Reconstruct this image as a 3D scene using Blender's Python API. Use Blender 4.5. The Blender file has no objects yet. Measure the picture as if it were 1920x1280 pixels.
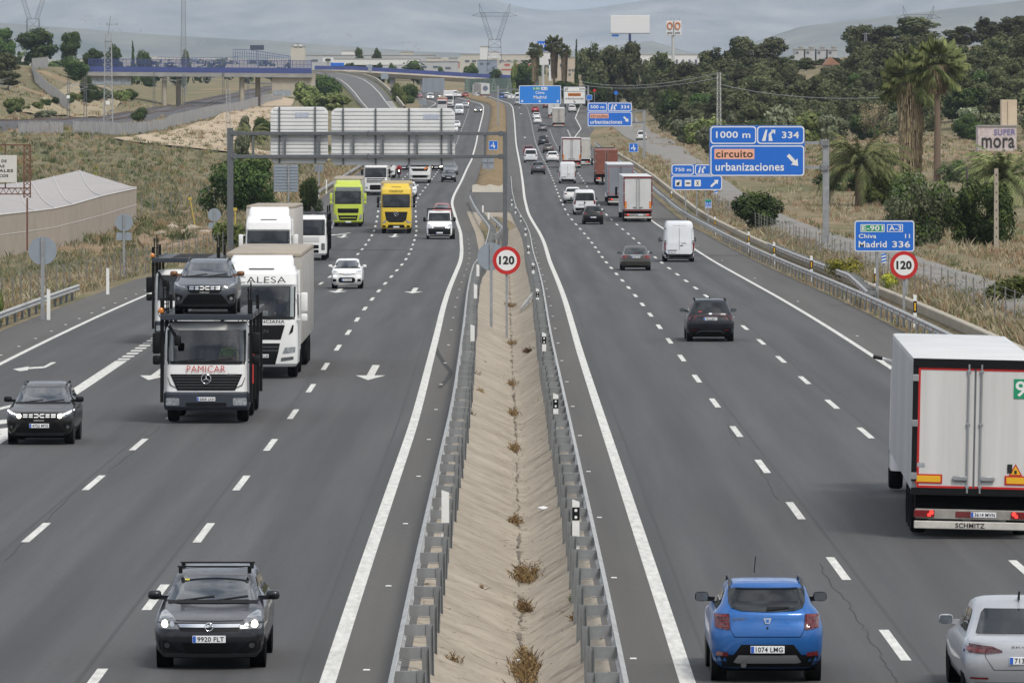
import bpy,bmesh,math,random
import numpy as np
from mathutils import Vector,Matrix
from mathutils.bvhtree import BVHTree
from mathutils.geometry import tessellate_polygon

rnd = random.Random(7)
scene = bpy.context.scene
COL = scene.collection
R = math.radians

# ------------------------------------------------------------------ camera
F_PX = 11370.0          # focal length in pixels of the 1920 px wide picture (about 213 mm)
YH = 190.0              # picture row of the camera's own level
cam_data = bpy.data.cameras.new("camera")
cam = bpy.data.objects.new("camera",cam_data)
COL.objects.link(cam)
cam.location = (0,0,0)
cam.rotation_euler = (R(90),0,0)
cam_data.sensor_width = 36.0
cam_data.lens = 36.0*F_PX/1920.0
cam_data.shift_y = -(640.0 - YH)/1920.0
cam_data.clip_start = 1.0
cam_data.clip_end = 60000.0
scene.camera = cam

# ------------------------------------------------------------------ sky and sun
SUN_EL,SUN_ROT = R(52),R(150)
world = bpy.data.worlds.new("World")
scene.world = world
world.use_nodes = True
wn,wl = world.node_tree.nodes,world.node_tree.links
wn.clear()
sky = wn.new("ShaderNodeTexSky")
sky.sky_type = 'NISHITA'
sky.sun_disc = False
sky.sun_elevation = SUN_EL
sky.sun_rotation = SUN_ROT
sky.air_density,sky.dust_density,sky.ozone_density = 1.0,2.0,1.0
tc = wn.new("ShaderNodeTexCoord")
mp = wn.new("ShaderNodeMapping"); mp.inputs['Scale'].default_value = (1.0,1.0,2.6)
nz = wn.new("ShaderNodeTexNoise"); nz.inputs['Scale'].default_value = 4.2
nz.inputs['Detail'].default_value = 7; nz.inputs['Roughness'].default_value = 0.58
rp = wn.new("ShaderNodeValToRGB")
rp.color_ramp.elements[0].position = 0.40; rp.color_ramp.elements[0].color = (2.4,2.8,3.5,1)
rp.color_ramp.elements[1].position = 0.62; rp.color_ramp.elements[1].color = (11.0,11.2,11.5,1)
cov = wn.new("ShaderNodeMix"); cov.data_type = 'RGBA'; cov.inputs[0].default_value = 0.85
bg = wn.new("ShaderNodeBackground"); bg.inputs['Strength'].default_value = 0.092
wo = wn.new("ShaderNodeOutputWorld")
wl.new(tc.outputs['Generated'],mp.inputs['Vector']); wl.new(mp.outputs[0],nz.inputs['Vector'])
wl.new(nz.outputs['Fac'],rp.inputs[0])
wl.new(sky.outputs[0],cov.inputs[6]); wl.new(rp.outputs[0],cov.inputs[7])
wl.new(cov.outputs[2],bg.inputs['Color']); wl.new(bg.outputs[0],wo.inputs[0])

sun_data = bpy.data.lights.new("sun",'SUN')
sun_data.energy = 1.8
sun_data.angle = R(15)
sun_data.color = (1.0,0.95,0.87)
sun = bpy.data.objects.new("sun",sun_data)
COL.objects.link(sun)
# sun_rotation turns clockwise from +Y
sdir = Vector((math.sin(SUN_ROT)*math.cos(SUN_EL),math.cos(SUN_ROT)*math.cos(SUN_EL),math.sin(SUN_EL)))
sun.rotation_euler = sdir.to_track_quat('Z','Y').to_euler()

vs = scene.view_settings
vs.view_transform = 'Standard'; vs.look = 'None'; vs.gamma = 1.0; vs.use_curve_mapping = False
vs.exposure = 0.5
cy = scene.cycles
cy.use_denoising = True
cy.max_bounces = 6; cy.diffuse_bounces = 3; cy.glossy_bounces = 3; cy.transmission_bounces = 4
cy.transparent_max_bounces = 12; cy.volume_bounces = 1
cy.caustics_reflective = False; cy.caustics_refractive = False
cy.use_adaptive_sampling = True; cy.adaptive_threshold = 0.01

# ------------------------------------------------------------------ materials
MATS = {}
def _new(name):
 m = bpy.data.materials.new(name); m.use_nodes = True
 n,l = m.node_tree.nodes,m.node_tree.links
 return m,n,l,n['Principled BSDF']

def mat(name,col,rough=0.6,metal=0.0,coat=0.0,spec=0.5,ior=None,emit=None,estr=0.0,
  var=0.0,vscale=3.0,bump=0.0,bscale=40.0,col2=None,alpha=1.0,dirt=None,stretch=None):
 """one procedural material; var / col2 mix in a second tone by object-space noise"""
 if name in MATS: return MATS[name]
 m,n,l,p = _new(name)
 p.inputs['Base Color'].default_value = (*col,1)
 p.inputs['Roughness'].default_value = rough
 p.inputs['Metallic'].default_value = metal
 p.inputs['Coat Weight'].default_value = coat
 p.inputs['Coat Roughness'].default_value = 0.04
 p.inputs['Specular IOR Level'].default_value = spec
 p.inputs['Alpha'].default_value = alpha
 if ior: p.inputs['IOR'].default_value = ior
 if emit:
  p.inputs['Emission Color'].default_value = (*emit,1)
  p.inputs['Emission Strength'].default_value = estr
 t = None
 if var or col2 or bump or dirt:
  t = n.new("ShaderNodeTexCoord")
 if var or col2:
  a = n.new("ShaderNodeTexNoise"); a.inputs['Scale'].default_value = vscale
  a.inputs['Detail'].default_value = 6; a.inputs['Roughness'].default_value = 0.65
  if stretch:
   sm_ = n.new("ShaderNodeMapping"); sm_.inputs['Scale'].default_value = stretch; l.new(t.outputs['Object'],sm_.inputs[0]); l.new(sm_.outputs[0],a.inputs['Vector'])
  else: l.new(t.outputs['Object'],a.inputs['Vector'])
  r = n.new("ShaderNodeValToRGB")
  r.color_ramp.elements[0].position = 0.32; r.color_ramp.elements[1].position = 0.68
  c2 = col2 if col2 else tuple(max(0,c*(1 - var)) for c in col)
  r.color_ramp.elements[0].color = (*c2,1); r.color_ramp.elements[1].color = (*col,1)
  l.new(a.outputs['Fac'],r.inputs[0]); l.new(r.outputs[0],p.inputs['Base Color'])
 if bump:
  b = n.new("ShaderNodeTexNoise"); b.inputs['Scale'].default_value = bscale
  b.inputs['Detail'].default_value = 5
  l.new(t.outputs['Object'],b.inputs['Vector'])
  bm_ = n.new("ShaderNodeBump"); bm_.inputs['Strength'].default_value = bump
  bm_.inputs['Distance'].default_value = 0.05
  l.new(b.outputs['Fac'],bm_.inputs['Height']); l.new(bm_.outputs[0],p.inputs['Normal'])
 MATS[name] = m
 return m

def paint(name,col,metal=0.0,rough=0.32):
 """vehicle paint: clear coat over a slightly uneven, faintly dusty base"""
 key = "paint_" + name
 if key in MATS: return MATS[key]
 m,n,l,p = _new(key)
 t = n.new("ShaderNodeTexCoord")
 a = n.new("ShaderNodeTexNoise"); a.inputs['Scale'].default_value = 2.2; a.inputs['Detail'].default_value = 8
 a.inputs['Roughness'].default_value = 0.7
 l.new(t.outputs['Object'],a.inputs['Vector'])
 r = n.new("ShaderNodeMapRange"); r.inputs[1].default_value = .35; r.inputs[2].default_value = .75
 r.inputs[3].default_value = 0.0; r.inputs[4].default_value = 0.03 if max(col) < .3 else .14
 l.new(a.outputs['Fac'],r.inputs[0])
 mx = n.new("ShaderNodeMix"); mx.data_type = 'RGBA'
 mx.inputs[6].default_value = (*col,1); mx.inputs[7].default_value = (0.20,0.18,0.155,1)
 l.new(r.outputs[0],mx.inputs[0]); l.new(mx.outputs[2],p.inputs['Base Color'])
 p.inputs['Metallic'].default_value = metal
 rr = n.new("ShaderNodeMapRange"); rr.inputs[1].default_value = .3; rr.inputs[2].default_value = .8
 rr.inputs[3].default_value = rough; rr.inputs[4].default_value = min(1,rough + .3)
 l.new(a.outputs['Fac'],rr.inputs[0]); l.new(rr.outputs[0],p.inputs['Roughness'])
 p.inputs['Coat Weight'].default_value = 0.55; p.inputs['Coat Roughness'].default_value = 0.05; p.inputs['Specular IOR Level'].default_value = .35
 MATS[key] = m
 return m

def glass_mat(name='car_glass',ior=2.7):
 if name in MATS: return MATS[name]
 m,n,l,p = _new(name)
 p.inputs['Base Color'].default_value = (.018,.021,.024,1)
 p.inputs['Roughness'].default_value = 0.03
 p.inputs['IOR'].default_value = ior
 MATS[name] = m
 return m

def clear_glass():
 """see-through cab glass: mostly transparent, with the sky mirrored in it"""
 if 'clear_glass' in MATS: return MATS['clear_glass']
 m,n,l,p = _new('clear_glass')
 n.remove(p)
 o = n['Material Output']
 tr = n.new("ShaderNodeBsdfTransparent"); tr.inputs[0].default_value = (.62,.66,.66,1)
 gl = n.new("ShaderNodeBsdfGlossy"); gl.inputs['Roughness'].default_value = 0.03
 fr = n.new("ShaderNodeFresnel"); fr.inputs[0].default_value = 1.9
 mx = n.new("ShaderNodeMixShader")
 l.new(fr.outputs[0],mx.inputs[0]); l.new(tr.outputs[0],mx.inputs[1]); l.new(gl.outputs[0],mx.inputs[2])
 l.new(mx.outputs[0],o.inputs[0])
 MATS['clear_glass'] = m
 return m

M_BLACK = mat('black_plastic',(.006,.006,.007),.55,var=.3,spec=.22)
M_DARK = mat('dark_underbody',(.004,.004,.0045),.9,spec=.05)
M_GREYP = mat('grey_plastic',(.070,.073,.077),.55,var=.2,spec=.3)
M_TYRE = mat('tyre_rubber',(.009,.009,.010),.85,spec=.12,var=.35,vscale=6)
M_RIM = mat('alloy_rim',(.42,.43,.45),.35,.8)
M_STEELRIM = mat('steel_rim',(.16,.16,.17),.5,.5)
M_CHROME = mat('chrome',(.75,.76,.78),.12,1.0)
M_GLASS = glass_mat(); M_GLASSD = glass_mat('tinted_glass',1.5)
M_HEAD = mat('headlight_lens',(.52,.55,.58),.08,.35,coat=1.0,var=.55,vscale=14)
M_HEADOFF = mat('headlight_smoked',(.20,.21,.22),.08,.3,coat=1.0,var=.6,vscale=16)
M_LIT = mat('headlight_lit',(1,.95,.8),.2,emit=(1,.9,.68),estr=4.5)
M_DRL = mat('daytime_light',(1,1,1),.2,emit=(.95,.97,1),estr=2.6)
M_TAIL = mat('tail_lens_red',(.24,.010,.012),.1,coat=1.0,var=.6,vscale=12)
M_TAILD = mat('tail_lens_dark_red',(.10,.008,.010),.1,coat=1.0,var=.5,vscale=12)
M_BRAKE = mat('tail_lens_lit',(.7,.02,.02),.2,emit=(1,.04,.03),estr=1.6)
M_AMBER = mat('amber_lens',(.7,.22,.02),.15,coat=1.0,var=.3,vscale=12)
M_PLATE = mat('plate_white',(.78,.79,.80),.35)
M_PLATEBLUE = mat('plate_blue',(.03,.12,.52),.35)
M_INK = mat('black_ink',(.012,.012,.012),.5)
M_REDINK = mat('red_lettering',(.52,.03,.03),.45)
M_GALV = mat('galvanised_steel',(.40,.41,.42),.5,.55,var=.3,vscale=2.2)
M_GALVD = mat('weathered_galvanised_steel',(.245,.255,.265),.6,.3,var=.35,vscale=2.5)
M_GANTRY = mat('gantry_steel',(.14,.15,.16),.6,.3,var=.2)
M_POST = mat('guardrail_post_steel',(.29,.30,.305),.6,.3,var=.4,vscale=1.7)
M_RAIL = mat('guardrail_steel',(.50,.50,.48),.55,.35,var=.35,vscale=1.3)
M_WHITEP = mat('white_road_paint',(.70,.69,.645),.75,var=.34,vscale=2.6,stretch=(3,.5,1))
M_SIGNBLUE = mat('sign_blue',(.012,.145,.60),.42,var=.08)
M_SIGNWHITE = mat('sign_white',(.78,.78,.76),.45,var=.06)
M_SIGNRED = mat('sign_red',(.50,.018,.016),.42)
M_SIGNGREEN = mat('sign_green',(.01,.28,.13),.42)
M_SIGNORANGE = mat('sign_orange',(.80,.40,.27),.45)
M_SIGNBACK = mat('sign_back_grey',(.30,.34,.39),.5,.2,var=.12)
M_CONC = mat('pale_concrete',(.43,.385,.31),.9,var=.22,vscale=.5,bump=.15)
M_CONCG = mat('grey_concrete',(.33,.325,.31),.9,var=.3,vscale=.25,bump=.1)

# ------------------------------------------------------------------ mesh helper
class MB:
 """collects shapes into one bmesh and links them as ONE mesh object"""
 def __init__(self):
  self.bm = bmesh.new(); self.mi = 0
 def face(self,pts,mi=None):
  vs_ = [self.bm.verts.new(p) for p in pts]
  try:
   f = self.bm.faces.new(vs_); f.material_index = self.mi if mi is None else mi
   return f
  except ValueError:
   return None
 def box(self,c,s,rot=None,bevel=0.0,mi=None,seg=2):
  mtx = Matrix.Translation(c) @ (rot.to_4x4() if rot is not None else Matrix()) @ Matrix.Diagonal((*s,1))
  r = bmesh.ops.create_cube(self.bm,size=1.0,matrix=mtx)
  fs = {f for v in r['verts'] for f in v.link_faces}
  if bevel:
   es = list({e for v in r['verts'] for e in v.link_edges})
   b = bmesh.ops.bevel(self.bm,geom=es,offset=bevel,segments=seg,affect='EDGES',profile=.5)
   fs = {f for f in fs if f.is_valid} | set(b['faces'])
  for f in fs:
   if f.is_valid: f.material_index = self.mi if mi is None else mi
  return self
 def bar(self,a,b,w,h=None,mi=None,up=(0,0,1)):
  """square bar between two points"""
  a,b = Vector(a),Vector(b); d = b - a
  if d.length < 1e-6: return self
  h = h or w
  z = d.normalized(); u = Vector(up)
  if abs(z.dot(u)) > .98: u = Vector((0,1,0))
  x = u.cross(z).normalized(); y = z.cross(x)
  m = Matrix((x,y,z)).transposed()
  return self.box((a + b)/2,(w,h,d.length),m,mi=mi)
 def tube(self,pts,r,n=8,mi=None,cap=True):
  pts = [Vector(p) for p in pts]
  rs = r if isinstance(r,(list,tuple)) else [r]*len(pts)
  rings = []
  for i,p in enumerate(pts):
   d = (pts[min(i + 1,len(pts) - 1)] - pts[max(i - 1,0)]).normalized()
   u = Vector((0,0,1)) if abs(d.z) < .95 else Vector((0,1,0))
   x = u.cross(d).normalized(); y = d.cross(x)
   rings.append([self.bm.verts.new(p + (x*math.cos(2*math.pi*k/n) + y*math.sin(2*math.pi*k/n))*rs[i]) for k in range(n)])
  m = self.mi if mi is None else mi
  for a,b in zip(rings,rings[1:]):
   for k in range(n):
    self.bm.faces.new((a[k],a[(k + 1) % n],b[(k + 1) % n],b[k])).material_index = m
  if cap:
   self.bm.faces.new(rings[0][::-1]).material_index = m
   self.bm.faces.new(rings[-1]).material_index = m
  return self
 def lathe(self,prof,n=24,axis='X',c=(0,0,0),mi=None):
  """profile of (along, radius) turned round an axis"""
  rings = []
  for a,r in prof:
   ring = []
   for k in range(n):
    t = 2*math.pi*k/n
    p = {'X': (a,r*math.cos(t),r*math.sin(t)),'Y': (r*math.cos(t),a,r*math.sin(t)),'Z': (r*math.cos(t),r*math.sin(t),a)}[axis]
    ring.append(self.bm.verts.new(Vector(p) + Vector(c)))
   rings.append(ring)
  m = self.mi if mi is None else mi
  for a,b in zip(rings,rings[1:]):
   for k in range(n):
    self.bm.faces.new((a[k],a[(k + 1) % n],b[(k + 1) % n],b[k])).material_index = m
  self.bm.faces.new(rings[0]).material_index = m; self.bm.faces.new(rings[-1][::-1]).material_index = m
  return self
 def prism(self,poly,y0,y1,mi=None,plane='XZ'):
  """outline (2-D) pushed from y0 to y1"""
  def P(a,b,c): return (a,c,b) if plane == 'XZ' else ((c,a,b) if plane == 'YZ' else (a,b,c))
  m = self.mi if mi is None else mi
  A = [self.bm.verts.new(P(a,b,y0)) for a,b in poly]
  B = [self.bm.verts.new(P(a,b,y1)) for a,b in poly]
  n = len(poly)
  for tri in tessellate_polygon([[Vector((a,b,0)) for a,b in poly]]):
   for V in (A,B):
    try: self.bm.faces.new([V[i] for i in tri]).material_index = m
    except ValueError: pass
  for i in range(n):
   self.bm.faces.new((A[i],A[(i + 1) % n],B[(i + 1) % n],B[i])).material_index = m
  return self
 def sheet(self,rows,mi=None):
  """grid of points, rows of equal length"""
  g = [[self.bm.verts.new(p) for p in row] for row in rows]
  m = self.mi if mi is None else mi
  for a,b in zip(g,g[1:]):
   for k in range(len(a) - 1):
    self.bm.faces.new((a[k],a[k + 1],b[k + 1],b[k])).material_index = m
  return self
 def mesh(self,name,mats,smooth=None,recalc=True):
  if recalc: bmesh.ops.recalc_face_normals(self.bm,faces=self.bm.faces[:])
  me = bpy.data.meshes.new(name)
  self.bm.to_mesh(me); self.bm.free()
  for m in (mats if isinstance(mats,(list,tuple)) else [mats]): me.materials.append(m)
  if smooth:
   me.polygons.foreach_set('use_smooth',[True]*len(me.polygons))
   me.set_sharp_from_angle(angle=R(smooth))
  return me
 def build(self,name,mats,parent=None,smooth=None,loc=None,recalc=True):
  return link(name,self.mesh(name,mats,smooth,recalc),parent,loc)

def link(name,me,parent=None,loc=None):
 o = bpy.data.objects.new(name,me); COL.objects.link(o)
 if parent is not None: o.parent = parent
 if loc is not None: o.location = loc
 return o

def raw_mesh(name,verts,faces,mats,midx=None,smooth=False):
 me = bpy.data.meshes.new(name)
 v = np.asarray(verts,dtype=np.float32); f = np.asarray(faces,dtype=np.int32)
 k = f.shape[1]
 me.vertices.add(len(v)); me.vertices.foreach_set('co',v.ravel())
 me.loops.add(f.size); me.loops.foreach_set('vertex_index',f.ravel())
 me.polygons.add(len(f))
 me.polygons.foreach_set('loop_start',np.arange(0,f.size,k,dtype=np.int32))
 me.polygons.foreach_set('loop_total',np.full(len(f),k,dtype=np.int32))
 for m in (mats if isinstance(mats,(list,tuple)) else [mats]): me.materials.append(m)
 if midx is not None: me.polygons.foreach_set('material_index',np.asarray(midx,dtype=np.int32))
 if smooth: me.polygons.foreach_set('use_smooth',np.ones(len(f),dtype=bool))
 me.update(calc_edges=True); me.validate()
 return me

def tag(o,label=None,cat=None,group=None,kind=None):
 if label: o['label'] = label
 if cat: o['category'] = cat
 if group: o['group'] = group
 if kind: o['kind'] = kind
 return o

def thing(name,label,cat,loc=(0,0,0),rot=(0,0,0),group=None):
 o = bpy.data.objects.new(name,None); COL.objects.link(o)
 o.location = loc; o.rotation_euler = rot; o.empty_display_size = .3
 return tag(o,label,cat,group)

def copy_tree(o,parent=None):
 c = o.copy(); COL.objects.link(c); c.parent = parent
 for ch in list(o.children): copy_tree(ch,c)
 return c

# ------------------------------------------------------------------ lettering (made while the scene is still empty)
TXT = {}
def _make_text(s,bold):
 cu = bpy.data.curves.new("lettering",'FONT'); cu.body = s; cu.size = 1.0
 cu.offset = bold; cu.resolution_u = 4; cu.space_character = 1.06
 o = bpy.data.objects.new("lettering",cu); COL.objects.link(o)
 dg = bpy.context.evaluated_depsgraph_get()
 me = bpy.data.meshes.new_from_object(o.evaluated_get(dg))
 COL.objects.unlink(o); bpy.data.objects.remove(o); bpy.data.curves.remove(cu)
 v = np.empty(len(me.vertices)*3); me.vertices.foreach_get('co',v); v = v.reshape(-1,3)
 p = [list(q.vertices) for q in me.polygons]
 bpy.data.meshes.remove(me)
 v[:,0] -= v[:,0].min(); v[:,1] -= v[:,1].min()
 return v,p,v[:,0].max(),v[:,1].max()
for _s in ["120","1000 m","750 m","500 m","334","circuito","urbanizaciones","E-901","A-3","Chiva","Madrid","11","336",
           "DE","AS","TALES","COS","PAMICAR","CALESA","LA VALENCIANA","SYRGROUP","SCHMITZ","9","90",
           "9920 FLT","4752 MYS","6868 LKH","1074 LMG","3614 MVN","7133 LZK","7818 MKT","0708 GYH","7421 BGW","HO","galp","SUPER","mora",
           "ŠKODA","STEPWAY","SANDERO","IVECO","0123 LYR","5567 KLM","2380 JVC","8841 MBD","MAN","VOLVO","Axor","X","km"]:
 TXT[_s] = _make_text(_s,.018)

TXT['120b'] = _make_text('120',.045)
for _s in ('PAMICAR','CALESA'): TXT[_s] = _make_text(_s,-.004)
def text_into(mb,s,origin,ux,uy,w,h,mi,align='c'):
 """lettering s laid into the box w x h centred on origin, along ux / uy"""
 v,p,tw,th = TXT[s]
 o = Vector(origin); ux = Vector(ux); uy = Vector(uy)
 sx,sy = w/tw,h/th
 if align == 'l': ox = 0
 else: ox = -w/2
 vs_ = [mb.bm.verts.new(o + ux*(a[0]*sx + ox) + uy*(a[1]*sy - h/2)) for a in v]
 for q in p:
  try: mb.bm.faces.new([vs_[i] for i in q]).material_index = mi
  except ValueError: pass

def lettering(s,origin,ux,uy,w,h,m,parent,align='c'):
 mb = MB(); text_into(mb,s,origin,ux,uy,w,h,0,align)
 return mb.build('lettering',m,parent,recalc=False)

# ------------------------------------------------------------------ where the road runs
# distance, measured along the picture rows of the carriageways (row -> pixels per metre)
_ROWS = [1420,1290,1213,1123,1067,974,909,827,772,727,692,652,620,593,558,524,490,470,454,435,418,400,388,372,340,315,298,275,264,247,228,212,198,190,183]
_SCL = [139,123.5,114.3,104.5,97.7,87.2,79.9,70,63.6,58.3,54.4,49.9,46.0,42.6,38.0,33.4,29.0,26.6,24.7,22.9,21.4,20.2,19.5,18.4,16.1,14.1,12.5,10.7,10.0,9.3,8.6,8.0,7.4,7.0,6.6]
_D = np.array([F_PX/s for s in _SCL]); _Z = np.array([(YH - y)/s for y,s in zip(_ROWS,_SCL)])
_D = np.concatenate([[20,60],_D,[1850,2100,2500,3200,4500,7000,9500,15000]])
_Z = np.concatenate([[_Z[0],_Z[0]],_Z,[2.6,5.0,9.0,15.0,24.,42.,60.,60.]])
_gd = np.arange(20,15000,2.0)
def _smooth(x,y,sig):
 g = np.interp(_gd,x,y); k = int(sig/2*3); w = np.exp(-.5*(np.arange(-k,k + 1)*2/sig)**2); w /= w.sum()
 return np.convolve(np.pad(g,k,mode='edge'),w,mode='valid')
_zg = _smooth(_D,_Z,14)
def zroad(d): return np.interp(d,_gd,_zg)
_rl = [(1213,1268),(974,1190),(772,1124),(652,1085),(558,1058),(524,1045),(490,1030.5),(470,1025),(454,1020),(435,1011),(418,1000),(400,990),(372,983.4),(340,980),(315,976.3),(298,973),(275,968.5),(247,966),(228,965),(212,963),(201.6,961.4),(194.5,956),(191,945)]
_lr = [(1259,621.6),(1120,664),(967,717),(797,775.6),(632,818),(576,831),(541,842),(515,853),(489,864),(471,866),(436,864),(405.6,854),(381.6,846.6),(366,851),(340,865),(300,884),(256,895),(212.5,906),(200,906.7),(194.5,901),(189,879),(183,857.5)]
_ry,_rs = np.array(_ROWS[::-1],float),np.array(_SCL[::-1],float)
def srow(y): return float(np.interp(y,_ry,_rs))
def _curve(t,tail):
 d = np.array([F_PX/srow(y) for y,x in t]); X = np.array([(x - 960)/srow(y) for y,x in t])
 d = np.concatenate([[20],d,[a for a,b in tail]]); X = np.concatenate([[X[0]],X,[b for a,b in tail]])
 return _smooth(d,X,10)
_rlg = _curve(_rl,[(1780,-7.5),(1900,-18),(2050,-36),(2300,-75)])
_lrg = _curve(_lr,[(1820,-21),(1930,-34),(2080,-54),(2300,-90)])
def RLx(d): return np.interp(d,_gd,_rlg)
def LRx(d): return np.interp(d,_gd,_lrg)
def LOUT(d): return np.interp(d,[0,340,470,1350,1500,1600,3000],[15.1,15.1,10.8,10.8,13.5,10.8,10.8])   # offsets from LR to the outer solid line
def ROUT(d): return np.interp(d,[0,1080,1155,1250,1360,1500,1620,1800,3000],[10.6,10.6,11.0,13.6,13.7,16.5,14.,10.8,10.8])
def drow(y): return F_PX/srow(y)
def on_road(x,y):
 """point of the carriageway seen at picture position x, y"""
 d = drow(y); return Vector(((x - 960)*d/F_PX,d,float(zroad(d))))
def at(x,y,d):
 return Vector(((x - 960)*d/F_PX,d,(YH - y)*d/F_PX))
def slope(d): return math.atan2(float(zroad(d + 6) - zroad(d - 6)),12.0)
def heading(d,left):
 g = LRx if left else RLx
 return math.atan2(float(g(d + 12) - g(d - 12)),24.0)     # >0 bends to +X
# ================================================================== ground, road, markings
_Ld = np.array([60,300,450,700,1000,1300,1500,1900,2600,20000.])
_Lo = np.array([0,3,10,25,50,62,75,90,130,250,900.])
_Lt = np.array([
 [0,-.15,-.6,-1,-1,-1,-1,-1,-1,0,0],
 [0,-.15,-.7,-1.1,-1,-.6,0,0,1,2,2],
 [0,-.15,-.7,-.9,-.5,0,.5,.8,1,2,2],
 [0,-.15,-.4,-.3,.2,.6,1,1.3,2,3,3],
 [0,-.15,.2,1.6,3.4,4.4,4.9,5.6,7,10,12],
 [0,-.15,.3,1.0,2.0,2.2,3.2,7.5,13,15,18],
 [0,-.2,-.5,-.3,.3,.4,3.0,9.5,12,13,16],
 [0,-.2,-.3,0,.3,.3,2,5,7,8,9],
 [0,0,0,0,0,0,0,0,0,0,0],[0]*11],float)
_Rd = np.array([60,400,700,1000,1150,1300,1500,1800,2600,20000.])
_Ro = np.array([0,1.2,2.4,5,8,12,25,45,80,150,900.])
_Rt = np.array([
 [0,-.25,.35,.6,.8,.8,.8,1,1,1,1],
 [0,-.25,.4,.7,.9,.9,1.0,1.3,1.6,2,2],
 [0,-.2,.4,.7,.9,.9,1,1.2,1.6,3,3],
 [0,0,.3,.5,.7,.8,.9,1.4,2.4,5,8],
 [0,0,.3,.5,.6,.7,1.8,4.0,8.5,13,15],
 [0,0,.3,.4,.5,.6,3.2,7.5,14,20,22],
 [0,0,.2,.3,.4,.5,4.2,8.6,14.5,17,20],
 [0,0,.2,.3,.4,.5,2.5,5,8,8,8],
 [0]*11,[0]*11],float)
def _tab(D,O,T,d,o):
 i = int(np.clip(np.searchsorted(D,d) - 1,0,len(D) - 2)); t = (d - D[i])/(D[i + 1] - D[i]); t = min(max(t,0),1)
 t = t*t*(3 - 2*t)
 return float(np.interp(o,O,T[i])*(1 - t) + np.interp(o,O,T[i + 1])*t)
def LE(d): return float(LRx(d) - LOUT(d) - 2.7)
def RE(d): return float(RLx(d) + ROUT(d) + 2.75)
def _wob(x,y):
 return math.sin(x*.11 + 1.3)*math.cos(y*.043)*.5 + math.sin(x*.31 + y*.07)*.25 + math.sin(y*.019 + x*.05)*.25
def tz(X,d):
 """height of the ground"""
 z = float(zroad(d)); le,re = LE(d),RE(d)
 if X < le:
  o = le - X; return z + _tab(_Ld,_Lo,_Lt,d,o) + _wob(X,d)*min(.5,o*.03)
 if X > re:
  o = X - re; return z + _tab(_Rd,_Ro,_Rt,d,o) + _wob(X,d)*min(.5,max(0,o - 3)*.03)
 return z - .9 if -1.6 < X < 1.4 and d < 520 else z - .16
def ground(x,d):
 """point of the ground at distance d seen in picture column x"""
 X = (x - 960)*d/F_PX
 return Vector((X,d,tz(X,d)))
def ground_row(x,y,d0=120.,d1=2400.):
 """point of the ground seen at picture position x, y"""
 d = d0
 while d < d1:
  X = (x - 960)*d/F_PX
  if YH - tz(X,d)*F_PX/d < y: break
  d += 4
 return ground(x,d)

def ground_material():
 m,n,l,p = _new('dry_grassland')
 t = n.new("ShaderNodeTexCoord")
 def noise(sc,det=6,ro=.6):
  a = n.new("ShaderNodeTexNoise"); a.inputs['Scale'].default_value = sc; a.inputs['Detail'].default_value = det
  a.inputs['Roughness'].default_value = ro; l.new(t.outputs['Object'],a.inputs['Vector']); return a
 def ramp(src,p0,p1):
  r = n.new("ShaderNodeMapRange"); r.inputs[1].default_value = p0; r.inputs[2].default_value = p1
  l.new(src.outputs['Fac'],r.inputs[0]); return r
 def mix(f,a,b):
  x = n.new("ShaderNodeMix"); x.data_type = 'RGBA'; l.new(f.outputs[0],x.inputs[0])
  for v,i in ((a,6),(b,7)):
   if isinstance(v,tuple): x.inputs[i].default_value = (*v,1)
   else: l.new(v.outputs[2],x.inputs[i])
  return x
 dry = mix(ramp(noise(.9,8,.7),.35,.65),(.155,.125,.075),(.30,.25,.16))
 grn = mix(ramp(noise(.5,8,.7),.35,.65),(.085,.092,.045),(.17,.175,.085))
 veg = mix(ramp(noise(.045,5),.50,.72),dry,grn)
 dirt = mix(ramp(noise(.3,8,.7),.3,.7),(.23,.145,.085),(.40,.30,.20))
 sx = n.new("ShaderNodeSeparateXYZ"); l.new(t.outputs['Object'],sx.inputs[0]); xl = n.new("ShaderNodeMapRange"); xl.inputs[1].default_value = -22; xl.inputs[2].default_value = -45; xl.inputs[4].default_value = .65; l.new(sx.outputs[0],xl.inputs[0])
 veg = mix(xl,veg,mix(ramp(noise(.09,6,.7),.38,.58),dry,grn))
 full = mix(ramp(noise(.028,6,.65),.56,.64),veg,dirt)
 l.new(full.outputs[2],p.inputs['Base Color']); p.inputs['Roughness'].default_value = .95
 p.inputs['Specular IOR Level'].default_value = .1
 b = n.new("ShaderNodeBump"); b.inputs['Strength'].default_value = .7; b.inputs['Distance'].default_value = .3
 l.new(noise(1.6,8,.75).outputs['Fac'],b.inputs['Height']); l.new(b.outputs[0],p.inputs['Normal'])
 return m

_offL = [2500,900,500,350,250,190,150,130,115,102,90,82,75,68,62,56,50,44,38,32,25,20,15,10,6,3,1]
_offR = [1.2,2.4,3.6,5,8,12,16,20,25,30,36,45,54,62,71,80,92,105,120,150,200,300,500,900,2500]
_ds = list(range(-480,60,30)) + list(range(60,720,6)) + list(range(720,1900,12)) + [1900,1950,2000,2100,2200,2400,2600,3000,3600,4500,6000,8000,12000,18000,30000,45000]
rows = []
for d in _ds:
 le,re = LE(d),RE(d)
 k = 1 if d < 2600 else 1 + (d - 2600)/4000
 xs = [le - o*k for o in _offL] + [le - .02,le + .4,-1.61,-1.59,-.8,0,.8,1.39,1.41,re - .4,re + .02] + [re + o*k for o in _offR]
 rows.append([(X,d,tz(X,d)) for X in xs])
g = MB(); g.sheet(rows)
tag(g.build('ground',ground_material(),smooth=60),kind='structure')

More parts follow.
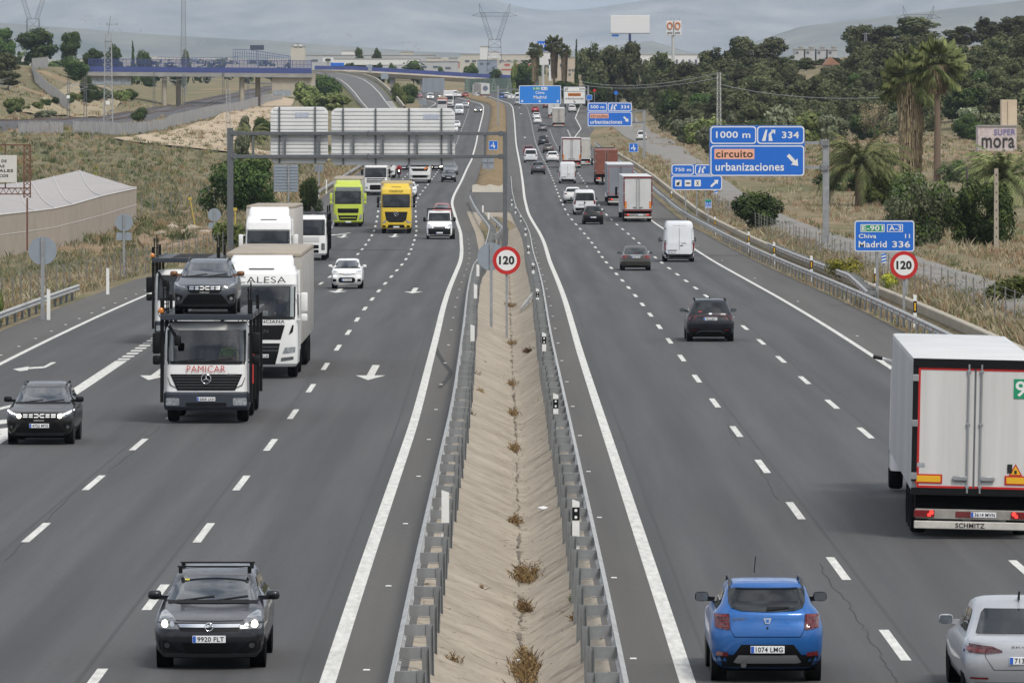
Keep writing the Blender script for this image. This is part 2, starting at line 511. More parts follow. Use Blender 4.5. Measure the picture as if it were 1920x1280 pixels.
hb_ = MB(); hb_.sheet([[(x*150,y,z + 9*math.sin(x*1.3 + y*.01)*(z > 0)) for x in range(-14,15)] for y,z in ((-470,-12),(-560,4),(-700,42),(-900,74),(-1200,92),(-1500,70))])
tag(hb_.build('added_hills',mat('added_hill_green',(.07,.085,.04),.95,spec=.05,col2=(.03,.042,.02),vscale=.03),smooth=60),kind='structure')  # unseen hills behind the camera, added to darken reflections in the vehicles
# ------------------------------------------------------------------ asphalt
def asphalt(name,c1,c2,warm):
 m,n,l,p = _new(name)
 t = n.new("ShaderNodeTexCoord")
 def noise(scl,sc,det=6,ro=.6):
  mp_ = n.new("ShaderNodeMapping"); mp_.inputs['Scale'].default_value = scl; l.new(t.outputs['Object'],mp_.inputs[0])
  a = n.new("ShaderNodeTexNoise"); a.inputs['Scale'].default_value = sc; a.inputs['Detail'].default_value = det
  a.inputs['Roughness'].default_value = ro; l.new(mp_.outputs[0],a.inputs['Vector']); return a
 a = noise((1.1,.022,1),1.0); b = noise((1,1,1),14,4,.8); c = noise((.05,.012,1),1.0,3)
 r = n.new("ShaderNodeValToRGB"); r.color_ramp.elements[0].position = .3; r.color_ramp.elements[1].position = .7
 r.color_ramp.elements[0].color = (*c1,1); r.color_ramp.elements[1].color = (*c2,1); l.new(a.outputs['Fac'],r.inputs[0])
 x = n.new("ShaderNodeMix"); x.data_type = 'RGBA'; x.blend_type = 'MULTIPLY'; x.inputs[0].default_value = 1
 r2 = n.new("ShaderNodeMapRange"); r2.inputs[1].default_value = .25; r2.inputs[2].default_value = .75; r2.inputs[3].default_value = .72; r2.inputs[4].default_value = 1.25
 l.new(b.outputs['Fac'],r2.inputs[0]); l.new(r.outputs[0],x.inputs[6]); l.new(r2.outputs[0],x.inputs[7])
 y = n.new("ShaderNodeMix"); y.data_type = 'RGBA'
 r3 = n.new("ShaderNodeMapRange"); r3.inputs[1].default_value = .4; r3.inputs[2].default_value = .75; r3.inputs[4].default_value = .55
 l.new(c.outputs['Fac'],r3.inputs[0]); l.new(r3.outputs[0],y.inputs[0]); l.new(x.outputs[2],y.inputs[6]); y.inputs[7].default_value = (*warm,1)
 at_ = n.new("ShaderNodeAttribute"); at_.attribute_name = 'wear'; wm = n.new("ShaderNodeMix"); wm.data_type = 'RGBA'; wm.blend_type = 'MULTIPLY'; wm.inputs[0].default_value = 1; l.new(y.outputs[2],wm.inputs[6]); l.new(at_.outputs['Color'],wm.inputs[7])
 l.new(wm.outputs[2],p.inputs['Base Color']); p.inputs['Roughness'].default_value = .88; p.inputs['Specular IOR Level'].default_value = .25
 bp = n.new("ShaderNodeBump"); bp.inputs['Strength'].default_value = .25; bp.inputs['Distance'].default_value = .02
 l.new(b.outputs['Fac'],bp.inputs['Height']); l.new(bp.outputs[0],p.inputs['Normal'])
 return m
M_ASPH = asphalt('asphalt',(.068,.068,.070),(.104,.103,.104),(.076,.074,.072))
M_SHLD = asphalt('asphalt_shoulder',(.092,.089,.086),(.122,.118,.112),(.13,.118,.102))
DS = list(range(-460,60,20)) + list(range(60,1500,4)) + list(range(1500,2304,8))
def lin(o,g,dz=0.0):
 return lambda d: (float(g(d)) + (o(d) if callable(o) else o),d,float(zroad(d)) + dz)
def strip(fa,fb,d0,d1,mb,mi=0,ds=DS):
 s = sorted(set([d0,d1] + [d for d in ds if d0 < d < d1]))
 mb.sheet([[fa(d),fb(d)] for d in s],mi)
def lanes(mb,g,o0,o1):
 n = 44
 for i in range(n): strip(lin((lambda d,f=i/n: o0(d) + (o1(d) - o0(d))*f),g),lin((lambda d,f=(i + 1)/n: o0(d) + (o1(d) - o0(d))*f),g),-460,2300,mb,0)
def wear(o,g,sgn):
 me = o.data; v = np.empty(len(me.vertices)*3,dtype=np.float32); me.vertices.foreach_get('co',v); v = v.reshape(-1,3); q = (v[:,0] - g(v[:,1]))*sgn
 w = np.zeros(len(v))
 for c in (1.8,5.35,8.9,12.9): w += .13*np.exp(-((np.abs(q - c) - .92)/.30)**2) - .16*np.exp(-((q - c)/.35)**2)
 w = 1 + w*(.6 + .4*np.sin(v[:,1]*.021)) - .05*(np.sin(v[:,1]*.013 + q*.3) > .75)
 a = me.color_attributes.new('wear','FLOAT_COLOR','POINT'); a.data.foreach_set('color',np.stack([w,w,w,np.ones(len(v))],1).astype(np.float32).ravel()); return o
rl = MB()
strip(lin(lambda d: -LOUT(d) - 2.7,LRx),lin(lambda d: -LOUT(d) - .1,LRx),-460,2300,rl,1)
lanes(rl,LRx,lambda d: -LOUT(d) - .1,lambda d: .1)
strip(lin(.1,LRx),lin(lambda d: 1.2 if d <= 562 else 1.78,LRx),-460,2300,rl,1)
wear(tag(rl.build('road_surface',[M_ASPH,M_SHLD]),kind='structure'),LRx,-1)
rr = MB()
strip(lin(lambda d: -1.15 if d <= 562 else -1.78,RLx),lin(-.1,RLx),-460,2300,rr,1)
lanes(rr,RLx,lambda d: -.1,lambda d: ROUT(d) + .1)
strip(lin(lambda d: ROUT(d) + .1,RLx),lin(lambda d: ROUT(d) + 2.75,RLx),-460,2300,rr,1)
wear(tag(rr.build('road_surface',[M_ASPH,M_SHLD]),kind='structure'),RLx,1)

# painted lines: each carriageway's paint lies on its own asphalt
mk = MB()
def solid(g,o,w,d0,d1):
 oo = o if callable(o) else (lambda d,o=o: o)
 strip(lin(lambda d: oo(d) - w/2,g,.006),lin(lambda d: oo(d) + w/2,g,.006),d0,d1,mk)
def dashes(g,o,w,first,d1,ln=5.8,per=17.0):
 c = first
 while c < d1:
  jj = rnd.uniform(-.15,.15)
  strip(lin(o - w/2,g,.006),lin(o + w/2,g,.006),c - ln/2 + jj,c + ln/2 + jj,mk); c += per
def arrow(g,o,d0,L=12.0,w=.26,hw=1.0,hl=3.6,skew=0.0,sgn=1):
 """arrow whose tip lies at d0 (towards the camera) for sgn=1, or points away for sgn=-1"""
 f = lambda x,dd: (float(g(d0)) + o + x + skew*dd/L,d0 + sgn*dd,float(zroad(d0 + sgn*dd)) + .007)
 for a,b in ((hl,L*.5),(L*.5,L)):
  mk.face([f(-w/2,a),f(w/2,a),f(w/2,b),f(-w/2,b)])
 mk.face([f(0,0),f(hw/2,hl),f(-hw/2,hl)])
solid(LRx,0,.25,62,2280)
solid(LRx,lambda d: -LOUT(d),.20,62,1900)
dashes(LRx,-3.6,.17,75.5,1650); dashes(LRx,-7.1,.17,75.5,1000)
dashes(LRx,-7.1,.17,1006,1650)
solid(RLx,0,.25,62,2280); solid(RLx,lambda d: ROUT(d),.20,62,1900)
dashes(RLx,3.6,.17,65.5,1700); dashes(RLx,7.12,.17,64.5,1250)
dashes(RLx,10.7,.3,1075,1240,1.0,2.0)
# thick separation of the exit lane, and its short broken start
solid(LRx,-11.0,.42,62,216)
dashes(LRx,-11.0,.42,217.5,330,1.4,2.6)
for x,y in ((690,713),(773,550)): p = on_road(x,y); arrow(LRx,p.x - float(LRx(p.y)),p.y)
for x,y in ((630,549),(737,445),(278,713),(800,232),(822,262)): p = on_road(x,y); arrow(LRx,p.x - float(LRx(p.y)),p.y)
p = on_road(640,446); arrow(LRx,p.x - float(LRx(p.y)),p.y)
arrow(LRx,p.x - float(LRx(p.y)) - 1.0,p.y + 8,L=10,skew=1.3)
def roadpoly(pix):
 mk.face([Vector(on_road(x,y)) + Vector((0,0,.007)) for x,y in pix])
# bent arrow of the exit lane
roadpoly([(24,692),(54,687),(52,694),(38,696)]); roadpoly([(44,689.5),(85,686.5),(82,690),(44,692.5)]); roadpoly([(82,687),(96,679),(106,679),(84,690)])
# chevrons at the nose
roadpoly([(-40,773),(22,759),(22,763),(-40,779)]); roadpoly([(-40,791),(20,786),(20,793),(-40,800)]); roadpoly([(-40,809),(16,802),(16,810),(-40,822)])
# right side: short arrows of the median lane, the arrow beside the lorry
for x,y in ((974,202),(977,213),(984,257)): p = on_road(x,y); arrow(RLx,p.x - float(RLx(p.y)),p.y,L=9,sgn=-1)
roadpoly([(1645,672),(1652,672),(1675,691),(1668,692)])
tag(mk.build('road_markings',M_WHITEP),kind='structure')
# cracks and tyre marks on the asphalt
mk = MB()
def crackline(pix,w=.02):
 P_ = [Vector(on_road(x,y)) + Vector((rnd.uniform(-.05,.05),rnd.uniform(-.3,.3),.005)) for (x0,y0),(x1,y1) in zip(pix,pix[1:]) for x,y in [(x0 + (x1 - x0)*t/5,y0 + (y1 - y0)*t/5) for t in range(5)]]
 for a,b in zip(P_,P_[1:]): mk.face([a - Vector((w*rnd.uniform(.2,.7),0,0)),a + Vector((w*rnd.uniform(.2,.7),0,0)),b + Vector((w*.5,0,0)),b - Vector((w*.5,0,0))])
for c in ([(1535,1055),(1560,1100),(1590,1125),(1605,1160),(1625,1185),(1640,1215),(1665,1250),(1695,1290)],[(1418,862),(1440,905),(1462,945)],[(1362,795),(1378,820),(1392,842)],[(160,905),(110,950),(60,1000),(0,1065)],[(300,800),(245,850),(190,895)]): crackline(c)
def tyremark(pix,w=.16):
 P_ = [Vector(on_road(x,y)) + Vector((0,0,.0055)) for x,y in pix]
 for a,b in zip(P_,P_[1:]): mk.face([a - Vector((w/2,0,0)),a + Vector((w/2,0,0)),b + Vector((w/2,0,0)),b - Vector((w/2,0,0))])
tyremark([(811,636),(820,660),(832,680),(846,698)]); tyremark([(846,698),(838,712),(824,728)])
tag(mk.build('road_cracks',mat('crack_tar',(.035,.034,.034),.9)),kind='structure')
# long darker patching strips and lane joints
mk = MB()
for g_,o,w,a,b in ((RLx,3.86,.07,66,420),(RLx,7.35,.06,66,420),(LRx,-3.85,.07,66,420),(LRx,-7.35,.06,66,420),(RLx,.42,.05,66,300),(LRx,-.45,.05,66,300)):
 solid(g_,o,w,a,b)
for v in mk.bm.verts: v.co.z -= .0035
tag(mk.build('lane_joints',mat('joint_tar',(.055,.054,.054),.9)),kind='structure')

# little reflectors on the shoulders (cat's eyes)
st = MB()
for g_,o,d0 in ((LRx,.55,95),(RLx,-.75,97),(LRx,-15.75,170),(RLx,11.2,190)):
 dd = d0
 while dd < 480:
  X = float(g_(dd)) + (o if o > -10 else -LOUT(dd) - .6)
  st.box((X,dd,float(zroad(dd)) + .012),(.11,.10,.022),bevel=.006,seg=1); dd += (17 if abs(o) < 2 else 8.5 if o < 0 else 51)
sm = link('road_stud',st.mesh('road_stud',M_SIGNWHITE))
tag(sm,'small white reflectors dotted along the road shoulders','road studs',kind='stuff')

# ------------------------------------------------------------------ concrete ditch of the median
def ditch_material():
 m,n,l,p = _new('stained_concrete')
 t = n.new("ShaderNodeTexCoord")
 def noise(scl,sc,det=6,ro=.65):
  mp_ = n.new("ShaderNodeMapping"); mp_.inputs['Scale'].default_value = scl; l.new(t.outputs['Object'],mp_.inputs[0])
  a = n.new("ShaderNodeTexNoise"); a.inputs['Scale'].default_value = sc; a.inputs['Detail'].default_value = det
  a.inputs['Roughness'].default_value = ro; l.new(mp_.outputs[0],a.inputs['Vector']); return a
 a = noise((1,.8,1),.8,10,.72)
 r = n.new("ShaderNodeValToRGB"); e = r.color_ramp.elements
 e[0].position = .25; e[0].color = (.215,.18,.135,1); e[1].position = .66; e[1].color = (.40,.345,.27,1)
 l.new(a.outputs['Fac'],r.inputs[0])
 # joints between the poured bays: thin dark lines across, not quite straight
 sx = n.new("ShaderNodeSeparateXYZ"); l.new(t.outputs['Object'],sx.inputs[0])
 wv = noise((.9,.3,.9),.9,3); ad = n.new("ShaderNodeMath"); ad.operation = 'MULTIPLY_ADD'; ad.inputs[1].default_value = 2.6
 l.new(wv.outputs['Fac'],ad.inputs[0]); l.new(sx.outputs[1],ad.inputs[2])
 ad2 = n.new("ShaderNodeMath"); ad2.operation = 'MULTIPLY_ADD'; ad2.inputs[1].default_value = -1.1; l.new(sx.outputs[0],ad2.inputs[0]); l.new(ad.outputs[0],ad2.inputs[2])
 md = n.new("ShaderNodeMath"); md.operation = 'PINGPONG'; md.inputs[1].default_value = 1.05; l.new(ad2.outputs[0],md.inputs[0])
 lt = n.new("ShaderNodeMapRange"); lt.inputs[1].default_value = .0; lt.inputs[2].default_value = .06; lt.inputs[3].default_value = .9; lt.inputs[4].default_value = 0
 l.new(md.outputs[0],lt.inputs[0])
 gate = noise((.6,.6,.6),1.1,4); gm = n.new("ShaderNodeMapRange"); gm.inputs[1].default_value = .36; gm.inputs[2].default_value = .5; l.new(gate.outputs['Fac'],gm.inputs[0])
 ml = n.new("ShaderNodeMath"); ml.operation = 'MULTIPLY'; l.new(lt.outputs[0],ml.inputs[0]); l.new(gm.outputs[0],ml.inputs[1])
 x = n.new("ShaderNodeMix"); x.data_type = 'RGBA'; l.new(ml.outputs[0],x.inputs[0]); l.new(r.outputs[0],x.inputs[6]); x.inputs[7].default_value = (.10,.075,.055,1)
 spots = noise((1.4,.45,1),2.6,7,.8); sp = n.new("ShaderNodeMapRange"); sp.inputs[1].default_value = .56; sp.inputs[2].default_value = .72; sp.inputs[4].default_value = .8; l.new(spots.outputs['Fac'],sp.inputs[0])
 y = n.new("ShaderNodeMix"); y.data_type = 'RGBA'; l.new(sp.outputs[0],y.inputs[0]); l.new(x.outputs[2],y.inputs[6]); y.inputs[7].default_value = (.12,.09,.06,1)
 l.new(y.outputs[2],p.inputs['Base Color']); p.inputs['Roughness'].default_value = .95
 bp = n.new("ShaderNodeBump"); bp.inputs['Strength'].default_value = .10; bp.inputs['Distance'].default_value = .03
 l.new(a.outputs['Fac'],bp.inputs['Height']); l.new(bp.outputs[0],p.inputs['Normal'])
 return m
dt = MB(); rws = []
for d in [-460 + 26*i for i in range(20)] + [60 + 2.5*i for i in range(0,204)]:
 q = min(1,max(0.0,(568 - d)/45)); z = float(zroad(d)); j = .012*math.sin(d*1.7) + .010*math.sin(d*.61)
 l_,r_ = float(LRx(d)) + 1.2,float(RLx(d)) - 1.15
 c = (l_ + r_)/2 + .32 + j*3
 H = lambda h: z + .006 - h*q
 rws.append([(l_,d,H(0)),(l_ + .30,d,H(.05)),((l_ + c)/2,d,H(.35 - j)),(c - .35,d,H(.63 - j)),(c - .08,d,H(.75)),(c + .1,d,H(.75)),(c + .4,d,H(.56 - j)),((c + r_)/2 + .2,d,H(.28)),(r_ - .22,d,H(.05)),(r_,d,H(0))])
dt.sheet(rws)
tag(dt.build('concrete_ditch',ditch_material(),smooth=50),'stained concrete ditch running between the two carriageways','ditch',kind='structure')
# joints between the poured bays, and the dirt lying in the bottom of the V
mk = MB()
def ditch_pt(f,d):
 l_,r_ = float(LRx(d)) + 1.2,float(RLx(d)) - 1.15; c = (l_ + r_)/2 + .32; X = l_ + (r_ - l_)*f
 t = (X - l_)/(c - .1 - l_) if X < c else (r_ - X)/(r_ - c - .1)
 return Vector((X,d,float(zroad(d)) - .75*min(1,max(0,t))*min(1,max(0.0,(568 - d)/45)) + .03))
d = 72.0
while d < 470:
 for f0,f1 in ((rnd.uniform(.02,.2),rnd.uniform(.45,.6)),(rnd.uniform(.62,.72),rnd.uniform(.8,.98))):
  if rnd.random() < .38: continue
  sk = rnd.uniform(.25,.7) if f0 < .5 else rnd.uniform(-.3,.1); w = rnd.uniform(.012,.03); n = 7; q = [ditch_pt(f0 + (f1 - f0)*i/n,d - sk*i/n*2 + rnd.uniform(-.06,.06)) for i in range(n + 1)]
  for a,b in zip(q,q[1:]): e = Vector((0,w*rnd.uniform(.5,1.6),0)); mk.face([a - e,b - e,b + e,a + e])
 d += rnd.uniform(1.0,2.0)
tag(mk.build('ditch_joints',mat('joint_dirt',(.16,.125,.09),.95,var=.4,vscale=3)),kind='structure')
mk = MB()
d = 70.0
while d < 420:
 L_ = rnd.uniform(1,6); n = 5; w = rnd.uniform(.015,.045); q = [ditch_pt(.566 + rnd.uniform(-.008,.008),d + L_*i/n) + Vector((0,0,.004)) for i in range(n + 1)]
 for a,b in zip(q,q[1:]): e = Vector((w*rnd.uniform(.4,1.4),0,0)); mk.face([a - e,a + e,b + e,b - e])
 d += L_ + rnd.uniform(.2,3)
tag(mk.build('ditch_crease',mat('ditch_silt',(.20,.165,.125),.95,var=.5,vscale=2.5)),kind='structure')
V_ = []
for i in range(1900):     # leaf litter and grit lying along the bottom and the edges
 d = 72 + 330*rnd.random()**1.6; f = rnd.choice([.57 + rnd.gauss(0,.05),.57 + rnd.gauss(0,.03),.97 + rnd.gauss(0,.03),.03 + rnd.gauss(0,.03),rnd.random()]); f = min(.99,max(.01,f))
 p = ditch_pt(f,d); q = rnd.uniform(.01,.05)*rnd.choice([1,1,1,2.4]); a_ = rnd.uniform(0,6.28); e,h = Vector((math.cos(a_)*q,math.sin(a_)*q,.004)),Vector((-math.sin(a_)*q*.6,math.cos(a_)*q*1.4,rnd.uniform(.005,.03)))
 V_ += [p - e,p + h*.5,p + e,p - h*.4 + Vector((0,0,.012))]
tag(link('ditch_litter',raw_mesh('ditch_litter',[tuple(v) for v in V_],np.arange(len(V_)).reshape(-1,4),[mat('litter_brown',(.11,.08,.05),.95,var=.5,vscale=9),mat('litter_tan',(.30,.24,.16),.95)],np.arange(len(V_) // 4) % 3 // 2)),'dry leaf litter and grit scattered along the concrete ditch','litter',kind='stuff')
# paved gap in the median, then its low concrete lip, then dry grass bank
gp = MB(); gp.sheet([[lin(1.7,LRx,.004)(d),lin(-1.7,RLx,.004)(d)] for d in range(566,660,6)])
wear(tag(gp.build('paved_crossing',M_SHLD),kind='structure'),LRx,-1)
def dryturf():
 return mat('dry_turf',(.30,.225,.125),.95,spec=.1,col2=(.145,.10,.055),vscale=.6,bump=.8,bscale=2.0)
md_ = MB(); rws = []
for d in list(range(654,1500,6)) + list(range(1500,2290,10)):
 z = float(zroad(d)); a,b = float(LRx(d)) + 1.85,float(RLx(d)) - 1.85
 h = .42*min(1,(d - 653)/3) ; w = b - a
 rws.append([(a,d,z),(a + .05,d,z + .14),(a + w*.25,d,z + h + .10*math.sin(d*.4)),(a + w*.5,d,z + h + .15 + .12*math.sin(d*.23)),(a + w*.75,d,z + h + .1*math.cos(d*.31)),(b - .05,d,z + .14),(b,d,z)])
md_.sheet(rws)
tag(md_.build('median_bank',dryturf(),smooth=60),'strip of dry brown turf between the far carriageways','median strip',kind='structure')
lp = MB(); d = 652.0; a,b = float(LRx(d)) + 1.75,float(RLx(d)) - 1.75
lp.sheet([[(a + (b - a)*i/8,d - 5,float(zroad(d - 5)) + .01) for i in range(9)],[(a + (b - a)*i/8,d + 2.6,float(zroad(d)) + .62 + .12*math.sin(i*1.9)) for i in range(9)],[(a + (b - a)*i/8,d + 6,float(zroad(d)) + .3) for i in range(9)]])
tag(lp.build('concrete_apron',M_CONC,smooth=50),'pale sloping concrete apron where the median turf begins','apron',kind='structure')

# frontage track, dirt yard on the left
def lane(name,pts,w,m,label,cat):
 mb = MB(); rws = []
 for (x0,d0),(x1,d1) in zip(pts,pts[1:]):
  n = max(1,int((d1 - d0)/8))
  for i in range(n + 1):
   d = d0 + (d1 - d0)*i/n; X = x0 + (x1 - x0)*i/n; k = w(d) if callable(w) else w
   rws.append([(X + k*(j/6 - .5),d,tz(X + k*(j/6 - .5),d) + .22 - .14*(j in (0,6))) for j in range(7)])
 mb.sheet(rws); return tag(mb.build(name,m,smooth=60),label,cat,kind='structure')
M_TRACK = mat('worn_track',(.25,.235,.21),.95,var=.3,vscale=.35,bump=.2,bscale=3)
lane('frontage_path',[(22.2,200),(22.0,330),(22.0,440),(21.3,560),(21.3,700),(23.2,900),(25,1050),(24,1250),(24,1400)],lambda d: 3.3 if d < 620 else min(6.5,3.3 + (d - 620)*.012),M_TRACK,'worn grey track running beside the motorway','track')
M_DIRT = mat('tan_dirt',(.50,.40,.285),.95,spec=.1,var=.25,vscale=.09,bump=.3,bscale=1.2)
mb = MB(); rws = []
for i in range(40):
 d = 880 + i*22
 xl = np.interp(d,[880,930,1000,1100,1250,1500,1740],[560,190,290,330,400,470,520]); xr = np.interp(d,[880,930,1000,1100,1250,1500,1740],[640,470,470,500,520,545,560])
 rws.append([Vector(ground(float(xl + (xr - xl)*j/10),d)) + Vector((0,0,.28)) for j in range(11)])
mb.sheet(rws); tag(mb.build('dirt_yard',M_DIRT,smooth=60),kind='structure')
# ================================================================== vehicles
# a vehicle's own axes: +Y forwards, X to its right, Z up, origin on the ground under its middle
def ring(yf,yr,w,r,bow,bowr,nf=7):
 """plan outline of a body at one height: bowed front and rear, rounded corners"""
 r = min(r,w*.6,(yf - yr)*.4); pts = []
 def Y(x): return yf - bow*(x/max(w,.01))**2
 def YR(x): return yr + bowr*(x/max(w,.01))**2
 for i in range(nf + 1):
  x = -(w - r) + 2*(w - r)*i/nf; pts.append((x,Y(x)))
 yc = Y(w - r)
 for i in range(1,5):
  a = math.pi/2*(1 - i/4); pts.append((w - r + r*math.cos(a),yc - r + r*math.sin(a)))
 yd = YR(w - r)
 for i in range(1,6): pts.append((w,yc - r + (yd + r - yc + r)*i/6))
 for i in range(0,5):
  a = -math.pi/2*i/4; pts.append((w - r + r*math.cos(a),yd + r + r*math.sin(a)))
 for i in range(1,nf):
  x = (w - r) - 2*(w - r)*i/nf; pts.append((x,YR(x)))
 for i in range(0,5):
  a = math.pi/2*i/4; pts.append((-(w - r) - r*math.sin(a),yd + r - r*math.cos(a)))
 for i in range(1,6): pts.append((-w,yd + r + (yc - r - yd - r)*i/6))
 for i in range(1,4):
  a = math.pi/2*i/4; pts.append((-(w - r) - r*math.cos(a),yc - r + r*math.sin(a)))
 return pts
def zloft(levels,hole=None,nf=7):
 """body from plan outlines stacked by height: (z, yf, yr, w, r, bow, bowr); hole=(level, level) leaves the windscreen open"""
 mb = MB(); rs = []
 for z,yf,yr,w,r,bow,bowr in levels:
  rs.append([mb.bm.verts.new((x,y,z)) for x,y in ring(yf,yr,w,r,bow,bowr,nf)])
 n = len(rs[0])
 for li,(a,b) in enumerate(zip(rs,rs[1:])):
  for k in range(n):
   if hole and hole[0] <= li < hole[1] and k < nf: continue
   mb.bm.faces.new((a[k],a[(k + 1) % n],b[(k + 1) % n],b[k]))
 mb.bm.faces.new(rs[0][::-1]); mb.bm.faces.new(rs[-1])
 return mb
def body_of(levels,m,parent,name='body',smooth=32,hole=None):
 mb = zloft(levels,hole)
 bmesh.ops.recalc_face_normals(mb.bm,faces=mb.bm.faces[:])
 tree = BVHTree.FromBMesh(mb.bm)
 o = mb.build(name,m,parent,smooth=smooth,recalc=False)
 return o,tree

def _clip(poly,ax,lim,keep_less):
 out = []
 for i in range(len(poly)):
  a,b = poly[i],poly[(i + 1) % len(poly)]
  ia = (a[ax] <= lim) if keep_less else (a[ax] >= lim); ib = (b[ax] <= lim) if keep_less else (b[ax] >= lim)
  if ia: out.append(a)
  if ia != ib:
   t = (lim - a[ax])/(b[ax] - a[ax]); out.append((a[0] + (b[0] - a[0])*t,a[1] + (b[1] - a[1])*t))
 return out
def skin(mb,tree,view,poly,off=.006,step=.12,mi=0):
 """a panel lying on a body: the outline (as seen from that side) is laid onto the surface there.
 view F / B: (picture-right, height);  L / R: (distance from the front along the body, height)"""
 us = [p[0] for p in poly]; vs_ = [p[1] for p in poly]
 cache = {}
 def hit(u,v):
  k = (round(u,4),round(v,4))
  if k in cache: return cache[k]
  if view == 'F': o,d = Vector((-u,30,v)),Vector((0,-1,0))
  elif view == 'B': o,d = Vector((u,-30,v)),Vector((0,1,0))
  elif view == 'R': o,d = Vector((30,u,v)),Vector((-1,0,0))
  elif view == 'L': o,d = Vector((-30,u,v)),Vector((1,0,0))
  else: o,d = Vector((u,v,30)),Vector((0,0,-1))
  loc,nor,i,dist = tree.ray_cast(o,d)
  if loc is None: cache[k] = None; return None
  if nor.dot(d) > 0: nor = -nor
  nn = (nor*.6 - d*.4).normalized()
  cache[k] = mb.bm.verts.new(loc + nn*off); return cache[k]
 nu = max(1,math.ceil((max(us) - min(us))/step)); nv = max(1,math.ceil((max(vs_) - min(vs_))/step))
 du,dv = (max(us) - min(us))/nu,(max(vs_) - min(vs_))/nv
 for i in range(nu):
  c = _clip(poly,0,min(us) + du*(i + 1),True) if i < nu - 1 else poly
  if i: c = _clip(c,0,min(us) + du*i,False)
  if len(c) < 3: continue
  for j in range(nv):
   e = _clip(c,1,min(vs_) + dv*(j + 1),True) if j < nv - 1 else c
   if j: e = _clip(e,1,min(vs_) + dv*j,False)
   q = []
   for p in e:
    if not q or (abs(p[0] - q[-1][0]) + abs(p[1] - q[-1][1])) > 1e-4: q.append(p)
   if len(q) > 2 and (abs(q[0][0] - q[-1][0]) + abs(q[0][1] - q[-1][1])) < 1e-4: q.pop()
   if len(q) < 3: continue
   V = [hit(*p) for p in q]
   if any(v is None for v in V) or len(set(V)) < 3: continue
   V = list(dict.fromkeys(V))
   try: mb.bm.faces.new(V).material_index = mi
   except ValueError: pass
def panel(name,tree,view,polys,m,parent,off=.006,step=.12,smooth=60):
 mb = MB()
 for p in (polys if isinstance(polys[0][0],(list,tuple)) else [polys]): skin(mb,tree,view,p,off,step)
 if not mb.bm.faces: mb.bm.free(); return None
 return mb.build(name,m,parent,smooth=smooth)
def mir(poly): return [(-a,b) for a,b in reversed(poly)]
def rect(x0,z0,x1,z1,c=0.0):
 if c: return [(x0 + c,z0),(x1 - c,z0),(x1,z0 + c),(x1,z1 - c),(x1 - c,z1),(x0 + c,z1),(x0,z1 - c),(x0,z0 + c)]
 return [(x0,z0),(x1,z0),(x1,z1),(x0,z1)]
def disc(x,z,r,n=14,rz=None): return [(x + r*math.cos(2*math.pi*i/n),z + (rz or r)*math.sin(2*math.pi*i/n)) for i in range(n)]

WHEELS = {}
def wheel_mesh(r,w,alloy):
 k = (r,w,alloy)
 if k not in WHEELS:
  t = MB(); t.lathe([(-w/2,r*.68),(-w/2,r*.9),(-w*.36,r*.985),(0,r),(w*.36,r*.985),(w/2,r*.9),(w/2,r*.68),(w*.3,r*.62),(-w*.3,r*.62)],26)
  rm = MB(); rm.lathe([(w*.22,r*.66),(w*.42,r*.66),(w*.36,r*.58),(w*.26,r*.52),(w*.30,r*.2),(w*.40,r*.12)],26)
  if alloy:
   for i in range(5):
    a = 2*math.pi*i/5; b = Vector((w*.36,r*.6*math.cos(a),r*.6*math.sin(a)))
    rm.bar((w*.40,0,0),b,r*.15,.02,up=(1,0,0))
  WHEELS[k] = (t.mesh('tyre',M_TYRE,40),rm.mesh('rim',M_RIM if alloy else M_STEELRIM,40))
 return WHEELS[k]
def wheels(root,ys,track,r,w,alloy=True,dual=False,rims=True):
 for y in ys:
  for s in (-1,1):
   t,rm = wheel_mesh(r,w,alloy)
   o = link('wheel',t,root,(s*track,y,r))
   if s < 0: o.rotation_euler = (0,0,math.pi)
   if rims: link('rim',rm,o)
def plate(root,u,y,z,txt,view,tilt=0.0,w=.52,h=.112,lod=0):
 """Spanish number plate: white, blue strip on the left, black characters"""
 s = -1 if view == 'F' else 1
 mb = MB(); ux = Vector((s,0,0)); n = Vector((0,1 if view == 'F' else -1,0))
 c = Vector((s*u,y,z))
 mb.box(c,(w,.014,h),bevel=.004,seg=1,mi=0)
 a = c + n*.009
 mb.face([a + ux*x + Vector((0,0,zz)) for x,zz in ((-w/2 + .006,-h/2 + .006),(-w/2 + .055,-h/2 + .006),(-w/2 + .055,h/2 - .006),(-w/2 + .006,h/2 - .006))],1)
 o = mb.build('number_plate',[M_PLATE,M_PLATEBLUE],root,recalc=False)
 if txt and lod < 2: lettering(txt,c + n*.0105 + ux*.026,ux,(0,0,1),w*.80,h*.68,M_INK,o)
 return o

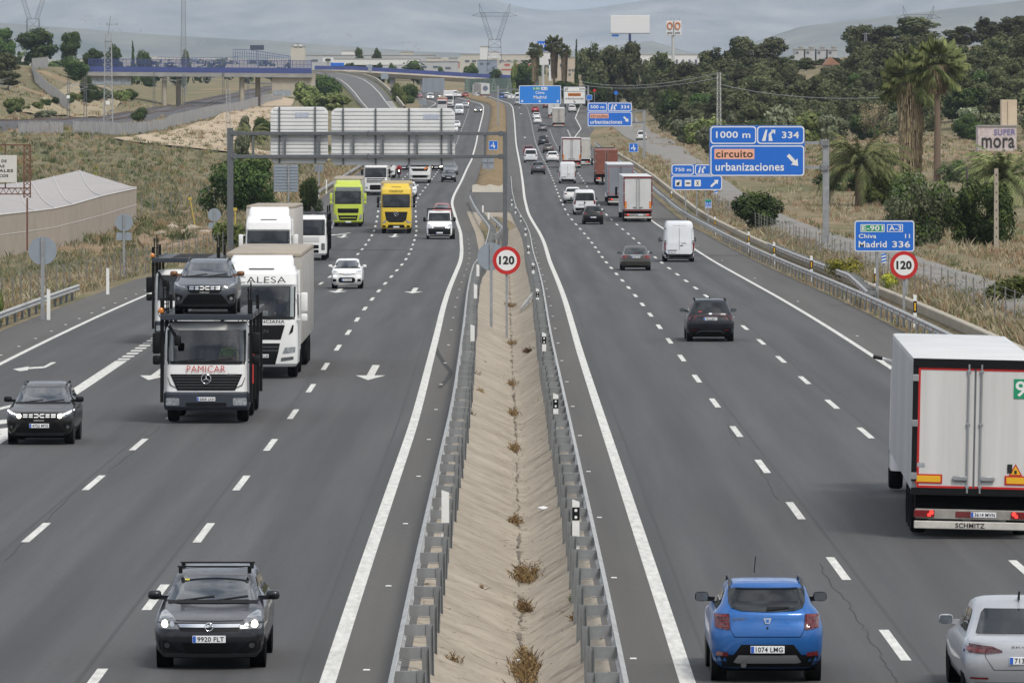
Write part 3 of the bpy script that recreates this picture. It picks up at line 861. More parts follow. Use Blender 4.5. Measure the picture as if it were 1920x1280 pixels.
def mirror_part(root,x,y,z,m,s,rear,size=(.24,.13,.17),stalk=.10):
 mb = MB(); w,d,h = size
 c = Vector((s*(x + stalk + w/2),y,z))
 prof = []
 for t,k in ((-1,.55),(-.75,.86),(-.2,1),(.35,.92),(.8,.62),(1,.3)):
  prof.append([c + Vector((math.copysign(abs(math.cos(a))**.6,math.cos(a))*w/2*k,t*d/2,math.copysign(abs(math.sin(a))**.6,math.sin(a))*h/2*k)) for a in [2*math.pi*i/12 for i in range(12)]])
 for a,b in zip(prof,prof[1:]):
  for i in range(12): mb.face([a[i],a[(i + 1) % 12],b[(i + 1) % 12],b[i]])
 mb.face(prof[0][::-1]); mb.face(prof[-1])
 bmesh.ops.remove_doubles(mb.bm,verts=mb.bm.verts[:],dist=1e-4)
 mb.bar((s*(x - .06),y + .02,z - h*.3),(s*(x + stalk + .04),y,z - h*.22),.05,.07)
 o = mb.build('wing_mirror',m,root,smooth=50)
 if rear:
  g = MB(); g.prism(rect(c.x - w*.42,c.z - h*.40,c.x + w*.42,c.z + h*.40,.02),y - d*.52,y - d*.5)
  g.build('mirror_glass',M_MIRRORGLASS,o)
 return o
M_MIRRORGLASS = mat('mirror_glass',(.30,.33,.36),.12,.9)
def rails(root,x,z,y0,y1,m=M_BLACK):
 for s in (-1,1):
  mb = MB(); mb.tube([(s*x,y0,z - .10),(s*x,y0 - .08 if y0 > y1 else y0 + .08,z),(s*(x - .01),(y0 + y1)/2,z + .025),(s*x,y1 + .12,z),(s*x,y1,z - .10)],.026,8)
  mb.build('roof_rail',m,root,smooth=50)

# ---- car body shapes: (z, setback of the nose, setback of the tail, half width, corner radius, bow front, bow rear)
def car_levels(kind,L,W,H):
 w = W/2
 if kind in ('hatch','mini'):
  hb = .745 if kind == 'hatch' else .84; cow = 1.12 if kind == 'hatch' else .85
  l = [(.19,.16,.20,.86,.25,.16,.08),(.30,.05,.06,.95,.30,.17,.09),(.46,.0,.0,.985,.34,.18,.10),(.60,.02,.01,1.0,.36,.18,.10),
             (hb,.08,.03,.995,.40,.18,.10),(hb + .07,.30,.05,.985,.42,.18,.10),(hb + .15,cow*.72,.08,.965,.40,.14,.10),(hb + .225,cow,.10,.935,.35,.12,.10),
             (hb + .255,cow + .10,.12,.905,.30,.12,.10),(H - .30,cow + .40,.26,.80,.26,.10,.12),(H - .11,cow + .76,.42,.725,.24,.09,.12),(H - .045,cow + 1.02,.52,.67,.26,.08,.10),(H - .012,cow + 1.4,.72,.58,.3,.06,.08),(H,cow + 1.8,1.0,.40,.3,.04,.04)]
 elif kind == 'suv':
  hb = .84; cow = 1.18
  l = [(.22,.20,.22,.84,.25,.14,.08),(.34,.06,.08,.95,.28,.16,.08),(.52,.01,.01,.99,.30,.17,.09),(.72,.0,.0,1.0,.32,.17,.09),
             (hb,.05,.02,.995,.34,.17,.09),(hb + .07,.22,.05,.985,.38,.16,.09),(hb + .14,cow*.72,.07,.965,.38,.13,.09),(hb + .20,cow,.08,.94,.34,.11,.09),
             (hb + .235,cow + .10,.10,.91,.30,.11,.09),(H - .34,cow + .40,.24,.80,.26,.10,.10),(H - .13,cow + .78,.40,.715,.24,.09,.10),(H - .05,cow + 1.05,.48,.66,.26,.08,.08),(H - .012,cow + 1.4,.62,.57,.3,.06,.06),(H,cow + 1.8,.95,.42,.3,.04,.04)]
 elif kind == 'sedan':
  hb = .70; cow = 1.25
  l = [(.19,.18,.22,.86,.25,.16,.10),(.30,.06,.07,.95,.30,.18,.12),(.46,.0,.01,.985,.34,.18,.13),(.62,.02,.0,1.0,.36,.18,.13),
             (hb,.10,.01,.995,.40,.18,.13),(hb + .08,.40,.02,.985,.42,.17,.12),(hb + .15,cow*.75,.03,.965,.40,.14,.11),(hb + .215,cow,.05,.935,.35,.12,.10),
             (hb + .25,cow + .10,.12,.90,.30,.12,.10),(hb + .275,cow + .16,.50,.88,.28,.12,.12),(H - .30,cow + .42,.92,.79,.26,.10,.14),(H - .11,cow + .82,1.32,.725,.24,.09,.12),(H - .04,cow + 1.15,1.46,.67,.26,.08,.10),(H - .01,cow + 1.32,1.58,.57,.3,.06,.08),(H,cow + 1.42,1.66,.42,.3,.04,.04)]
 elif kind == 'pickup':
  hb = .95; cow = 1.25
  l = [(.30,.20,.22,.84,.2,.12,.02),(.45,.05,.04,.96,.22,.14,.02),(.70,.0,.0,1,.24,.15,.02),(hb,.04,.0,1,.28,.15,.02),(hb + .09,.3,.0,.985,.3,.13,.02),(hb + .16,cow,.02,.95,.3,.1,.02),
             (hb + .19,cow + .1,1.6,.92,.26,.1,.02),(H - .3,cow + .6,1.7,.82,.22,.09,.02),(H - .1,cow + .95,1.8,.76,.22,.08,.02),(H - .01,cow + 1.2,1.9,.62,.26,.06,.02),(H,cow + 1.4,2.1,.45,.25,.04,.02)]
 elif kind == 'van':      # tall panel van with a short sloping bonnet
  hb = 1.02; cow = .62
  l = [(.24,.14,.12,.88,.2,.12,.03),(.36,.03,.02,.96,.24,.14,.04),(.62,.0,.0,1.0,.26,.15,.05),(hb - .14,.02,.01,1.0,.28,.15,.05),(hb,.10,.02,.995,.30,.14,.05),(hb + .12,.36,.02,.985,.32,.13,.05),(hb + .24,cow,.02,.975,.28,.12,.05),
             (hb + .28,cow + .07,.03,.965,.24,.11,.05),(H*.72,cow + .52,.05,.93,.2,.1,.05),(H*.86,cow + .92,.07,.895,.2,.09,.05),(H - .14,cow + 1.15,.10,.855,.2,.08,.05),(H - .04,cow + 1.45,.16,.79,.22,.06,.05),(H,cow + 1.7,.35,.68,.22,.04,.03)]
 elif kind == 'minivan':
  hb = .92; cow = .80
  l = [(.22,.14,.12,.88,.2,.12,.04),(.36,.03,.03,.96,.24,.14,.05),(.62,.0,.0,1.0,.26,.15,.05),(hb,.06,.01,1.0,.30,.14,.05),(hb + .12,.42,.02,.985,.32,.13,.05),(hb + .20,cow,.03,.97,.28,.12,.05),
             (hb + .24,cow + .07,.04,.955,.24,.11,.05),(H*.78,cow + .52,.09,.90,.2,.1,.06),(H - .14,cow + .95,.16,.84,.2,.08,.06),(H - .04,cow + 1.3,.24,.77,.22,.06,.05),(H,cow + 1.6,.45,.66,.22,.04,.03)]
 f,r = L/2,-L/2
 l = [(z,a,b,*q) if a + b < L - .35 else (z,a - (a + b - L + .35)/2,b - (a + b - L + .35)/2,*q) for z,a,b,*q in l]
 return [(z,f - a,r + b,w*c,d,e,g_) for z,a,b,c,d,e,g_ in l],hb,cow

CARN = {}
def car(name,label,kind,pos,facing,L,W,H,col,lod=0,metal=.0,front=None,rear=None,txt='',roof_rails=False,rough=.28,group=None,clad=False,alloy=True,
  cat='car',lit=False,screen=None,back_glass=None,pitch=None,yaw=0.0,z=None,flip_left=None,mirror_m=None):
 """facing 'F' = its front towards the camera, 'B' = its back"""
 d = pos[1]; left = facing == 'F'
 root = thing(name,label,cat,group=group)
 pm = paint(*col) if isinstance(col,tuple) and isinstance(col[0],str) else col
 lv,hb,cow = car_levels(kind,L,W,H); w = W/2
 b,tr = body_of(lv,pm,root)
 detail = lod < 2
 gm = M_GLASS; gs = .06 if lod < 1 else .14
 zs,zt = hb + .255,H - .10
 if kind in ('van',): zs,zt = hb + .27,H*.865
 if kind == 'minivan': zs,zt = hb + .25,H - .16
 if kind == 'suv': zs,zt = hb + .235,H - .13
 if kind == 'pickup': zs,zt = hb + .20,H - .11
 if kind == 'sedan': zt = H - .15
 ws = lambda zz: float(np.interp(zz,[q[0] for q in lv],[q[3] for q in lv]))
 rr_ = .33 if L < 4.9 else .36
 if facing == 'F' or lod < 1:
  p = screen or [(-ws(zs)*.93,zs),(ws(zs)*.93,zs),(ws(zs)*.955,zs + .08),(ws(zt)*.87,zt - .06),(ws(zt)*.80,zt),(-ws(zt)*.80,zt),(-ws(zt)*.87,zt - .06),(-ws(zs)*.955,zs + .08)]
  ws_o = panel('windscreen',tr,'F',p,gm,root,.012,gs)
  if detail and ws_o:
   e = MB(); skin(e,tr,'F',rect(-ws(zs)*.9,zs - .035,ws(zs)*.9,zs + .012),.012,.16); e.build('scuttle',M_BLACK,root)
   for s_ in (-.62,.05):
    wq = MB(); skin(wq,tr,'F',[(s_*ws(zs),zs + .005),(s_*ws(zs) + .03,zs + .0),(s_*ws(zs) + .52,zs + .045),(s_*ws(zs) + .5,zs + .065)],.022,.12)
    wq.build('wiper',M_BLACK,root)
 if facing == 'B' or lod < 1:
  t2 = zt + .0
  p = back_glass or [(-ws(zs)*.86,zs + .05),(ws(zs)*.86,zs + .05),(ws(zt)*.86,t2 - .05),(ws(zt)*.78,t2),(-ws(zt)*.78,t2),(-ws(zt)*.86,t2 - .05)]
  if p != 'none': panel('rear_window',tr,'B',p,M_GLASSD,root,.012,gs)
 # side windows
 if lod < 2 or kind != 'van':
  ya = L/2 - cow - .55; yb = -L/2 + (.55 if kind != 'sedan' else 1.25)
  if kind == 'van': yb = ya - .95
  if kind == 'pickup': yb = -.75
  zb_,zt_ = zs + .03,zt - .03
  k = .55 if kind != 'van' else .45
  for v in 'LR':
   mid = (ya + yb)/2
   for a,c in (((ya,mid + .04),(mid - .04,yb)) if kind != 'van' else ((ya,yb),)):
    top_a = a - (k if a == ya else 0); top_c = c + (.28 if c == yb and kind not in ('van','pickup') else 0)
    panel('side_window',tr,v,[(a,zb_),(c,zb_),(top_c,zt_),(top_a,zt_)],M_GLASSD,root,.010,gs)
 # wheel arches, wheels
 wb = L*.305
 yw = (L/2 - .86,-L/2 + .80)
 if kind == 'van': yw = (L/2 - 1.0,-L/2 + 1.1)
 for y in yw:
  for s in (-1,1):
   k = ('arch',w,rr_,clad)
   if k not in WHEELS:
    ar = MB(); ar.lathe([(-.26,rr_ + .055),(-.022,rr_ + .055),(-.020,rr_ + .03)],24,'X')
    WHEELS[k] = ar.mesh('wheel_arch',M_BLACK if clad else M_DARK,40)
   o = link('wheel_arch',WHEELS[k],root,(s*w,y,rr_ + .005))
   if s < 0: o.rotation_euler = (0,0,math.pi)
 wheels(root,yw,w - .135,rr_,.215,alloy,rims=lod < 2)
 un = MB(); un.box((0,0,.25),(W*.86,L*.82,.16)); un.build('underbody',M_DARK,root)
 if clad:
  mb = MB()
  for v in 'LR': skin(mb,tr,v,[(-L/2 + .25,.24),(L/2 - .25,.24),(L/2 - .25,.40),(-L/2 + .25,.40)],.012,.3)
  mb.build('sill_cladding',M_BLACK,root)
 if mirror_m is None: mirror_m = pm
 if lod < 2:
  for s in (-1,1):
   mirror_part(root,ws(zs + .06) - .02,L/2 - cow - .42,zs + .07,mirror_m,s,facing == 'B',(.22,.13,.155) if kind != 'van' else (.2,.13,.30))
 if roof_rails: rails(root,ws(H - .05)*.97,H - .0,L/2 - cow - 1.15,-L/2 + .6,M_BLACK if roof_rails is True else roof_rails)
 ctx = dict(root=root,tr=tr,L=L,W=W,H=H,w=w,hb=hb,pm=pm,lod=lod,txt=txt,lit=lit,zs=zs,zt=zt,ws=ws)
 if front and facing == 'F': front(ctx)
 if rear and facing == 'B': rear(ctx)
 # on the road
 dd = d + (L/2 - .86 if facing == 'F' else L/2 - .80)
 X = pos[0] + math.tan(heading(d,left))*(dd - d)
 hd = -heading(dd,left) + yaw
 sl = slope(dd)
 zz = float(zroad(dd)) + .004 if z is None else z
 root.location = (X,dd,zz)
 if facing == 'F': root.rotation_euler = (-sl,0,math.pi + hd)
 else: root.rotation_euler = (sl,0,hd)
 return root

def shape_at(tr,view,u,z):
 o,dv = (Vector((-u,30,z)),Vector((0,-1,0))) if view == 'F' else (Vector((u,-30,z)),Vector((0,1,0)))
 return tr.ray_cast(o,dv)[0]
def add_plate(c,view,u,z,w=.52,h=.112):
 p = shape_at(c['tr'],view,u,z)
 if p is None: return
 plate(c['root'],u,p.y + (.012 if view == 'F' else -.012),z,c['txt'],view,w=w,h=h,lod=c['lod'])
def both(c,name,view,poly,m,off=.010,step=.10):
 for q in (poly,mir(poly)): panel(name,c['tr'],view,q,m,c['root'],off,step)
def one(c,name,view,polys,m,off=.010,step=.10,parent=None): return panel(name,c['tr'],view,polys,m,parent or c['root'],off,step)

# ---- generic faces for cars seen small
def front_plain(c,grille=True):
 w,hb = c['w'],c['hb']
 one(c,'lower_grille','F',rect(-w*.62,.30,w*.62,.44,.04),M_BLACK,.010)
 one(c,'grille','F',rect(-w*.42,hb - .16,w*.42,hb - .05,.03),M_BLACK,.012)
 both(c,'headlight','F',[(w*.50,hb - .19),(w*.88,hb - .15),(w*.92,hb - .02),(w*.74,hb - .01),(w*.5,hb - .08)],M_LIT if c['lit'] else M_HEAD)
 add_plate(c,'F',0,.50)
def rear_plain(c):
 w,hb = c['w'],c['hb']
 one(c,'rear_bumper','B',rect(-w*.88,.22,w*.88,.42,.05),M_BLACK,.010,.14)
 both(c,'taillight','B',[(w*.66,hb - .02),(w*.93,hb - .02),(w*.95,hb + .20),(w*.72,hb + .20)],M_TAIL)
 add_plate(c,'B',0,hb - .02)
def rear_low(c):      # plate in the bumper
 w,hb = c['w'],c['hb']
 one(c,'rear_bumper','B',rect(-w*.88,.22,w*.88,.40,.05),M_BLACK,.010,.14)
 both(c,'taillight','B',[(w*.60,hb + .06),(w*.93,hb + .02),(w*.95,hb + .16),(w*.66,hb + .18)],M_TAIL)
 add_plate(c,'B',0,.62)
def rear_van(c):
 w,hb = c['w'],c['hb']
 one(c,'rear_bumper','B',rect(-w*.96,.26,w*.96,.50,.04),M_BLACK,.012,.16)
 both(c,'taillight','B',rect(w*.86,.78,w*.97,1.28,.02),M_TAIL,.012)
 H = c['H']
 mb = MB()
 for q in (rect(-.012,.52,.012,H*.9),rect(-w*.80,.54,-w*.79,H*.9),rect(w*.79,.54,w*.80,H*.9),rect(-w*.8,H*.89,w*.8,H*.895),rect(-w*.8,.52,w*.8,.526)): skin(mb,c['tr'],'B',q,.004,.4)
 mb.build('door_seam',M_GREYP,c['root'])
 mb = MB()
 for s in (-1,1):
  for zz in (.75,1.35,H*.82): mb.box((s*w*.9,-c['L']/2 + .01 + .02,zz),(.10,.05,.07),bevel=.01,seg=1)
 mb.build('door_hinge',M_GREYP,c['root'])
 one(c,'door_handle','B',rect(.06,1.02,.24,1.07),M_BLACK,.02)
 add_plate(c,'B',-w*.45,.62)
 one(c,'plate_light','B',rect(-w*.75,.72,-w*.16,.77),M_BLACK,.02)
# ---- faces of the cars seen large
def front_astra(c):
 w = c['w']; P = lambda n,po,m,o=.010,s=.09: one(c,n,'F',po,m,o,s)
 P('lower_grille',[(-.44,.44),(.44,.44),(.36,.27),(-.36,.27)],M_BLACK)
 both(c,'fog_light_pocket','F',[(.80,.46),(.66,.47),(.42,.29),(.78,.32)],M_BLACK)
 both(c,'fog_light','F',disc(.66,.395,.042),M_GREYP,.018)
 P('bumper_lip',[(-.80,.275),(.80,.275),(.78,.205),(-.78,.205)],M_GREYP,.008)
 P('grille',[(-.50,.735),(.50,.735),(.45,.615),(-.45,.615)],M_BLACK)
 P('grille_bar',[(-.49,.725),(.49,.725),(.46,.672),(-.46,.672)],M_CHROME,.022)
 p = shape_at(c['tr'],'F',0,.69)
 mb = MB(); t = [Vector((.062*math.cos(a),p.y + .034,.685 + .062*math.sin(a))) for a in [2*math.pi*i/20 for i in range(21)]]
 mb.tube(t,.010,6,cap=False); mb.tube([(.06,p.y + .034,.69),(.015,p.y + .036,.672),(-.015,p.y + .036,.70),(-.06,p.y + .034,.685)],.008,6)
 mb.build('badge',M_CHROME,c['root'],smooth=60)
 hl = [(.47,.64),(.50,.74),(.60,.83),(.72,.885),(.78,.87),(.82,.70),(.80,.645)]
 for q,s in ((hl,1),(mir(hl),-1)):
  o = one(c,'headlight','F',q,M_HEADOFF,.010,.07)
  one(c,'headlight_lamp','F',disc(s*.70,.715,.052),M_LIT,.017,.05,o); one(c,'indicator_lamp','F',disc(s*.585,.715,.040),M_HEAD,.016,.05,o)
 P('bonnet_seam',[(-.70,.80),(-.5,.765),(.5,.765),(.70,.80),(.70,.806),(.5,.772),(-.5,.772),(-.70,.806)],M_DARK,.004)
 add_plate(c,'F',0,.495)
 one(c,'permit_sticker','F',rect(-.47,1.275,-.40,1.295),mat('sticker_yellow',(.6,.55,.05),.5),.014)
 r = c['root']; H = c['H']
 for i,y in enumerate((.18,-.72)):
  mb = MB(); mb.bar((-.60,y,H + .05),(.60,y,H + .05),.034,.022,up=(0,0,1))
  for s in (-1,1): mb.box((s*.55,y,H - .0),(.06,.08,.12),bevel=.01,seg=1)
  mb.build('roof_bar',M_BLACK,r)
DACIA_HL = [(.47,.715),(.50,.80),(.66,.865),(.86,.925),(.885,.86),(.82,.80),(.62,.72)]
def front_stepway(c):
 lit = c['lit']
 one(c,'grille','F',[(-.50,.85),(.50,.85),(.48,.70),(.38,.63),(-.38,.63),(-.48,.70)],M_BLACK,.010,.09)
 mb = MB()
 for s in (-1,1):
  for a,b in ((.17,.27),(.31,.43)):
   for z in (.80,.745): skin(mb,c['tr'],'F',rect(min(s*a,s*b),z - .017,max(s*a,s*b),z + .017),.018,.06)
 mb.build('grille_trim',M_SIGNWHITE if lit else M_CHROME,c['root'])
 mb = MB()
 for s in (-1,1):
  for q in ([(s*.015,.79),(s*.135,.80),(s*.135,.825),(s*.03,.825)],[(s*.015,.755),(s*.135,.745),(s*.135,.72),(s*.03,.72)],[(s*.0,.772),(s*.02,.80),(s*.045,.80),(s*.02,.772),(s*.045,.745),(s*.02,.745)]):
   skin(mb,c['tr'],'F',q,.024,.06)
 mb.build('badge',M_SIGNWHITE,c['root'])
 for q,s in ((DACIA_HL,1),(mir(DACIA_HL),-1)):
  o = one(c,'headlight','F',q,M_HEADOFF,.010,.07)
  mb = MB()
  for pl in ([(.55,.775),(.80,.845),(.82,.87),(.56,.805)],[(.70,.84),(.86,.91),(.87,.89),(.72,.815)]):
   skin(mb,c['tr'],'F',pl if s > 0 else mir(pl),.017,.06)
  mb.build('daytime_lamp',M_DRL if lit else M_HEAD,o)
  if lit: one(c,'headlight_lamp','F',disc(s*.535,.765,.058),M_LIT,.020,.05,o)
 p = shape_at(c['tr'],'F',0,.645); lettering('STEPWAY',(0,p.y + .016,.652),(-1,0,0),(0,0,1),.28,.028,M_SIGNWHITE,c['root'])
 one(c,'lower_grille','F',[(-.46,.60),(.46,.60),(.60,.44),(.66,.34),(-.66,.34),(-.60,.44)],M_BLACK,.009,.10)
 both(c,'fog_light_pocket','F',[(.84,.62),(.62,.56),(.66,.44),(.80,.42)],M_BLACK)
 both(c,'fog_light','F',disc(.74,.48,.045),M_HEADOFF if lit else M_HEAD,.02)
 one(c,'skid_plate','F',[(-.70,.33),(.70,.33),(.62,.255),(-.62,.255)],M_GREYP,.014,.12)
 one(c,'bumper_lip','F',[(-.80,.30),(.80,.30),(.76,.23),(-.76,.23)],M_BLACK,.008,.12)
 if c['txt']: add_plate(c,'F',0,.515)
def rear_sandero(c):
 M = M_BLACK; L = c['L']
 mt = MB()
 one(c,'boot_lid_seam','B',[(-.60,1.06),(-.56,.82),(-.50,.72),(.50,.72),(.56,.82),(.60,1.06),(.607,1.06),(.567,.82),(.507,.712),(-.507,.712),(-.567,.82),(-.607,1.06)],M_DARK,.004)
 tl = [(.565,.84),(.60,.82),(.79,.85),(.805,1.05),(.58,1.06)]
 for q,s in ((tl,1),(mir(tl),-1)):
  o = one(c,'taillight','B',q,M_TAILD,.014,.07)
  mb = MB()
  for a,b in ((.60,.68),(.70,.78)):
   for z0,z1 in ((.86,.93),(.95,1.03)):
    e = [(a,z0),(b,z0),(b,z0 + .012),(a + .012,z0 + .012),(a + .012,z1 - .012),(b,z1 - .012),(b,z1),(a,z1)]
    skin(mb,c['tr'],'B',e if s > 0 else mir(e),.02,.05)
  mb.build('taillight_element',M_TAIL,o)
  one(c,'brake_light','B',rect(min(s*.6,s*.78),1.015,max(s*.6,s*.78),1.045),M_TAIL,.022,.06,o)
 one(c,'lower_bumper','B',[(-.86,.24),(-.84,.44),(-.52,.44),(-.40,.60),(.40,.60),(.52,.44),(.84,.44),(.86,.24)],M,.010,.09)
 one(c,'skid_plate','B',[(-.52,.335),(-.44,.44),(.44,.44),(.52,.335),(.46,.315),(-.46,.315)],mat('satin_silver',(.34,.34,.34),.4,.5),.020,.09)
 both(c,'rear_reflector','B',[(.60,.42),(.78,.43),(.76,.50),(.60,.48)],M_TAIL,.02)
 one(c,'exhaust_pipe','B',disc(-.36,.30,.045),M_CHROME,.045)
 one(c,'badge','B',[(-.055,1.0),(.055,1.0),(.06,.985),(.03,.91),(-.03,.91),(-.06,.985)],M_CHROME,.016)
 one(c,'badge_inset','B',[(-.03,.975),(.03,.975),(.018,.93),(-.018,.93)],c['pm'],.022)
 p = shape_at(c['tr'],'B',-.42,.985); lettering('SANDERO',(-.42,p.y - .012,.985),(1,0,0),(0,0,1),.23,.035,M_CHROME,c['root'])
 one(c,'lock','B',disc(0,.855,.016),M_BLACK,.014)
 one(c,'wiper','B',[(-.02,1.10),(.34,1.135),(.34,1.155),(.0,1.15)],M_BLACK,.028)
 one(c,'spoiler','B',[(-.60,1.465),(.60,1.465),(.585,1.425),(-.585,1.425)],c['pm'],.05,.12)
 add_plate(c,'B',0,.525)
 mb = MB(); H = c['H']; mb.tube([(-.10,.55,H - .02),(-.085,.38,H + .24)],.007,6); mb.build('aerial',M_BLACK,c['root'])
def rear_octavia(c):
 tl = [(.36,.80),(.50,.86),(.88,.90),(.90,.76),(.62,.745),(.36,.775)]
 for q in (tl,mir(tl)):
  o = one(c,'taillight','B',q,M_TAILD,.012,.07)
  s = 1 if q is tl else -1
  e = [(.55,.80),(.86,.85),(.86,.79),(.62,.775)]
  one(c,'taillight_element','B',e if s > 0 else mir(e),M_TAIL,.018,.07,o)
 one(c,'boot_lid_seam','B',[(-.64,.96),(-.60,.70),(-.48,.52),(.48,.52),(.60,.70),(.64,.96),(.648,.96),(.608,.70),(.486,.512),(-.486,.512),(-.608,.70),(-.648,.96)],M_DARK,.004)
 both(c,'rear_reflector','B',rect(.56,.375,.82,.405,.01),M_TAIL,.016)
 one(c,'lower_bumper','B',[(-.80,.21),(-.72,.30),(.72,.30),(.80,.21)],M_BLACK,.010,.12)
 one(c,'bumper_trim','B',[(-.76,.335),(.76,.335),(.76,.318),(-.76,.318)],M_CHROME,.014,.12)
 p = shape_at(c['tr'],'B',0,.86); lettering('ŠKODA',(0,p.y - .012,.855),(1,0,0),(0,0,1),.46,.032,M_CHROME,c['root'])
 add_plate(c,'B',0,.655)
 H = c['H']; mb = MB(); mb.prism([(-.95,H - .03),(-.78,H - .02),(-.94,H + .10),(-.99,H + .10)],-.012,.012,plane='YZ'); mb.build('aerial',M_BLACK,c['root'])
def rear_tucson(c):
 one(c,'lower_bumper','B',[(-.90,.25),(-.90,.50),(-.5,.52),(-.4,.46),(.4,.46),(.5,.52),(.90,.50),(.90,.25)],M_BLACK,.010,.12)
 one(c,'skid_plate','B',[(-.58,.32),(-.40,.44),(.40,.44),(.58,.32),(.52,.32),(.38,.40),(-.38,.40),(-.52,.32)],M_GREYP,.018)
 one(c,'light_bar','B',[(-.88,1.02),(.88,1.02),(.86,.99),(-.86,.99)],M_TAILD,.016)
 for s in (1,-1):
  for a in (.50,.68):
   q = [(a,1.0),(a + .10,1.0),(a + .19,.80),(a + .13,.82)]
   one(c,'taillight','B',q if s > 0 else mir(q),M_TAILD,.014,.07)
 both(c,'rear_reflector','B',rect(.52,.44,.72,.47,.01),M_TAIL,.02)
 p = shape_at(c['tr'],'B',0,1.10)
 one(c,'badge','B',disc(0,1.075,.07,14,.035),M_CHROME,.018)
 one(c,'window_sticker','B',rect(-.45,1.14,-.33,1.17),M_REDINK,.016)
 add_plate(c,'B',0,.885)
 H = c['H']; mb = MB(); mb.prism([(-.95,H - .03),(-.75,H - .02),(-.92,H + .09),(-.97,H + .09)],-.012,.012,plane='YZ'); mb.build('aerial',M_BLACK,c['root'])
def rear_merc(c):
 tl = [(.50,.86),(.58,.74),(.88,.72),(.88,.86),(.72,.98),(.60,.95)]
 both(c,'taillight','B',tl,M_TAIL,.012,.08)
 one(c,'number_plate_recess','B',rect(-.34,.74,.34,.90,.03),M_GREYP,.008)
 one(c,'boot_trim','B',rect(-.34,.905,.34,.925),M_CHROME,.016)
 one(c,'bumper_strip','B',[(-.88,.60),(.88,.60),(.88,.575),(-.88,.575)],M_CHROME,.012)
 one(c,'lower_bumper','B',[(-.78,.22),(-.70,.32),(.70,.32),(.78,.22)],M_BLACK,.010)
 one(c,'brake_light','B',rect(-.14,1.03,.14,1.05),M_TAIL,.03)
 add_plate(c,'B',0,.815)
def front_panda(c):
 one(c,'lower_grille','F',rect(-.44,.33,.44,.60,.08),M_BLACK,.012,.09)
 both(c,'fog_light_pocket','F',rect(.54,.38,.80,.52,.05),M_BLACK,.012)
 one(c,'grille','F',[(-.42,.80),(-.10,.765),(.10,.765),(.42,.80),(.42,.775),(.10,.735),(-.10,.735),(-.42,.775)],M_BLACK,.014)
 one(c,'badge','F',disc(0,.765,.055),M_CHROME,.024)
 both(c,'headlight','F',[(.46,.80),(.72,.80),(.74,.92),(.60,.94),(.47,.88)],M_HEAD,.012)
 both(c,'daytime_lamp','F',disc(.62,.665,.07,12,.04),M_DRL,.014)
 add_plate(c,'F',0,.47)
 mb = MB(); H = c['H']; mb.tube([(.1,.25,H - .02),(.1,.05,H + .32)],.006,5); mb.build('aerial',M_BLACK,c['root'])
def rear_sprinter(c):
 rear_van(c)
 one(c,'badge','B',disc(0,1.30,.055),M_CHROME,.02)
 one(c,'badge_lettering','B',rect(.14,1.19,.42,1.225),M_BLACK,.012)
 both(c,'lower_bumper','B',[(.70,.30),(.97,.30),(.97,.74),(.86,.62),(.76,.50)],M_BLACK,.014)

GLOSSBLACK = ('piano_black',(.010,.010,.011),0,.12)
# ------------------------------------------------------------------ cars, nearest first
ASTRA = ('dark_blue_black',(.004,.0045,.009),.1,.22)
car('hatchback_car','black hatchback with two black roof bars and lit headlights, nearest on the left carriageway','hatch',on_road(397,1250),'F',4.25,1.75,1.44,ASTRA,0,front=front_astra,txt='9920 FLT',lit=True)
car('compact_suv','dark brown compact suv with glowing headlights driving off left of the car transporter','suv',on_road(78,832),'F',4.10,1.78,1.56,('dark_brown',(.008,.0065,.006),.1,.25),0,front=front_stepway,txt='4752 MYS',lit=True,roof_rails=M_GREYP,clad=True,mirror_m=M_BLACK)
car('hatchback_car','bright blue hatchback with silver rear skid plate and black roof rails','suv',on_road(1435,1274),'B',4.08,1.73,1.53,('bright_blue',(.012,.115,.38),.25,.25),0,rear=rear_sandero,txt='1074 LMG',roof_rails=M_GREYP,clad=True,mirror_m=M_BLACK,
 back_glass=[(-.585,1.22),(-.545,1.14),(-.40,1.10),(0,1.085),(.40,1.10),(.545,1.14),(.585,1.22),(.585,1.40),(.56,1.425),(-.56,1.425),(-.585,1.40)])
car('saloon_car','silver saloon to the right of the bright blue hatchback','sedan',on_road(1917,1312),'B',4.69,1.83,1.47,('silver',(.50,.51,.53),.6,.3),0,rear=rear_octavia,txt='7133 LZK')
car('suv_car','black suv with a full-width dark red rear light bar in the middle lane','suv',on_road(1331,639),'B',4.50,1.86,1.63,('blue_black',(.004,.006,.012),.1,.25),0,rear=rear_tucson,txt='7818 MKT',roof_rails=True,clad=True)
car('saloon_car','grey brown saloon with a chrome bumper strip behind the white panel van','sedan',on_road(1192,507),'B',4.82,1.82,1.45,('grey_brown',(.085,.078,.070),.6,.3),1,rear=rear_merc,txt='0708 GYH')
car('panel_van','white high roof panel van beside the right edge line with tall red tail lamps','van',on_road(1273,491),'B',5.6,1.99,2.62,('van_white',(.72,.74,.77),0,.35),1,rear=rear_sprinter,txt='0123 LYR',back_glass='none',mirror_m=M_BLACK)
car('small_hatchback','white tall little hatchback in front of the yellow lorries with lamps in its bumper','mini',on_road(651,541),'F',3.65,1.64,1.55,('clean_white',(.78,.78,.77),0,.3),1,front=front_panda,txt='7421 BGW',mirror_m=None)
car('suv_car','black compact suv with a white number plate directly behind the white minibus','suv',on_road(1112,421),'B',4.40,1.80,1.60,('black',(.005,.005,.0055),.1,.25),1,rear=rear_low,txt='2380 JVC',clad=True)
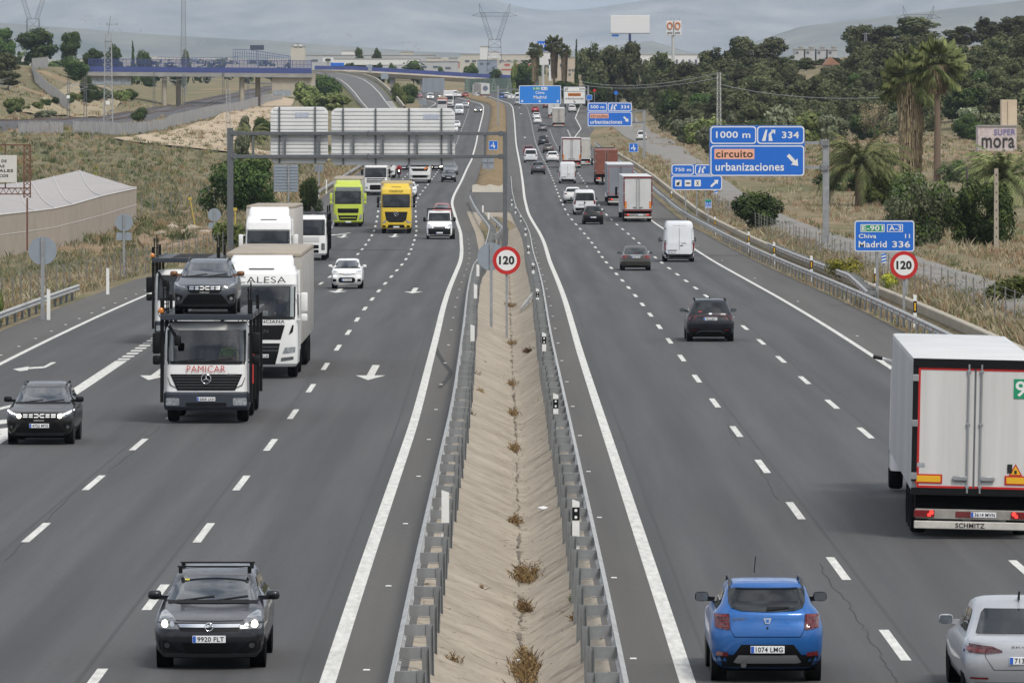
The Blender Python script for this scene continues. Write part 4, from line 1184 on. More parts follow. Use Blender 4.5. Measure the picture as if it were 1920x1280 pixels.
def rear_bus(c):
 w = c['w']
 one(c,'rear_bumper','B',rect(-w*.98,.28,w*.98,.66,.04),M_BLACK,.012,.16)
 both(c,'taillight','B',rect(w*.80,.98,w*.96,1.42,.02),M_TAIL,.012)
 one(c,'door_seam','B',rect(-.014,.6,.014,1.9),M_DARK,.016)
 one(c,'door_handle','B',rect(-.07,1.02,.07,1.20,.03),M_BLACK,.02)
 add_plate(c,'B',-.28,.95)
car('minibus','white minibus with a black two part rear window beside a small white crossover','van',on_road(1096,403),'B',5.4,2.05,2.28,('bus_white',(.74,.75,.76),0,.35),1,rear=rear_bus,txt='8841 MBD',mirror_m=M_BLACK,
 back_glass=rect(-.86,1.30,.86,2.02,.05),cat='minibus')
car('crossover_car','white crossover car half hidden by the white minibus','suv',on_road(1074,381),'B',4.35,1.82,1.58,('clean_white',(.78,.78,.77),0,.3),1,rear=rear_low,txt='5567 KLM',clad=True)
car('panel_van','white panel van with a blue sticker on its back door in the middle lane','van',on_road(1064,344),'B',5.4,1.95,2.45,('van_white',(.72,.74,.77),0,.35),1,rear=rear_van,txt='0123 LYR',back_glass='none',mirror_m=M_BLACK)
car('suv_car','grey suv following the white people carrier in the fast lane','suv',on_road(1009,327),'B',4.45,1.83,1.60,('slate_grey',(.09,.098,.11),.5,.3),1,rear=rear_plain,txt='8841 MBD')
car('people_carrier','white people carrier in the fast lane ahead of a grey suv','minivan',on_road(995,305),'B',4.9,1.92,1.95,('van_white',(.72,.74,.77),0,.35),1,rear=rear_plain,txt='5567 KLM',cat='van')
car('hatchback_car','red hatchback half hidden ahead of the white people carrier','hatch',on_road(991,291),'B',4.2,1.76,1.5,('deep_red',(.26,.016,.02),.2,.3),2,rear=rear_plain)
car('crossover_car','white crossover with a dark back window beside the white box lorry','suv',on_road(1036,305),'B',4.4,1.83,1.6,('clean_white',(.78,.78,.77),0,.3),1,rear=rear_low,txt='2380 JVC',clad=True)
car('estate_car','grey brown car with red tail lamps ahead of the white crossover','suv',on_road(1028,287),'B',4.4,1.8,1.52,('taupe',(.12,.105,.095),.5,.3),2,rear=rear_plain)
car('pickup_truck','dark grey pickup truck in the middle lane ahead of the grey brown car','pickup',on_road(1019,273),'B',5.2,1.9,1.8,('gunmetal',(.055,.06,.068),.5,.3),2,rear=rear_plain,cat='pickup')
car('hatchback_car','mid grey hatchback ahead of the dark pickup truck','hatch',on_road(1017,247),'B',4.2,1.8,1.55,('mid_grey',(.13,.135,.145),.5,.3),2,rear=rear_plain)
car('crossover_car','white crossover nearer of the white pair below the blue gantry sign','suv',on_road(1008,233),'B',4.3,1.8,1.6,('clean_white',(.78,.78,.77),0,.3),2,rear=rear_low)
car('hatchback_car','white car farther of the white pair below the blue gantry sign','hatch',on_road(1006,224),'B',4.2,1.78,1.5,('clean_white',(.78,.78,.77),0,.3),2,rear=rear_plain)
car('hatchback_car','bright red car just under the blue gantry sign','hatch',on_road(1003.5,211),'B',4.2,1.78,1.52,('bright_red',(.42,.012,.016),0,.3),2,rear=rear_plain)
car('hatchback_car','dull red brown car behind the foot of the blue gantry sign','hatch',on_road(1024,203),'B',4.2,1.78,1.5,('brown_red',(.16,.04,.03),0,.3),2,rear=rear_plain)
car('pickup_truck','white pickup under the white gantry sign near the slip lane','pickup',on_road(1073,211),'B',5.0,1.85,1.75,('clean_white',(.78,.78,.77),0,.3),2,rear=rear_plain,cat='pickup')
car('small_van','blue van beside the sign pole at the far end of the median','minivan',on_road(940,187.5),'B',4.6,1.85,1.95,('van_blue',(.03,.09,.30),0,.3),2,rear=rear_plain,cat='van')
car('people_carrier','silver people carrier right of the far blue van','minivan',on_road(949,185),'B',4.6,1.85,1.75,('silver',(.50,.51,.53),.6,.3),2,rear=rear_plain,cat='van')
car('small_hatchback','small white car, left of the far pair before the blue gantry sign','mini',on_road(957,187),'B',3.8,1.7,1.5,('clean_white',(.78,.78,.77),0,.3),2,rear=rear_plain)
car('small_hatchback','small white car, right of the far pair before the blue gantry sign','mini',on_road(963.5,187.5),'B',3.8,1.7,1.5,('clean_white',(.78,.78,.77),0,.3),2,rear=rear_plain)
car('panel_van','white van touching the left edge of the blue gantry sign','van',on_road(972,190),'B',5.2,1.95,2.3,('van_white',(.72,.74,.77),0,.35),2,rear=rear_plain,cat='van')
car('saloon_car','silver car under the left corner of the blue gantry sign','sedan',on_road(971,197.5),'B',4.5,1.78,1.48,('silver',(.50,.51,.53),.6,.3),2,rear=rear_plain)
car('saloon_car','white car beside the far white box trailer with a picture','sedan',on_road(896,177.5),'B',4.5,1.8,1.5,('clean_white',(.78,.78,.77),0,.3),2,rear=rear_plain,yaw=R(8))
car('hatchback_car','faded red car behind the dry turf near the viaduct','hatch',on_road(871.5,175),'B',4.2,1.8,1.5,('faded_red',(.32,.045,.03),0,.4),2,rear=rear_plain,yaw=R(8))
# oncoming
car('hatchback_car','black hatchback nearest the camera in the inner lane behind the gantry','hatch',on_road(841,341),'F',4.2,1.74,1.46,('black',(.005,.005,.0055),.1,.25),1,front=front_plain,txt='5567 KLM')
car('saloon_car','silver grey car directly behind the black hatchback by the gantry','hatch',on_road(845,328),'F',4.4,1.82,1.5,('mid_grey',(.13,.135,.145),.5,.3),2,front=front_plain)
car('saloon_car','dark car with a lit lamp below the right end of the big sign back','sedan',on_road(818,321),'F',4.5,1.8,1.46,('black',(.005,.005,.0055),.1,.25),2,front=front_plain,lit=True)
car('saloon_car','dark car below the middle of the big sign back beside a motorcycle','sedan',on_road(757,321.5),'F',4.5,1.8,1.46,('gunmetal',(.055,.06,.068),.5,.3),2,front=front_plain)
car('small_hatchback','white small car hidden behind the yellow lorry','mini',on_road(766.5,369),'F',3.7,1.66,1.52,('clean_white',(.78,.78,.77),0,.3),1,front=front_plain,txt='5567 KLM')
car('hatchback_car','red car behind the white pickup van of which only the roof shows','hatch',on_road(829,414),'F',4.1,1.75,1.5,('faded_red',(.32,.045,.03),0,.4),2,front=front_plain)
car('crossover_car','white crossover nearer of the two at the right end of the big sign back','suv',on_road(850.5,249.5),'F',4.3,1.8,1.6,('clean_white',(.78,.78,.77),0,.3),2,front=front_plain)
car('hatchback_car','white car farther of the two at the right end of the big sign back','hatch',on_road(855.5,240.5),'F',4.2,1.78,1.5,('clean_white',(.78,.78,.77),0,.3),2,front=front_plain)
car('saloon_car','lone dark car with bright lamps on the far inner lane','sedan',on_road(896.5,211),'F',4.5,1.82,1.45,('blue_black',(.004,.006,.012),.1,.25),2,front=front_plain,lit=True)
car('panel_van','white van coming towards us above the end of the big sign back','van',on_road(861,215.5),'F',5.4,2.0,2.5,('van_white',(.72,.74,.77),0,.35),2,front=front_plain,cat='van')
car('saloon_car','silver car between the oncoming white van and a motorcycle','sedan',on_road(872.5,203),'F',4.5,1.8,1.46,('silver',(.50,.51,.53),.6,.3),2,front=front_plain)
car('pickup_truck','white pickup with lit lamps in front of the far white sign back','pickup',on_road(807,187.5),'F',5.2,1.9,1.85,('clean_white',(.78,.78,.77),0,.3),2,front=front_plain,lit=True,cat='pickup')
car('saloon_car','dark car beyond the white lorry at the far bend','sedan',on_road(828,184),'F',4.5,1.8,1.46,('black',(.005,.005,.0055),.1,.25),2,front=front_plain,lit=True)
car('hatchback_car','dark red car at the left margin of the far bend','hatch',on_road(786,184.5),'F',4.2,1.8,1.5,('deep_red',(.26,.016,.02),.2,.3),2,front=front_plain)
tk = ground(1203,1075)
car('suv_car','white suv driving away along the frontage track beneath the small signs','suv',(tk.x,1075,0),'B',4.3,1.85,1.75,('clean_white',(.78,.78,.77),0,.3),2,rear=rear_plain,z=tk.z + .12)
# far queue where the road passes under the viaduct
for lab,x,y,col in (('white van on the far bend under the viaduct',850,177,('van_white',(.72,.74,.77),0,.35)),('white car right of the far white van under the viaduct',857.5,178,('clean_white',(.78,.78,.77),0,.3))):
 car('panel_van' if 'van on' in lab else 'hatchback_car',lab,'van' if 'van on' in lab else 'hatch',on_road(x,y),'B',4.8,1.85,2.0 if 'van on' in lab else 1.5,col,2,rear=rear_plain,cat='van' if 'van on' in lab else 'car',yaw=R(10))
# ================================================================== lorries
# cabs have their own axes: front face at y = 0, +Y forwards, so the body runs to -Y
def person_bust(root,x,y,z,top,skin_c,arms=True):
 """seated driver: one continuous body from hips to head, hands on the wheel"""
 o_mats = [top,skin_c]
 me = bpy.data.meshes.new('person')
 P = [(0,0,0),(0,.02,.22),(0,.02,.42),(0,.03,.52),(0,.05,.60),(0,.07,.70),(0,.07,.80),
         (.19,.02,.45),(.25,.16,.24),(.17,.40,.20),(.15,.47,.22),(-.19,.02,.45),(-.25,.16,.24),(-.17,.40,.20),(-.15,.47,.22)]
 E = [(0,1),(1,2),(2,3),(3,4),(4,5),(5,6),(2,7),(7,8),(8,9),(9,10),(2,11),(11,12),(12,13),(13,14)]
 rad = [.17,.165,.17,.075,.062,.10,.085,.075,.055,.042,.045,.075,.055,.042,.045]
 me.from_pydata(P,E,[]); o = bpy.data.objects.new('person',me); COL.objects.link(o)
 md = o.modifiers.new('skin','SKIN'); me.skin_vertices.new() if not me.skin_vertices else None
 for i,v in enumerate(me.skin_vertices[0].data): v.radius = (rad[i],rad[i]*(.75 if i < 3 else 1)); v.use_root = i == 0
 o.modifiers.new('smooth','SUBSURF').levels = 1
 dg = bpy.context.evaluated_depsgraph_get(); m2 = bpy.data.meshes.new_from_object(o.evaluated_get(dg))
 bpy.data.objects.remove(o)
 m2.materials.clear()
 for m in o_mats: m2.materials.append(m)
 for p in m2.polygons:
  c = p.center; p.material_index = 1 if (c.z > .53 and abs(c.x) < .14) or (c.y > .36) else 0; p.use_smooth = True
 mb = MB()
 return m2
HIVIS = mat('hi_vis_vest',(.42,.75,.05),.7,var=.25,vscale=9); SKINM = mat('skin',(.36,.21,.15),.6,var=.1); HAIRM = mat('hair',(.02,.015,.012),.8)
NAVY = mat('navy_shirt',(.02,.03,.06),.8,var=.3)
BUST = {}
def person(label,x,y,z,top,parent_loc_root):
 k = top.name
 if k not in BUST: BUST[k] = person_bust(None,0,0,0,top,SKINM)
 o = link('person',BUST[k]); tag(o,label,'person')
 h = MB(); h.lathe([(.0,.115),(.05,.112),(.10,.075),(.125,.03)],14,'Z',(0,.055,.755)); h.build('hair',HAIRM,o,smooth=60)
 f = MB()
 for s in (-1,1): f.box((s*.038,.165,.745),(.026,.012,.012),bevel=.004,seg=1)
 f.build('eyes',HAIRM,o)
 n = MB(); n.box((0,.178,.712),(.028,.03,.045),bevel=.008,seg=1); n.box((0,.166,.668),(.05,.01,.01)); n.build('nose',SKINM,o)
 m = parent_loc_root
 o.matrix_world = m @ Matrix.Translation((x,y,z))
 return o
bpy.context.view_layer.update()
BUST['hi_vis_vest'] = person_bust(None,0,0,0,HIVIS,SKINM); BUST['navy_shirt'] = person_bust(None,0,0,0,NAVY,SKINM)

def put_truck(root,pos,facing,axle,yaw=0.0,roll=0.0):
 """axle: how far the tyre nearest the camera is behind the face nearest the camera"""
 d = pos[1]; left = facing == 'F'
 d0 = d - axle
 hd = -heading(d + 3,left) + yaw; sl = slope(d + 4)
 X = pos[0] - math.tan(heading(d,left))*axle
 root.location = (X,d0,float(zroad(d)) - (d - d0)*math.tan(sl) + .004)
 root.rotation_euler = (-sl,roll,math.pi + hd) if facing == 'F' else (sl,roll,hd)

def cab(root,pm,W=2.48,zb=.36,z_ws=(2.0,3.05),z_top=3.1,roof='low',depth=2.2,hole=False,bump=None,z_panel=1.75,defl=4.0,dm=None,bow=.10):
 """tractor cab: lower front, windscreen band, roof; optional high roof with air deflector"""
 w = W/2; a,b = z_ws
 l = [(zb,-.10,-depth,w*.93,.22,bow,0),(zb + .10,-.03,-depth,w*.985,.26,bow,0),(zb + .45,.0,-depth,w,.28,bow,0),(z_panel - .5,-.01,-depth,w,.28,bow,0),(z_panel,-.02,-depth,w,.28,bow,0),
         (a - .04,-.05,-depth,w*.99,.26,bow,0),(a,-.06,-depth,w*.99,.26,bow,0),((a + b)/2,-.16,-depth,w*.98,.24,bow,0),(b,-.28,-depth,w*.965,.22,bow,0)]
 if roof == 'low':
  l += [(b + .08,-.36,-depth,w*.94,.22,bow,0),(z_top - .03,-.5,-depth,w*.90,.22,bow,0),(z_top,-.75,-depth + .1,w*.84,.2,.06,0)]
 else:
  l += [(b + .06,-.24,-depth,w*.965,.22,bow,0),(b + .40,-.34,-depth,w*.955,.24,bow,0),(z_top - .25,-.52,-depth,w*.93,.26,bow,0),(z_top - .07,-.82,-depth,w*.89,.28,.08,0),(z_top,-1.1,-depth + .1,w*.80,.3,.05,0)]
 o,tr = body_of(l,pm,root,'cab',30)
 if hole:
  bpy.data.objects.remove(o)
  o,_ = body_of(l,pm,root,'cab',30,hole=(6,8))
 if defl and roof != 'low':
  mb = zloft([(z_top - .12,-.75,-depth + .25,w*.86,.3,.10,0),(z_top + .12,-.98,-depth + .2,w*.85,.3,.10,0),(defl - .12,-1.35,-depth + .15,w*.84,.26,.08,0),(defl,-1.55,-depth + .12,w*.80,.2,.05,0)])
  mb.build('roof_deflector',dm or pm,root,smooth=35)
 for s in (-1,1):
  mb = MB(); sp = zloft([(.9,-depth + .02,-depth - .75,.05,.02,0,0),(z_top - .2,-depth + .02,-depth - .6,.05,.02,0,0)]); mb.bm.free()
  so = sp.build('side_fairing',pm,root); so.location = (s*(w - .06),0,0)
 gl = [(-w*.90,a + .02),(w*.90,a + .02),(w*.885,b - .02),(-w*.885,b - .02)]
 return o,tr,w
def screen(root,tr,w,a,b,clear=False):
 q = [(-w*.905,a + .04),(-w*.87,a - .0),(w*.87,a - .0),(w*.905,a + .04),(w*.89,b - .03),(w*.87,b),(-w*.87,b),(-w*.89,b - .03)]
 o = panel('windscreen',tr,'F',q,clear_glass() if clear else M_GLASSD,root,.012,.12)
 fr = MB()
 skin(fr,tr,'F',rect(-w*.9,a - .08,w*.9,a + .005),.016,.15)
 if clear:
  for s in (-1,1): skin(fr,tr,'F',rect(s*w*.9 - .02,a,s*w*.9 + .02,b),.016,.12)
 fr.build('scuttle',M_BLACK,root)
 for u in (-.85,-.05):
  mb = MB(); skin(mb,tr,'F',[(u,a + .0),(u + .03,a - .01),(u + .78,a + .06),(u + .77,a + .085)],.03,.1); mb.build('wiper',M_BLACK,root)
 return o
def side_glass(root,tr,a,b):
 for v in 'LR': panel('side_window',tr,v,[(-.28,a + .05),(-1.25,a + .05),(-1.25,b - .10),(-.52,b - .10)],M_GLASSD,root,.012,.2)
def big_mirrors(root,w,z0,z1,m,y=-.18):
 for s in (-1,1):
  mb = MB(); x = s*(w + .20)
  mb.box((x,y,(z0 + z1)/2 + .14),(.23,.16,(z1 - z0)*.72),bevel=.05); mb.box((x,y,z0 + .08),(.22,.16,.26),bevel=.05)
  mb.bar((s*(w - .03),y,z1 - .02),(x,y,z1 - .06),.05); mb.bar((s*(w - .03),y,z0 + .02),(x,y,z0 + .04),.05)
  mb.build('wing_mirror',m,root,smooth=40)
def truck_wheels(root,ys,w=1.02,r=.50):
 wheels(root,ys,w,r,.32,False,rims=False)
def chassis(root,y0,y1,z=.75):
 mb = MB(); mb.box((0,(y0 + y1)/2,z),(2.1,abs(y1 - y0),.55)); mb.build('chassis',M_DARK,root)
def curtain_trailer(root,y0,L=13.6,W=2.55,zt=4.0,m=None,roofm=None):
 mb = MB(); mb.box((0,y0 - L/2,(1.05 + zt - .16)/2),(W,L,zt - .16 - 1.05),bevel=.03)
 o = mb.build('trailer_body',m,root,smooth=30)
 rf = MB(); rf.box((0,y0 - L/2,zt - .08),(W - .01,L + .02,.18),bevel=.06); r = rf.build('trailer_roof',roofm or m,root,smooth=30)
 sn = MB()
 for i in range(12): sn.box((-W/2 + .25 + i*(W - .5)/11,y0 + .018,zt - .12),(.035,.02,.035),bevel=.008,seg=1)
 sn.build('roof_stud',M_GREYP,r)
 chassis(root,y0 - .5,y0 - L + .3,.8)
 truck_wheels(root,(y0 - L + 5.0,y0 - L + 3.7,y0 - L + 2.4),1.05,.50)
TAUT = mat('faded_tarpaulin',(.43,.41,.38),.8,var=.25,vscale=.8)
TAUTW = mat('pale_tarpaulin',(.52,.49,.45),.8,var=.2,vscale=.8)
ROOFT = mat('dusty_tarpaulin_roof',(.40,.345,.28),.85,var=.3,vscale=1.2)
WHITE = paint('lorry_white',(.80,.80,.79),0,.35); DWHITE = paint('dull_white',(.55,.55,.54),0,.45)

# ---- white tractor with text over the windscreen, pale tarpaulin trailer
def white_high_cab(name,label,pos,names=True,tarp=TAUT,lod=0,lane_yaw=0.0,person_label=None,up=.06):
 r = thing(name,label,'lorry')
 o,tr,w = cab(r,WHITE,2.48,.40,(2.05,3.06),3.72 + up*.5,'high',2.2,hole=lod == 0,defl=4.0 + up)
 screen(r,tr,w,2.05,3.06,lod == 0); side_glass(r,tr,2.05,2.95)
 one_ = lambda n,p,m,off=.012,st=.12,par=None: panel(n,tr,'F',p,m,par or r,off,st)
 one_('grille',[(-.80,1.78),(.80,1.78),(.66,1.30),(-.66,1.30)],M_BLACK)
 one_('lower_grille',[(-.64,1.18),(.64,1.18),(.58,.86),(.48,.48),(-.48,.48),(-.58,.86)],M_BLACK)
 mb = MB()
 for z in (1.06,.94): skin(mb,tr,'F',rect(-.60,z - .018,.60,z + .018),.02,.2)
 mb.build('grille_bar',M_GREYP,r)
 for s in (1,-1):
  q = [(.72,.84),(1.13,.87),(1.15,1.06),(.80,1.04)]; f = [(.66,.58),(1.08,.64),(1.08,.74),(.68,.70)]; v = [(.92,1.45),(1.04,1.78),(1.09,1.78),(1.06,1.55)]
  one_('headlight',q if s > 0 else mir(q),M_HEAD); one_('fog_light',f if s > 0 else mir(f),M_HEADOFF); one_('air_slot',v if s > 0 else mir(v),M_BLACK)
 if names:
  lettering('CALESA',(-.02,-.20,3.28),(-1,0,0),(0,.28,.96),1.62,.22,M_INK,r)
  lettering('LA VALENCIANA',(-.02,.0,1.90),(-1,0,0),(0,.06,1),1.55,.10,M_INK,r)
  lettering('MAN',(-.0,.012,1.58),(-1,0,0),(0,.02,1),.50,.13,M_CHROME,r)
 one_('roof_slot',rect(-.42,3.60,.42,3.64),M_GREYP,.02)
 plate(r,0,.012,.76,'5567 KLM','F',lod=1)
 big_mirrors(r,w,1.95,2.85,WHITE)
 chassis(r,-.2,-5.5,.72); truck_wheels(r,(-1.45,-5.1))
 curtain_trailer(r,-2.9,m=tarp,roofm=ROOFT,zt=4.06 + up)
 put_truck(r,pos,'F',1.45,lane_yaw)
 if lod == 0:
  inn = MB(); inn.box((0,-1.7,2.5),(2.2,.05,1.6)); inn.box((0,-.95,1.78),(2.2,1.5,.05)); inn.box((0,-.55,1.98),(2.25,.5,.16),bevel=.05)
  inn.build('cab_interior',M_DARK,r)
  st_ = MB()
  for s in (-1,1): st_.box((s*.62,-1.45,2.25),(.5,.14,.85),bevel=.06); st_.box((s*.62,-1.2,1.92),(.5,.5,.16),bevel=.05)
  st_.build('seat',mat('seat_cloth',(.05,.05,.055),.9),r)
  pp = MB()
  for u,ww in ((-.62,.30),(-.25,.24),(.1,.26)): pp.box((-u,-.34,2.16),(ww,.02,.17),Matrix.Rotation(R(-35),3,'X'))
  pp.build('papers',M_SIGNWHITE,r)
  bpy.context.view_layer.update()
  person(person_label,-.62,-1.18,1.93,NAVY,r.matrix_world)
 return r
white_high_cab('articulated_lorry','white lorry with black lettering over its windscreen right beside the car transporter',on_road(492,707),person_label='driver in dark shirt behind the wheel of the lettered white lorry')
white_high_cab('articulated_lorry','white lorry without lettering, second in the lane behind the lettered one',on_road(505,541),names=False,lod=1,tarp=TAUTW,up=.28)

# ---- car transporter with the red name
SLATE = mat('slate_bumper',(.030,.037,.052),.55,var=.2)
def gantry_deck(r,w,z,y0,y1,posts=True,rust=M_BLACK):
 """upper loading deck with its side frames"""
 mb = MB()
 for s in (-1,1):
  mb.bar((s*(w + .02),y0,z),(s*(w + .02),y1,z),.10,.16)
  mb.box((s*(w - .28),(y0 + y1)/2,z + .02),(.5,abs(y1 - y0),.05))
 y = y0
 while y > y1:
  mb.bar((-w,y,z),(w,y,z),.09,.09); y -= 1.2
 mb.build('upper_deck',M_GREYP,r)
 n = 0; y = y0 - .3
 while y > y1:
  for s in (-1,1):
   pb = MB(); pb.bar((s*(w + .04),y,.6),(s*(w + .04),y,z + (.0 if n % 2 else .5)),.09,.12); pb.build('deck_post',rust,r)
  n += 1; y -= 2.4
def transporter(name,label,pos,lettered=True,z_deck=3.02,car_on=True,lod=0,yaw=0.0):
 r = thing(name,label,'car transporter')
 a,b = 1.76,2.64
 o,tr,w = cab(r,WHITE,2.42,.40,(a,b),2.84,'low',1.75,hole=lod == 0,z_panel=1.40,bow=.07)
 screen(r,tr,w,a,b,lod == 0); side_glass(r,tr,a,b)
 P = lambda n,p,m,off=.012,st=.12: panel(n,tr,'F',p,m,r,off,st)
 P('grille',[(-1.02,1.40),(1.02,1.40),(.82,.94),(-.82,.94)],M_BLACK,.014)
 gb = MB()
 for z in (1.02,1.10,1.18,1.26,1.34): skin(gb,tr,'F',rect(-.80 - (z - 1.02)*.5,z - .012,.80 + (z - 1.02)*.5,z + .012),.03,.2)
 gb.build('grille_slat',M_GREYP,r)
 for s in (1,-1):
  q = [(1.08,1.30),(1.00,1.10),(.86,1.02),(1.10,1.02),(1.12,1.28)]
  ed = [(1.10,1.31),(1.02,1.08),(.84,1.0),(.84,1.02),(1.0,1.10),(1.085,1.31)]
  P('corner_panel_seam',ed if s > 0 else mir(ed),M_BLACK,.02)
 bm_ = zloft([(.38,-.02,-1.1,w*.97,.2,.08,0),(.48,.06,-1.1,w,.22,.08,0),(.84,.06,-1.1,w,.22,.08,0),(.90,.0,-1.1,w*.98,.2,.08,0)]); bmesh.ops.recalc_face_normals(bm_.bm,faces=bm_.bm.faces[:]); btr = BVHTree.FromBMesh(bm_.bm)
 bo = bm_.build('bumper',SLATE,r,smooth=30)
 for s in (1,-1):
  q = rect(.76,.52,1.14,.73,.03); panel('headlight',btr,'F',q if s > 0 else mir(q),M_HEAD,r,.012,.1)
 panel('bumper_slot',btr,'F',rect(-.58,.50,.58,.60,.03),M_BLACK,bo,.010,.2)
 plate(r,.0,.075,.70,'6868 LKH' if lettered else '','F')
 p = shape_at(tr,'F',0,1.34)
 st_ = MB(); c = Vector((0,p.y + .05,1.27))
 st_.tube([c + Vector((.135*math.cos(t),0,.135*math.sin(t))) for t in [2*math.pi*i/24 for i in range(25)]],.014,6,cap=False)
 for k in range(3):
  t = math.pi/2 + k*2*math.pi/3; st_.tube([c,c + Vector((.13*math.cos(t),0,.13*math.sin(t)))],[.022,.006],6)
 st_.build('badge',M_CHROME,r,smooth=60)
 if lettered:
  p = shape_at(tr,'F',0,1.56); lettering('PAMICAR',(.0,p.y + .05,1.55),(-1,0,0),(0,.06,1),1.10,.185,M_REDINK,r)
  p = shape_at(tr,'F',.74,1.42); lettering('Axor',(-.72,p.y + .03,1.40),(-1,0,0),(0,0,1),.28,.06,M_CHROME,r)
 big_mirrors(r,w,1.72,2.55,M_BLACK,-.1)
 mb = MB(); mb.bar((1.05,.12,2.78),(.82,.22,2.42),.07); mb.box((.80,.24,2.36),(.20,.12,.28),bevel=.04); mb.build('kerb_mirror',M_BLACK,r,smooth=40)
 gantry_deck(r,1.22,z_deck,.18,-9.5)
 fb = MB(); fb.box((0,.20,z_deck),(2.55,.10,.17),bevel=.02); fb.build('deck_front_beam',SLATE,r)
 for s in (-1,1):
  rp = MB(); rp.tube([(s*1.2,.1,z_deck + .05),(s*1.2,.1,z_deck + .85)],.022,6); rp.tube([(s*1.2,-1.6,z_deck + .05),(s*1.2,-1.6,z_deck + .95)],.022,6)
  rp.tube([(s*1.2,.1,z_deck + .8),(s*1.2,-1.6,z_deck + .8)],.015,6)
  rp.build('hand_rail',M_BLACK,r)
 bl = MB(); bl.lathe([(0,.075),(.03,.085),(.10,.08),(.15,.04)],14,'Z',(1.27,.15,z_deck + .12)); bl.build('beacon',M_AMBER,r,smooth=50)
 lad = MB()
 for x in (1.16,1.30): lad.bar((x,-1.75,.9),(x,-1.75,4.0),.03)
 for i in range(9): lad.bar((1.16,-1.75,1.1 + .32*i),(1.30,-1.75,1.1 + .32*i),.025)
 lad.build('ladder',M_BLACK,r)
 ex = MB(); ex.box((-1.235,-2.1,1.5),(.05,.05,.9)); ex.box((-1.24,-2.6,1.9),(.04,.3,.35)); ex.box((-1.24,-1.9,1.65),(.05,.12,.38)); ex.build('red_marker',M_REDINK,r)
 ramp = MB()
 for s in (-1,1): ramp.box((s*.75,-5.6,1.0),(.55,7.6,.08)); ramp.bar((s*1.2,-1.9,1.9),(s*1.2,-9.3,1.2),.10,.14)
 ramp.build('lower_deck',M_BLACK,r)
 chassis(r,-.2,-9.0,.72); truck_wheels(r,(-1.38,-4.9,-8.2),.99)
 put_truck(r,pos,'F',1.38,yaw)
 if lod == 0:
  inn = MB(); inn.box((0,-1.45,2.1),(2.2,.05,1.5)); inn.box((0,-.85,1.50),(2.2,1.2,.05)); inn.box((0,-.50,1.66),(2.2,.5,.16),bevel=.05)
  inn.build('cab_interior',M_DARK,r)
  wh = MB(); wh.tube([Vector((-.60 + .21*math.cos(t),-.62,1.90 + .17*math.sin(t))) for t in [2*math.pi*i/18 for i in range(19)]],.016,6,cap=False); wh.build('steering_wheel',M_GREYP,r)
  st_ = MB()
  for s in (-1,1): st_.box((s*.60,-1.32,1.95),(.5,.14,.8),bevel=.06)
  st_.build('seat',mat('seat_cloth',(.05,.05,.055),.9),r)
  pp = MB(); pp.box((-.62,-.26,1.82),(.55,.02,.17),Matrix.Rotation(R(-35),3,'X')); pp.build('papers',M_SIGNORANGE,r)
  bpy.context.view_layer.update()
  person('driver in a bright yellow green vest at the wheel of the car transporter',-.60,-1.12,1.60,HIVIS,r.matrix_world)
 return r
tp = transporter('car_transporter','white car transporter with red lettering on its front and a grey car on top',on_road(391,790))
bpy.context.view_layer.update()
SGREY = ('satin_blue_grey',(.075,.083,.10),.55,.32)
cc = car('compact_suv','grey compact suv with bronze mirrors riding on top of the car transporter','suv',(0,180),'F',4.10,1.78,1.54,SGREY,0,front=front_stepway,roof_rails=M_GREYP,clad=True,mirror_m=mat('bronze',(.20,.10,.05),.4,.5))
cc.matrix_world = tp.matrix_world @ Matrix.Translation((.03,-1.72,3.07))
transporter('car_transporter','second car transporter with an empty top deck, mostly hidden behind the first',on_road(352,643),lettered=False,z_deck=3.22,lod=1)
# ---- white transporter cab without roof load
def volvo_low(label,pos):
 r = thing('car_transporter',label,'car transporter')
 o,tr,w = cab(r,WHITE,2.48,.36,(1.72,2.66),2.95,'low',1.9,z_panel=1.45)
 screen(r,tr,w,1.72,2.66); side_glass(r,tr,1.72,2.6)
 P = lambda n,p,m,off=.012,st=.15: panel(n,tr,'F',p,m,r,off,st)
 P('grille',rect(-.75,1.20,.75,1.52,.03),DWHITE,.02); P('lower_grille',rect(-.72,.78,.72,1.02,.04),M_BLACK); P('bumper_slot',rect(-.72,.50,.72,.70,.04),M_BLACK)
 for s in (1,-1):
  q = rect(.88,.68,1.12,1.12,.04); P('headlight',q if s > 0 else mir(q),M_HEADOFF)
 big_mirrors(r,w,1.7,2.6,M_BLACK)
 gantry_deck(r,1.22,3.05,-1.4,-9.5,rust=M_DARK)
 chassis(r,-.2,-9,.72); truck_wheels(r,(-1.4,-5.2,-8))
 put_truck(r,pos,'F',1.4)
volvo_low('white car transporter cab with a vest on its dashboard, left of the yellow green lorry',on_road(578,488))
